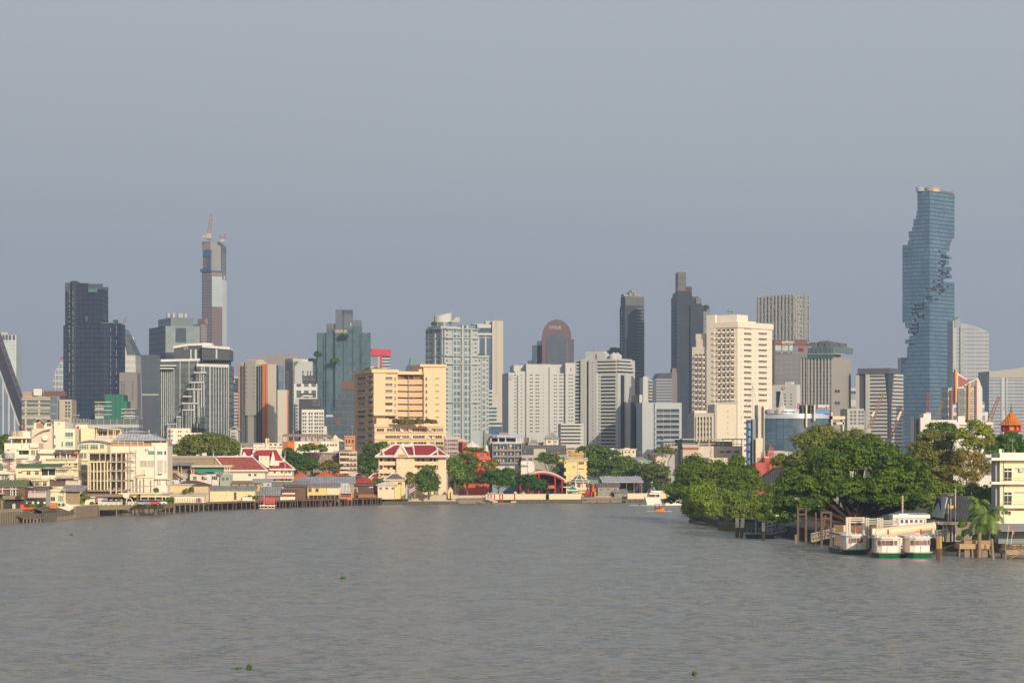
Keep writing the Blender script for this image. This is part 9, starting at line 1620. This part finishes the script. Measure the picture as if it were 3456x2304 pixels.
b.box(X(2530),X(2608),4.8,4.9,2.1,2.2);b.bd('railing',GRP,o)
def gangway(lab,p,q,h,m,w_=1.4):
 p,q=Vector(p),Vector(q);o=TH('gangway',lab,'gangway',tuple(p));v=q-p;b=MB()
 for s in(0,w_):
  for z in(0,h*.5,h):b.tb((0,s,z),(v.x,v.y+s,v.z+z),.07,.07,4)
  n=8
  for k in range(n+1):f=k/n;b.tb((v.x*f,v.y*f+s,v.z*f),(v.x*f,v.y*f+s,v.z*f+h),.06,.06,4)
  for k in range(n):f,g=k/n,(k+1)/n;b.tb((v.x*f,v.y*f+s,v.z*f),(v.x*g,v.y*g+s,v.z*g+h),.05,.05,4)
 b.bd('truss_sides',m,o);b=MB();b.solid([(0,0,-.15),(v.x,v.y,v.z-.15),(v.x,v.y+w_,v.z-.15),(0,w_,-.15)],[(0,0,0),(v.x,v.y,v.z),(v.x,v.y+w_,v.z),(0,w_,0)]);b.bd('walkway',m,o)
def at(x,y,d):return(PX(x,d),d,PZ(y,d))
gangway('grey steel gangway sloping down from the wall to the raft',at(2590,1803,545),at(2715,1777,540),1.7,GRP);gangway('pale steel gangway in front of the rubble wall, left of the ferries',at(2740,1827,485),at(2818,1808,495),1.5,Mt('gang_tan',(.40,.33,.26)));gangway('low grey gangway leading right from the ferries to the landing house',at(3110,1818,462),at(3196,1806,462),1.1,GRP)
def dock(lab,xs_,yb_,yt,beams,d,m):
 o=TH('dock_frame',lab,'frame',(PX(xs_[0],d),d,0));X=lambda x:PX(x,d)-PX(xs_[0],d)
 for x in xs_:b=MB();b.tb((X(x),0,-.6),(X(x),0,PZ(yt,d)),.24,.24,8);b.bd('upright',m,o)
 for y in beams:b=MB();b.tb((X(xs_[0]),-.1,PZ(y,d)),(X(xs_[-1]),-.1,PZ(y,d)),.15,.15,6);b.bd('rail',m,o)
 return o
DKM=Mt('dock_cream',(.60,.52,.44),.7,.15,1.);DK2_=Mt('dock_grey',(.46,.44,.38),.7,.15,1.);dock('left white dock frame with three rails',(2858,2867,2914),1840,1744,(1747,1754,1762),466,DKM);dock('middle grey white dock frame with three rails',(2923,2929,2965),1845,1746,(1751,1759,1767),463,DK2_);dock('right dock frame of thick paired posts with three rails',(2961,2970,2977,3031),1850,1747,(1757,1764,1772),458,DK2_)
d=456;o=TH('covered_walkway','long pale cream tubular covered gangway sloping up to the right behind the ferries','gangway',at(2952,1797,d));q=Vector(at(3150,1776,d+2))-Vector(at(2952,1797,d));b=MB();b.tb((0,0,0),q,.82,.82,14);b.bd('tube_cover',Mt('tube_cream',(.70,.50,.36),.5,.06),o);b=MB();b.tb(-q*.004-Vector((.5,0,-.05)),(0,0,0),.75,.86,14);b.tb(q,q*1.02,.86,.86,14);b.bd('end_ring',CRW,o);b=MB();e=q*.93;b.cyl(e.x+.2,-1.0,e.z-1.1,e.z-.2,.3,n=10);b.bd('support',DKM,o)
d=470;o=TH('moored_yacht','white double decked yacht behind the cream covered gangway','boat',(PX(xq(1660),d),d,0));X=lambda x:PX(xq(x),d)-PX(xq(1660),d);Z=lambda y:PZ(yq(y),d)
YW_=Mt('yacht_white',(.80,.76,.72),.3,.03,.2,.1,spec=.5);b=MB();b.solid([(X(1420),0,-.3),(X(2000),0,-.3),(X(2000),4,-.3),(X(1420),4,-.3)],[(X(1250),-.4,Z(600)),(X(2050),-.2,Z(600)),(X(2050),4.4,Z(600)),(X(1250),4.4,Z(600))]);b.bd('hull',YW_,o);bx(o,'main_cabin',YW_,X(1260),X(2000),0,4,Z(600),Z(300))
bx(o,'window_band',Mt('yacht_glass',(.10,.13,.18),.15),X(1300),X(1980),-.08,0,Z(420),Z(345))
for k in range(7):b=MB();q=X(1310+105*k);b.box(q-.2,q+.1,-.12,-.08,Z(420),Z(345));b.bd('window_pillar',YW_,o)
for xa_0,xb_0,y0_,y1_0 in((1255,2075,310,235),(1390,2040,235,215),(1600,2035,232,212)):bx(o,'upper_deck',YW_,X(xa_0),X(xb_0),-.5,4.4,Z(y0_),Z(y1_0)+.0)
b=MB();b.ext([(X(1490),Z(500)),(X(1600),Z(420)),(X(1930),Z(405)),(X(1980),Z(450)),(X(1980),Z(500))],-.8,-.2);b.bd('raised_bow',YW_,o);b=MB();b.ext([(X(1510),Z(490)),(X(1600),Z(455)),(X(1600),Z(490))],-.9,-.8);b.bd('bow_glass',GL,o)
post('tall bare wooden mast rising above the white yacht',3046,1852,1672,.16,Mt('mast_tan',(.55,.40,.26)),name='mast',cat='mast')
FWH=Mt('ferry_white',(.78,.72,.66),.35,.05,.4,.0,spec=.45);FGR=Mt('ferry_green',(.010,.115,.055),.35,.12,.5,spec=.45);FRD=Mt('ferry_maroon',(.20,.065,.055),.6,.15);FGL=glass('ferry_glass',(.16,.10,.085),.15)
def ferry(lab,x,yw,wpx,yaw,nw=5,drop=0.,emb=False):
 d=WD(yw);k=S(wpx,d)/5.4;o=TH('ferry_boat',lab,'boat',(PX(x,d),d+1.,0),rad(yaw),'ferries moored at the dock');o.scale=(k,k,k*.9)
 def ring(w0,z,bow):return[(-w0,14,z),(-w0,2.5,z),(-w0*.86,.9-bow*.4,z),(-w0*.55,-bow*.8,z),(0,-bow,z),(w0*.55,-bow*.8,z),(w0*.86,.9-bow*.4,z),(w0,2.5,z),(w0,14,z)]
 b=MB();b.solid(ring(2.2,-.5,.2),ring(2.65,.95,.9));b.bd('hull',FGR,o);b=MB();b.solid(ring(2.72,.95,1.),ring(2.72,1.12,1.02));b.bd('rub_rail',Mt('rub_tan',(.45,.36,.22)),o)
 def cab(w0,z,b_,e=13):return[(-w0,e,z),(-w0,1.9,z),(-w0*.8,.55,z),(-w0*.4,.05-b_,z),(w0*.4,.05-b_,z),(w0*.8,.55,z),(w0,1.9,z),(w0,e,z)]
 b=MB();b.solid(cab(2.2,1.12,.1,4),cab(2.2,3.75,.1,4));b.bd('cabin',FWH,o)
 b=MB();b.solid(cab(2.5,3.75,.5),cab(2.55,3.95,.55));b.solid(cab(2.45,3.95,.45),cab(2.,4.15,.1));b.bd('roof',FWH,o);bx(o,'rear_canopy',FRD,-2.6,2.6,2.6,14,3.9,4.12)
 for i in range(nw):
  t=(i-(nw-1)/2)*(3.6/nw);yy=-.12 if abs(t)<.9 else(.3 if abs(t)<1.5 else.55);rz=0 if abs(t)<.9 else math.copysign(.55,t)
  me,_=win_mesh(3.7/nw,1.02,(FWH,FGL,CURT),'n');link('window',me,o,(t,yy,2.95),rz)
 for sx in(-1,1):
  for j in range(6):bx(o,'canopy_post',FWH,sx*2.35-.05,sx*2.35+.05,3+1.9*j,3.12+1.9*j,1.1,3.9)
  b=MB();b.box(sx*2.3-.04,sx*2.3+.04,3,13,2.1,2.2);b.box(sx*2.3-.04,sx*2.3+.04,3,13,1.6,1.68);b.bd('side_rail',FWH,o)
  b=MB();b.tb((sx*2.75,1.,.9),(sx*2.75,2.4,.9),.3,.3,8);b.bd('fender',Mt('fender_black',(.03,.03,.03)),o)
 bx(o,'bow_post',Mt('bow_tan',(.4,.30,.2)),-.06,.06,-.12,-.04,1.15,2.1)
 b=MB();b.tb((0,.6,4.1),(0,.6,5.6),.03,.03,5);b.bd('flag_staff',FWH,o);bx(o,'flag',RED,-.02,.35,.58,.62,4.55,5.5)
 b=MB()
 for j in range(5):b.box(-1.7+.8*j,-1.5+.8*j,.5,.7,4.1,4.3)
 b.bd('roof_lamps',FWH,o)['kind']='stuff'
 if emb:b=MB();b.cyl(0,0,0,.05,.16,n=12);e=b.bd('round_emblem',Mt('emblem_rust',(.5,.22,.10)),o);e.location=(0,-.08,2.05);e.rotation_euler=(rad(90),0,0)
 return o
ferry('leftmost white and green ferry, turned to show its long open side',2893,1871,98,4,6);ferry('middle white and green ferry with wide maroon canopy, nearest the camera',2997,1883,104,-7,5);ferry('rightmost white and green ferry with bright green hull and a small round emblem',3110,1882,104,6,5,0,True)
B=shed('landing_house','grey landing house with steep dark roof on stilts, right of the ferries',472,xp(175),xp(760),yp(205),yp(655),0,Mt('landing_wall',(.24,.20,.17)),RFK,'x',dep=9,base=GZ);
b=MB();b.ext([(B.sR(xp(95)),B.z(yp(600))),(B.sR(xp(175)),B.z(yp(205))),(B.sR(xp(195)),B.z(yp(205))),(B.sR(xp(125)),B.z(yp(600)))],-1,8);B.pt_('gable_board',LGR,b);B.f('deck',Mt('deck_pale',(.55,.50,.46)),'R',xp(-10),xp(360),yp(720),yp(665),2,6);B.q('deck_board',CRW,'R','p',205,360,722,668,2.2,-2)
for xx in(120,172,290,350):B.q('stilt',Mt('stilt_grey',(.34,.33,.31)),'R','p',xx-12,xx+12,720,1040,.6,-.2)
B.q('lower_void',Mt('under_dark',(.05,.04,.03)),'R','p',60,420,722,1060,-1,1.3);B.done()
for lab,xx,y0_,yt in(('tall white pole in front of the landing house',363,655,45),('white pole with a small yellow box on the landing deck',275,655,230),('short white pole at the left of the landing deck',225,655,330)):
 o=TH('pole',lab,'pole',(PX(xp(xx),469),469,PZ(yp(y0_+15),469)));zt=PZ(yp(yt),469)-PZ(yp(y0_+15),469);b=MB();b.tb((0,0,0),(0,0,zt),.08,.06);b.bd('shaft',CRW,o)
 if xx==275:bx(o,'yellow_box',Mt('box_yellow',(.7,.45,.08)),-.2,.45,-.2,.2,zt*.58,zt*.58+.5)
B=Bld('yellow_white_building','cream yellow four storey building with white ledges, cut off by the right edge',478,xk(1030),3620,th=1,dep=6)
YB=Mt('building_yellow',(.76,.65,.45),.7,.05);WB=Mt('ledge_white',(.76,.70,.60),.7,.05);B.body('wall',YB,yk(427));B.x('stair_side',Mt('side_grey',(.42,.42,.42)),-.6,0,1.,5,0,B.z(yk(430)))
B.f('roof_slab',WB,'R',xk(930),3640,yk(502),yk(476),1.6,6);B.blk('parapet',WB,xk(1028),3620,yk(427),yk(478),-.3,.5);B.x('roof_horn',WB,-.2,.3,-.3,.3,B.z(yk(430)),B.z(yk(390)))
for v0,v1 in((712,735),(945,968),(1095,1120)):B.f('balcony_slab',WB,'R',xk(930 if v0!=945 else 1045),3640,yk(v1),yk(v0),1.5,.2)
for v in(640,875):
 B.wi('window',(WB,DWN[1]),'R',[xk(1106)],[yk(v)],30,46,'m');B.q('transom',WB,'R','k',1062,1152,v-36,v-28,.2);b=MB()
 for q in range(9):u=B.sR(xk(1050))+1.5*q;b.box(u-.03,u+.03,-1.4,-1.34,B.z(yk(v+68)),B.z(yk(v+32)))
 b.box(B.sR(xk(1050)),B.L,-1.42,-1.34,B.z(yk(v+36)),B.z(yk(v+31)));B.pt_('balcony_rail',Mt('rail_tan',(.50,.40,.28)),b)
for v in(581,816,986):B.wi('vent_grille',(WB,LGR),'R',[xk(1222)],[yk(v)],32,6,'3');
B.wi('window',DWN,'R',[xk(1090)],[yk(1015)],34,12,'3');B.pn('base_band',Mt('base_yellow',(.66,.56,.38)),'R',xk(1020),3620,yk(1160),yk(1290),.3);B.done()
d=600;o=TH('pagoda','bright orange tiled pagoda roof above the trees at the right edge','pagoda',(PX(xk(1141),d),d,GZ));k=S(1/2.9037,d);Z=lambda y:PZ(yk(y),d)-GZ;PGO=roofmat('pagoda_orange',(.62,.17,.015),.55,0,.2,.5,.1)
for r0,y0_,r1,y1_0 in((126,158,92,132),(96,128,66,100),(72,98,40,70),(46,70,6,24)):b=MB();b.solid(octa(r0*k,Z(y0_),1),octa(r1*k,Z(y1_0),1));b.bd('roof_tier',PGO,o)
b=MB();b.solid(octa(70*k,0,1),octa(70*k,Z(130),1));b.bd('body',Mt('pagoda_wall',(.50,.27,.11)),o);b=MB();b.solid(octa(96*k,Z(222),1),octa(96*k,Z(205),1));b.bd('gallery',RED,o);b=MB();b.tb((0,0,Z(28)),(0,0,Z(-60)),.3,.04,8);b.bd('finial',Mt('finial_green',(.12,.20,.12)),o)
for q in range(8):p=octa(88*k,0,1)[q];bx(o,'column',RED,p[0]-.18,p[0]+.18,p[1]-.18,p[1]+.18,Z(206),Z(150))
o=TH('stupa','slim white stupa spire with gold tip left of the orange pagoda','stupa',(PX(xk(1068),620),620,GZ));k=S(1/2.9037,620);Z=lambda y:PZ(yk(y),620)-GZ;b=MB();b.la(0,0,[(14*k,0),(13*k,Z(160)),(8*k,Z(60)),(4*k,Z(0))],10);b.bd('spire',WHT,o);b=MB();b.la(0,0,[(6*k,Z(8)),(7*k,Z(-8)),(1*k,Z(-20)),(.02,Z(-45))],10);b.bd('gold_tip',Mt('tip_gold',(.60,.30,.06)),o)
PLM=Mt('palm_green',(.13,.20,.035),.5,.25,.6,streak=False);palm('coconut_palm','large coconut palm with drooping fronds in front of the yellow white building',452,xp(1010),yp(545),yp(1020),96,PLM,22,9,-.4,dead=3);palm('coconut_palm','smaller coconut palm behind, left of the large palm',462,xp(760),yp(350),yp(1000),58,PLM,15,4,.3)
o=pier('timber_jetty','square ended timber jetty with pale beam below the palms',at(xp(440),0,448)[:2],at(xp(1010),0,448)[:2],5,PZ(yp(1090),448),2.6,Mt('jetty_tan',(.42,.28,.15),.85,.25,.8),t=.9);bx(o,'stacked_timber',Mt('stack_brown',(.32,.21,.12)),1,6.,1,4,PZ(yp(1090),448),PZ(yp(1030),448));bx(o,'plank_screen',OLD,1.,5.5,.6,.8,-.3,PZ(yp(1160),448))
o=pier('dining_deck','timber deck with cross braces and railing at the lower right edge',at(xp(1310),0,441)[:2],at(xp(1900),0,441)[:2],6,PZ(yp(1205),441),3.,Mt('deck_tan',(.34,.24,.14),.85,.25,.8),True,Mt('rail_brown2',(.36,.20,.12)),t=.8,railh=1.);b=MB();b.tb((.8,0,2.2),(5.5,0,.1),.1);b.tb((.8,0,.1),(5.5,0,2.2),.1);b.bd('cross_brace',OLD,o)
for k,xx in enumerate((1480,1560,1620)):o=TH('deck_table',('table nearest the deck corner at the lower right edge','middle table on the deck at the lower right edge','table furthest right on the deck by the frame edge')[k],'table',at(xp(xx),0,443)[:2]+(PZ(yp(1205),441),),group='deck tables');bx(o,'table_top',CRW,-.45,.45,-.4,.4,.72,.78);bx(o,'leg',OLD,-.06,.06,-.06,.06,0,.72)
shed('deck_shelter','grey sheet roofed shelter behind the dining deck at the right edge',455,xp(1270),xp(1950),yp(740),yp(850),0,Mt('shelter_wall',(.20,.24,.25)),Mt('shelter_roof',(.30,.28,.28)),'m',dep=5,posts=0,open_=True,base=2.).done()
for lab,xx in(('leaning flagpole with a red pennant at the deck corner',1355),('second thinner flagpole just right of the pennant pole',1432)):o=TH('flagpole',lab,'flag',at(xp(xx),0,440)[:2]+(2.5,));zt=PZ(yp(730 if xx<1400 else 820),440)-2.5;b=MB();b.tb((-.2,0,0),(.15,0,zt),.05,.03,5);b.bd('pole',CRW,o);b=MB();b.ext([(.12,zt),(.45,zt-.5),(.12,zt-1.)],-.02,.02);b.bd('pennant',Mt('pennant_red',(.6,.12,.10)),o)
d=836;o=TH('white_yacht','white motor yacht with two canopy decks, half hidden by the leaning tree','boat',(PX(2208,d),d,0));X=lambda x:PX(xh(x),d)-PX(2208,d);Z=lambda y:PZ(yh(y),d)
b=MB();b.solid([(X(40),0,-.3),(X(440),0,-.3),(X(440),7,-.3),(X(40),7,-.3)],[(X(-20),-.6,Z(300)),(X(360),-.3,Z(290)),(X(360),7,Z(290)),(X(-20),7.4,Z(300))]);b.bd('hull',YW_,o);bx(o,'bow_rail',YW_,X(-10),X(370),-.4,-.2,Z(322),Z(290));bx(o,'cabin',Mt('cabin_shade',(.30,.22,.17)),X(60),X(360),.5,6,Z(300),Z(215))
for ya_0,yb_0,xa_0,xb_0 in((218,182,95,380),(155,122,135,405)):bx(o,'canopy_deck',YW_,X(xa_0),X(xb_0),-.3,6.5,Z(ya_0),Z(yb_0))
for xx in(150,375):bx(o,'canopy_post',YW_,X(xx)-.1,X(xx)+.1,0,.2,Z(200),Z(150))
def person(lab,x,y,z,top,sk,yaw=0.,h=1.25,name='person'):
 o=TH(name,lab,'person',(x,y,z),yaw,'people aboard boats');J=[(0,0,.42),(0,.02,.75),(0,0,1.0),(0,-.02,1.12),(0,-.03,1.3),(.2,0,.98),(.26,-.1,.72),(.2,-.32,.62),(-.2,0,.98),(-.26,-.1,.72),(-.2,-.32,.62),(.1,-.02,.4),(.12,-.42,.42),(.12,-.44,.02),(.12,-.58,.0),(-.1,-.02,.4),(-.12,-.42,.42),(-.12,-.44,.02),(-.12,-.58,.0)]
 E=[(0,1),(1,2),(2,3),(3,4),(2,5),(5,6),(6,7),(2,8),(8,9),(9,10),(0,11),(11,12),(12,13),(13,14),(0,15),(15,16),(16,17),(17,18)];R=[.16,.17,.17,.07,.11,.075,.055,.04,.075,.055,.04,.1,.08,.05,.04,.1,.08,.05,.04]
 me=bpy.data.meshes.new('body');me.from_pydata(J,E,[]);b_=link('body',me,o);b_.modifiers.new('skin','SKIN');s=b_.modifiers.new('sub','SUBSURF');s.levels=1;s.render_levels=1
 for v,r in zip(me.skin_vertices[0].data,R):v.radius=(r,r*.85)
 me.skin_vertices[0].data[0].use_root=True;me.materials.append(Mt(top[0],top[1]));h_=MB();h_.la(0,-.03,[(.02,1.2),(.1,1.27),(.115,1.37),(.09,1.46),(.02,1.5)],10);h_.bd('head',Mt('skin',(.32,.18,.12)),o);c=MB();c.la(0,0,[(.125,1.37),(.12,1.46),(.07,1.52),(.01,1.535)],10);c.bd('hair',Mt('hair_black',(.015,.012,.01)),o);return o
for k,xx in enumerate((120,150,215,250,290,330)):person(('leftmost person at the bow rail of the white yacht','second person from the left on the yacht bow','person in dark clothes mid bow of the white yacht','person in pale shirt mid bow of the white yacht','person right of the pale shirt on the yacht','rightmost person on the yacht, nearest the tree')[k],PX(xh(xx),d),d+.4,PZ(yh(300),d)-.2,(('shirt_red',(.35,.08,.07)),('shirt_dark',(.04,.04,.06)),('shirt_dark',(.04,.04,.06)),('shirt_pale',(.5,.46,.4)),('shirt_brown',(.22,.12,.08)),('shirt_dark',(.04,.04,.06)))[k],0)
d=825;o=TH('speedboat','small white speedboat with raised bow and dark windscreen, right of the white yacht','boat',(PX(xh(760),d),d,0));X=lambda x:PX(xh(x),d)-PX(xh(760),d);Z=lambda y:PZ(yh(y),d);b=MB();b.ext([(X(500),Z(505)),(X(560),Z(400)),(X(620),Z(405)),(X(760),Z(450)),(X(960),Z(452)),(X(975),Z(490)),(X(900),Z(500))],-1.2,1.4);b.bd('hull',YW_,o);b=MB();b.ext([(X(770),Z(450)),(X(780),Z(350)),(X(905),Z(365)),(X(905),Z(382)),(X(800),Z(382)),(X(780),Z(450))],-1,1.2);b.bd('hardtop',YW_,o);b=MB();b.ext([(X(785),Z(445)),(X(800),Z(385)),(X(895),Z(385)),(X(895),Z(445))],-.8,1.);b.bd('windscreen',GL,o);b=MB();b.tb((X(925),0,Z(450)),(X(925),0,Z(400)),.12);b.bd('engine_post',YW_,o)
d=755;o=TH('river_taxi','small orange passenger boat with striped canopy crossing the channel','boat',(PX(2225,d),d,0));OB_=Mt('boat_orange',(.70,.20,.03));b=MB();b.solid([(-1.3,-1.,-.3),(1.3,-1.,-.3),(1.3,1.,-.3),(-1.3,1.,-.3)],[(-1.6,-1.2,.35),(1.6,-1.2,1.2),(1.6,1.2,1.2),(-1.6,1.2,.35)]);b.bd('hull',OB_,o);b=MB();b.ext([(-1.6,1.9),(-1.2,2.15),(.3,2.4),(1.7,2.2),(1.7,2.05),(.3,2.25),(-1.2,2.)],-1.3,1.3);b.bd('canopy',Mt('canopy_mauve',(.35,.20,.24)),o)
for xx in(-1.3,0,1.4):
 for yy in(-1.1,1.1):b=MB();b.tb((xx,yy,.4),(xx,yy,2.1),.04,.04,4);b.bd('canopy_post',RED,o)
for k in range(4):person(('front passenger of the orange boat','second passenger of the orange boat','third passenger of the orange boat','rearmost passenger of the orange boat')[k],PX(2225,d)-1.1+.62*k,d-.5,.25,(('shirt_dark',(.04,.04,.06)),('shirt_brown',(.22,.12,.08)),('shirt_dark',(.04,.04,.06)),('shirt_red',(.35,.08,.07)))[k],-.8)
FOAM=Mt('foam',(.72,.70,.66),.8,.1,3.)
def wake(name,x,y,n,sx,sy,seed,parent=None):
 d=WD(y);rs=random.Random(seed);b=MB()
 for k in range(n):px,py=PX(x,d)+rs.gauss(0,sx),d+rs.gauss(0,sy);r=rs.uniform(.15,.6);b.la(px,py,[(r*.9,-.05),(r*.6,.06),(r*.2,.1),(.01,.11)],7)
 o=b.bd(name,FOAM);o['kind']='stuff';return o
wake('boat_wake',2207,1724.5,26,.9,2,1);wake('boat_wake',2247,1725,16,.7,2,2);wake('boat_wake',2190,1704,40,3.5,3,3);wake('boat_wake',2262,1704,30,2.,2,4)
HYL=leafmat('hyacinth_leaf',(.02,.045,.006),(.06,.11,.012))
for lab,x,y,w_ in(('water hyacinth clump drifting at the bottom left, brightest one',842,2254,8),('flat trail of drifting water plants left of the brightest hyacinth clump',800,2256,18),('small hyacinth clump drifting in mid river',1158,1951,9),('small hyacinth clump near the left bank',242,1805,5),('tiny hyacinth clump at the bottom right of centre',2344,2276,5)):
 d=WD(y);o=TH('water_hyacinth',lab,'plant',(PX(x,d),d,0),group='drifting water hyacinth');n=90 if w_<15 else 60;sx=S(w_,d);fl=w_>15
 P=np.stack([RNG.normal(0,sx*.5,n),RNG.normal(0,.5,n),np.abs(RNG.normal(0,.05 if fl else.13,n))+.03],1);me=leaf_cloud(P,np.tile([0,-.4,.6],(n,1)),.07 if fl else.11,RNG.uniform(0,.5 if fl else 1,n));me.materials.append(HYL);link('leaves',me,o)
